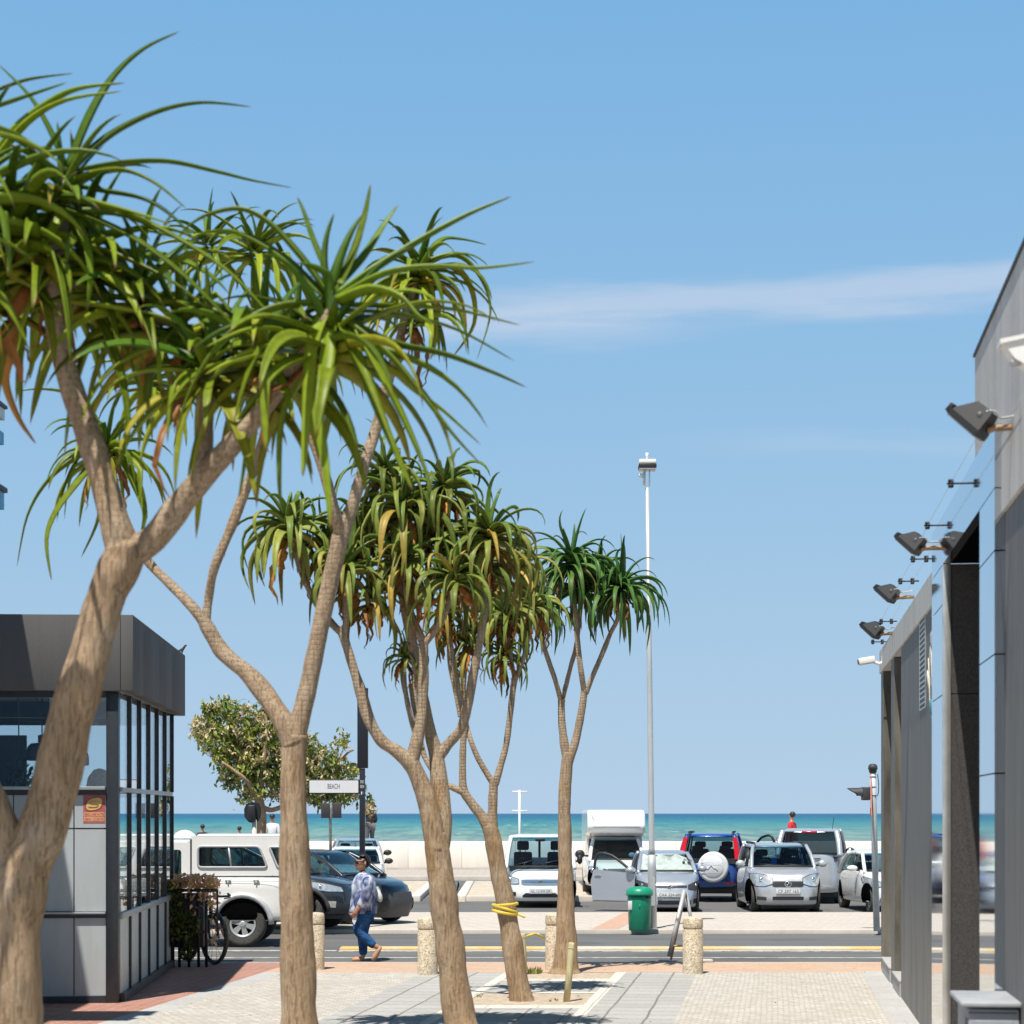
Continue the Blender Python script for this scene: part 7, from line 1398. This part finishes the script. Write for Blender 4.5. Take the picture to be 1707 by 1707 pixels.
jn = [(P(607, 1519), (.15, .14)), (P(607, 1528, .085), .135), (P(605, 1545, .08), .110), (P(603.5, 1558, .08), .092), (P(604.5, 1575, .078), .080), (P(605, 1594, .075), .066), (P(607, 1528, -.085), .135), (P(601, 1540, -.09), .120), (P(596, 1550, -.09), .100), (P(607, 1561, -.09), .092), (P(627, 1578.5, -.09), .062)]
skin_mesh('jeans', jn, [(0, 1), (1, 2), (2, 3), (3, 4), (4, 5), (0, 6), (6, 7), (7, 8), (8, 9), (9, 10)], M['denim'], t)
Mh = Matrix((sd, fd, Vector((0, 0, 1)))).transposed(); mb = MB(); n = 24; m = 12; vs = []
for i_ in range(m + 1):
    for k in range(n):
        a = 2 * PI * k / n; f_ = math.sin(a); end = PI * (.25 if f_ > .2 else .25 + .45 * min(1, (.2 - f_) / .6)); tt = end * i_ / m; wv = 1 + .03 * math.sin(k * 2.3 + i_)
        vs.append(hc + Vector((0, 0, .014)) - fd * .030 + Mh @ Vector((.112 * wv * math.sin(tt) * math.cos(a), (.116 if f_ > 0 else .132) * wv * math.sin(tt) * f_ - .012, .128 * wv * math.cos(tt))))
mb.add(vs, [(i_ * n + k, (i_ + 1) * n + k, (i_ + 1) * n + (k + 1) % n, i_ * n + (k + 1) % n) for i_ in range(m) for k in range(n)], 0, True); mb.ball(hc - fd * .045 + Vector((0, 0, -.005)), (.098, .092, .10), 14); mb.build('hair', M['hair'], t)
mb = MB(); ey = hc + Vector((0, 0, .012))
for d in (-1, 1): mb.bbox(-.033, .033, .0, .012, -.024, .020, .008, M=Matrix.Translation(ey + fd * .098 + sd * d * .036) @ Mh.to_4x4() @ Matrix.Rotation(R(-18 * d), 4, 'Z'))
for d in (-1, 1): mb.tube([ey + fd * .09 + sd * d * .068 + Vector((0, 0, .012)), ey + sd * d * .112 + fd * .0 + Vector((0, 0, .015))], .008, 5)
mb.tube([ey + fd * .114 - sd * .008 + Vector((0, 0, .008)), ey + fd * .114 + sd * .008 + Vector((0, 0, .008))], .006, 5); mb.build('sunglasses', M['black'], t)
mb = MB(); mb.tube([hc + fd * .096 - sd * .03 - Vector((0, 0, .078)), hc + fd * .108 - Vector((0, 0, .076)), hc + fd * .096 + sd * .03 - Vector((0, 0, .078))], [.005, .011, .005], 6); mb.build('lips', plain('lips', (.36, .10, .09), .5), t)
for d in (-1, 1):
    mb = MB(); mb.ball(hc + sd * d * .112 - Vector((0, 0, .012)) - fd * .01, (.016, .026, .038), 8); mb.build('ear', M['skin'], t)
M['tan'] = plain('tan shoe leather', (0.50, 0.27, 0.16), .6)
for a, b, y in ((P(606, 1599), P(586, 1600.5), .075), (P(635, 1577), P(622, 1601), -.095)):
    mb = MB(); d = (b - a); nrm = Vector((-d.z, 0, d.x)).normalized(); up_ = nrm if nrm.z > 0 or abs(nrm.x) > .5 else -nrm
    mb.tube([a + Vector((0, y, 0)), a + d * .3 + Vector((0, y, 0)), a + d * .65 + Vector((0, y, 0)), a + d * .92 + Vector((0, y, 0)), b + Vector((0, y, 0))], [.030, .040, .044, .034, .012], 10); mb.build('shoe', M['tan'], t)
o = MB(); o.ball((0, 0, 0), (.055, .05, .105), 12, M=Matrix.Rotation(R(-18), 3, 'Y')); tag(o.build('shoulder_bag', plain('white cloth bag', (.66, .64, .60), .8), None, loc=g + P(630.5, 1494, .12)), 'small white cloth bag hanging behind the walking woman', 'bag')
o = MB(); o.prism([(-.02, 0, 0), (.03, 0, .015), (.035, .01, -.08), (.0, .012, -.16), (-.03, .0, -.1)], (0, .02, 0)); tag(o.build('tissue', plain('white tissue', (.75, .75, .76), .8), None, loc=g + P(592.5, 1523.5, -.25)), 'crumpled white tissue held in the walking woman\'s hand', 'tissue')
def simple_person(label, base, h, top, trousers, sit=False, face=0.0, hairc=None, arm_up=False, seat=None):
    t = thing('person', label, 'person', base, face); k = h / 1.75; V = lambda x, y, z: Vector((x, y, z)) * k
    if sit: b0 = V(0, 0, .10); hip, knee, ank, toe = .10, (.14, .45, .12), (.14, .50, -.32), (.14, .64, -.36)
    else: b0 = V(0, 0, .95)
    zb = b0.z / k; zc = zb + .45; zh = zb + .74
    nd = [(b0, .14 * k), (V(0, 0, zb + .2), .13 * k), (V(0, 0, zc - .03), (.17 * k, .13 * k)), (V(0, 0, zc + .12), .06 * k), (V(0, .0, zh - .07), .07 * k), (V(0, 0, zh), .095 * k), (V(0, 0, zh + .07), .07 * k), (V(0, .1, zh - .02), .014 * k)]
    e_ = [(0, 1), (1, 2), (2, 3), (3, 4), (4, 5), (5, 6), (5, 7)]; armn = []
    for d in (-1, 1):
        a = [V(d * .19, 0, zc + .03), V(d * .25, -.03, zc - .26), V(d * .22, .12, zc - .48)] if not (arm_up and d < 0) else [V(d * .19, 0, zc + .03), V(d * .24, .14, zc - .2), V(d * .10, .16, zh - .1)]
        n0 = len(nd); nd += [(a[0], .065 * k), (a[1], .048 * k), (a[2], .034 * k), (a[2] + (a[2] - a[1]).normalized() * .09 * k, .03 * k)]; e_ += [(2, n0), (n0, n0 + 1), (n0 + 1, n0 + 2), (n0 + 2, n0 + 3)]; armn.append(a)
    leg = []
    for d in (-1, 1):
        l = [V(d * .1, .02, zb - .02), V(d * knee[0], knee[1], knee[2]), V(d * ank[0], ank[1], ank[2]), V(d * toe[0], toe[1], toe[2])] if sit else [V(d * .1, 0, .9), V(d * .11, .03, .5), V(d * .12, 0, .08), V(d * .13, .15, .03)]
        n0 = len(nd); nd += [(l[0], .1 * k), (l[1], .065 * k), (l[2], .042 * k), (l[3], .03 * k)]; e_ += [(0, n0), (n0, n0 + 1), (n0 + 1, n0 + 2), (n0 + 2, n0 + 3)]; leg.append(l)
    skin_mesh('body', nd, e_, M['skin'], t, 1)
    cn = [(b0 + V(0, 0, -.02), (.19 * k, .155 * k)), (V(0, 0, zb + .2), (.18 * k, .15 * k)), (V(0, 0, zc), (.19 * k, .15 * k)), (V(0, 0, zc + .1), .08 * k)]; ce = [(0, 1), (1, 2), (2, 3)]
    for a in armn:
        n0 = len(cn); cn += [(a[0], .085 * k), (a[1], .068 * k), (a[1] + (a[2] - a[1]) * .9, .05 * k)]; ce += [(2, n0), (n0, n0 + 1), (n0 + 1, n0 + 2)]
    skin_mesh('shirt', cn, ce, top, t, 1)
    tn = [(b0 + V(0, 0, -.03), (.17 * k, .145 * k))]; te = []
    for l in leg:
        n0 = len(tn); tn += [(l[0], .115 * k), (l[1], .082 * k), (l[2], .06 * k)]; te += [(0, n0), (n0, n0 + 1), (n0 + 1, n0 + 2)]
    skin_mesh('trousers', tn, te, trousers, t, 1)
    mb = MB(); mb.ball(V(0, -.025, zh + .035), (.105 * k, .105 * k, .10 * k), 12); mb.build('hair', hairc or M['hair'], t)
    return t
M['red_cloth'] = plain('red jersey', (.55, .02, .02), .8); M['white_cloth'] = plain('pale grey shirt', (.62, .63, .66), .9); M['dark_cloth'] = plain('dark jacket', (.03, .022, .032), .8); M['grey_cloth'] = plain('grey trousers', (.12, .12, .13), .9)
wz = ztop
def onwall(px): return Vector(((px - CX) / F * (YW + .2), YW + .2, wz))
simple_person('person in a red jersey sitting on the sea wall behind the silver van', onwall(1320), 2.15, M['red_cloth'], M['grey_cloth'], sit=True, face=R(60))
simple_person('person in a pale shirt sitting on the sea wall under the blossom tree, back turned', onwall(454), 2.0, M['white_cloth'], M['grey_cloth'], sit=True, face=0)
simple_person('person in a dark jacket standing on the sea wall beside the black sign post', Vector(((616 - CX) / F * (YW + .8), YW + 1.0, .72)), 1.95, M['dark_cloth'], M['grey_cloth'], face=R(35), arm_up=True, hairc=plain('fair hair', (.42, .32, .18), .6))
for px_, lab, hh in ((337.5, 'dark haired person beyond the sea wall, just above the middle of the pickup roof', 1.74), (399, 'dark haired person beyond the sea wall, just left of the black backing board', 1.66)):
    simple_person(lab, Vector(((px_ - CX) / F * (YW + 5.0), YW + 5.0, -.02)), hh, M['dark_cloth'], M['grey_cloth'], face=R(20))
bp = Vector(((308 - CX) / F * (YW + 5.5), YW + 5.5, .2)); t = thing('beach_umbrella', 'white domed beach umbrella just showing above the pickup roof at the left', 'umbrella', bp)
mb = MB(); rr = 21 / F * bp.y; mb.lathe([(rr, 0), (rr * .97, .05), (rr * .75, .2), (rr * .4, .31), (0, .35), (0, .33), (rr * .4, .29), (rr * .74, .18), (rr * .95, .0)], (0, 0, H - (1397 - HY) / F * bp.y - .2), 18); mb.build('canopy', M['white'], t); mb = MB(); mb.tube([(0, 0, 0), (0, 0, H - (1390 - HY) / F * bp.y - .2)], .02, 6); mb.build('pole', M['galv'], t)
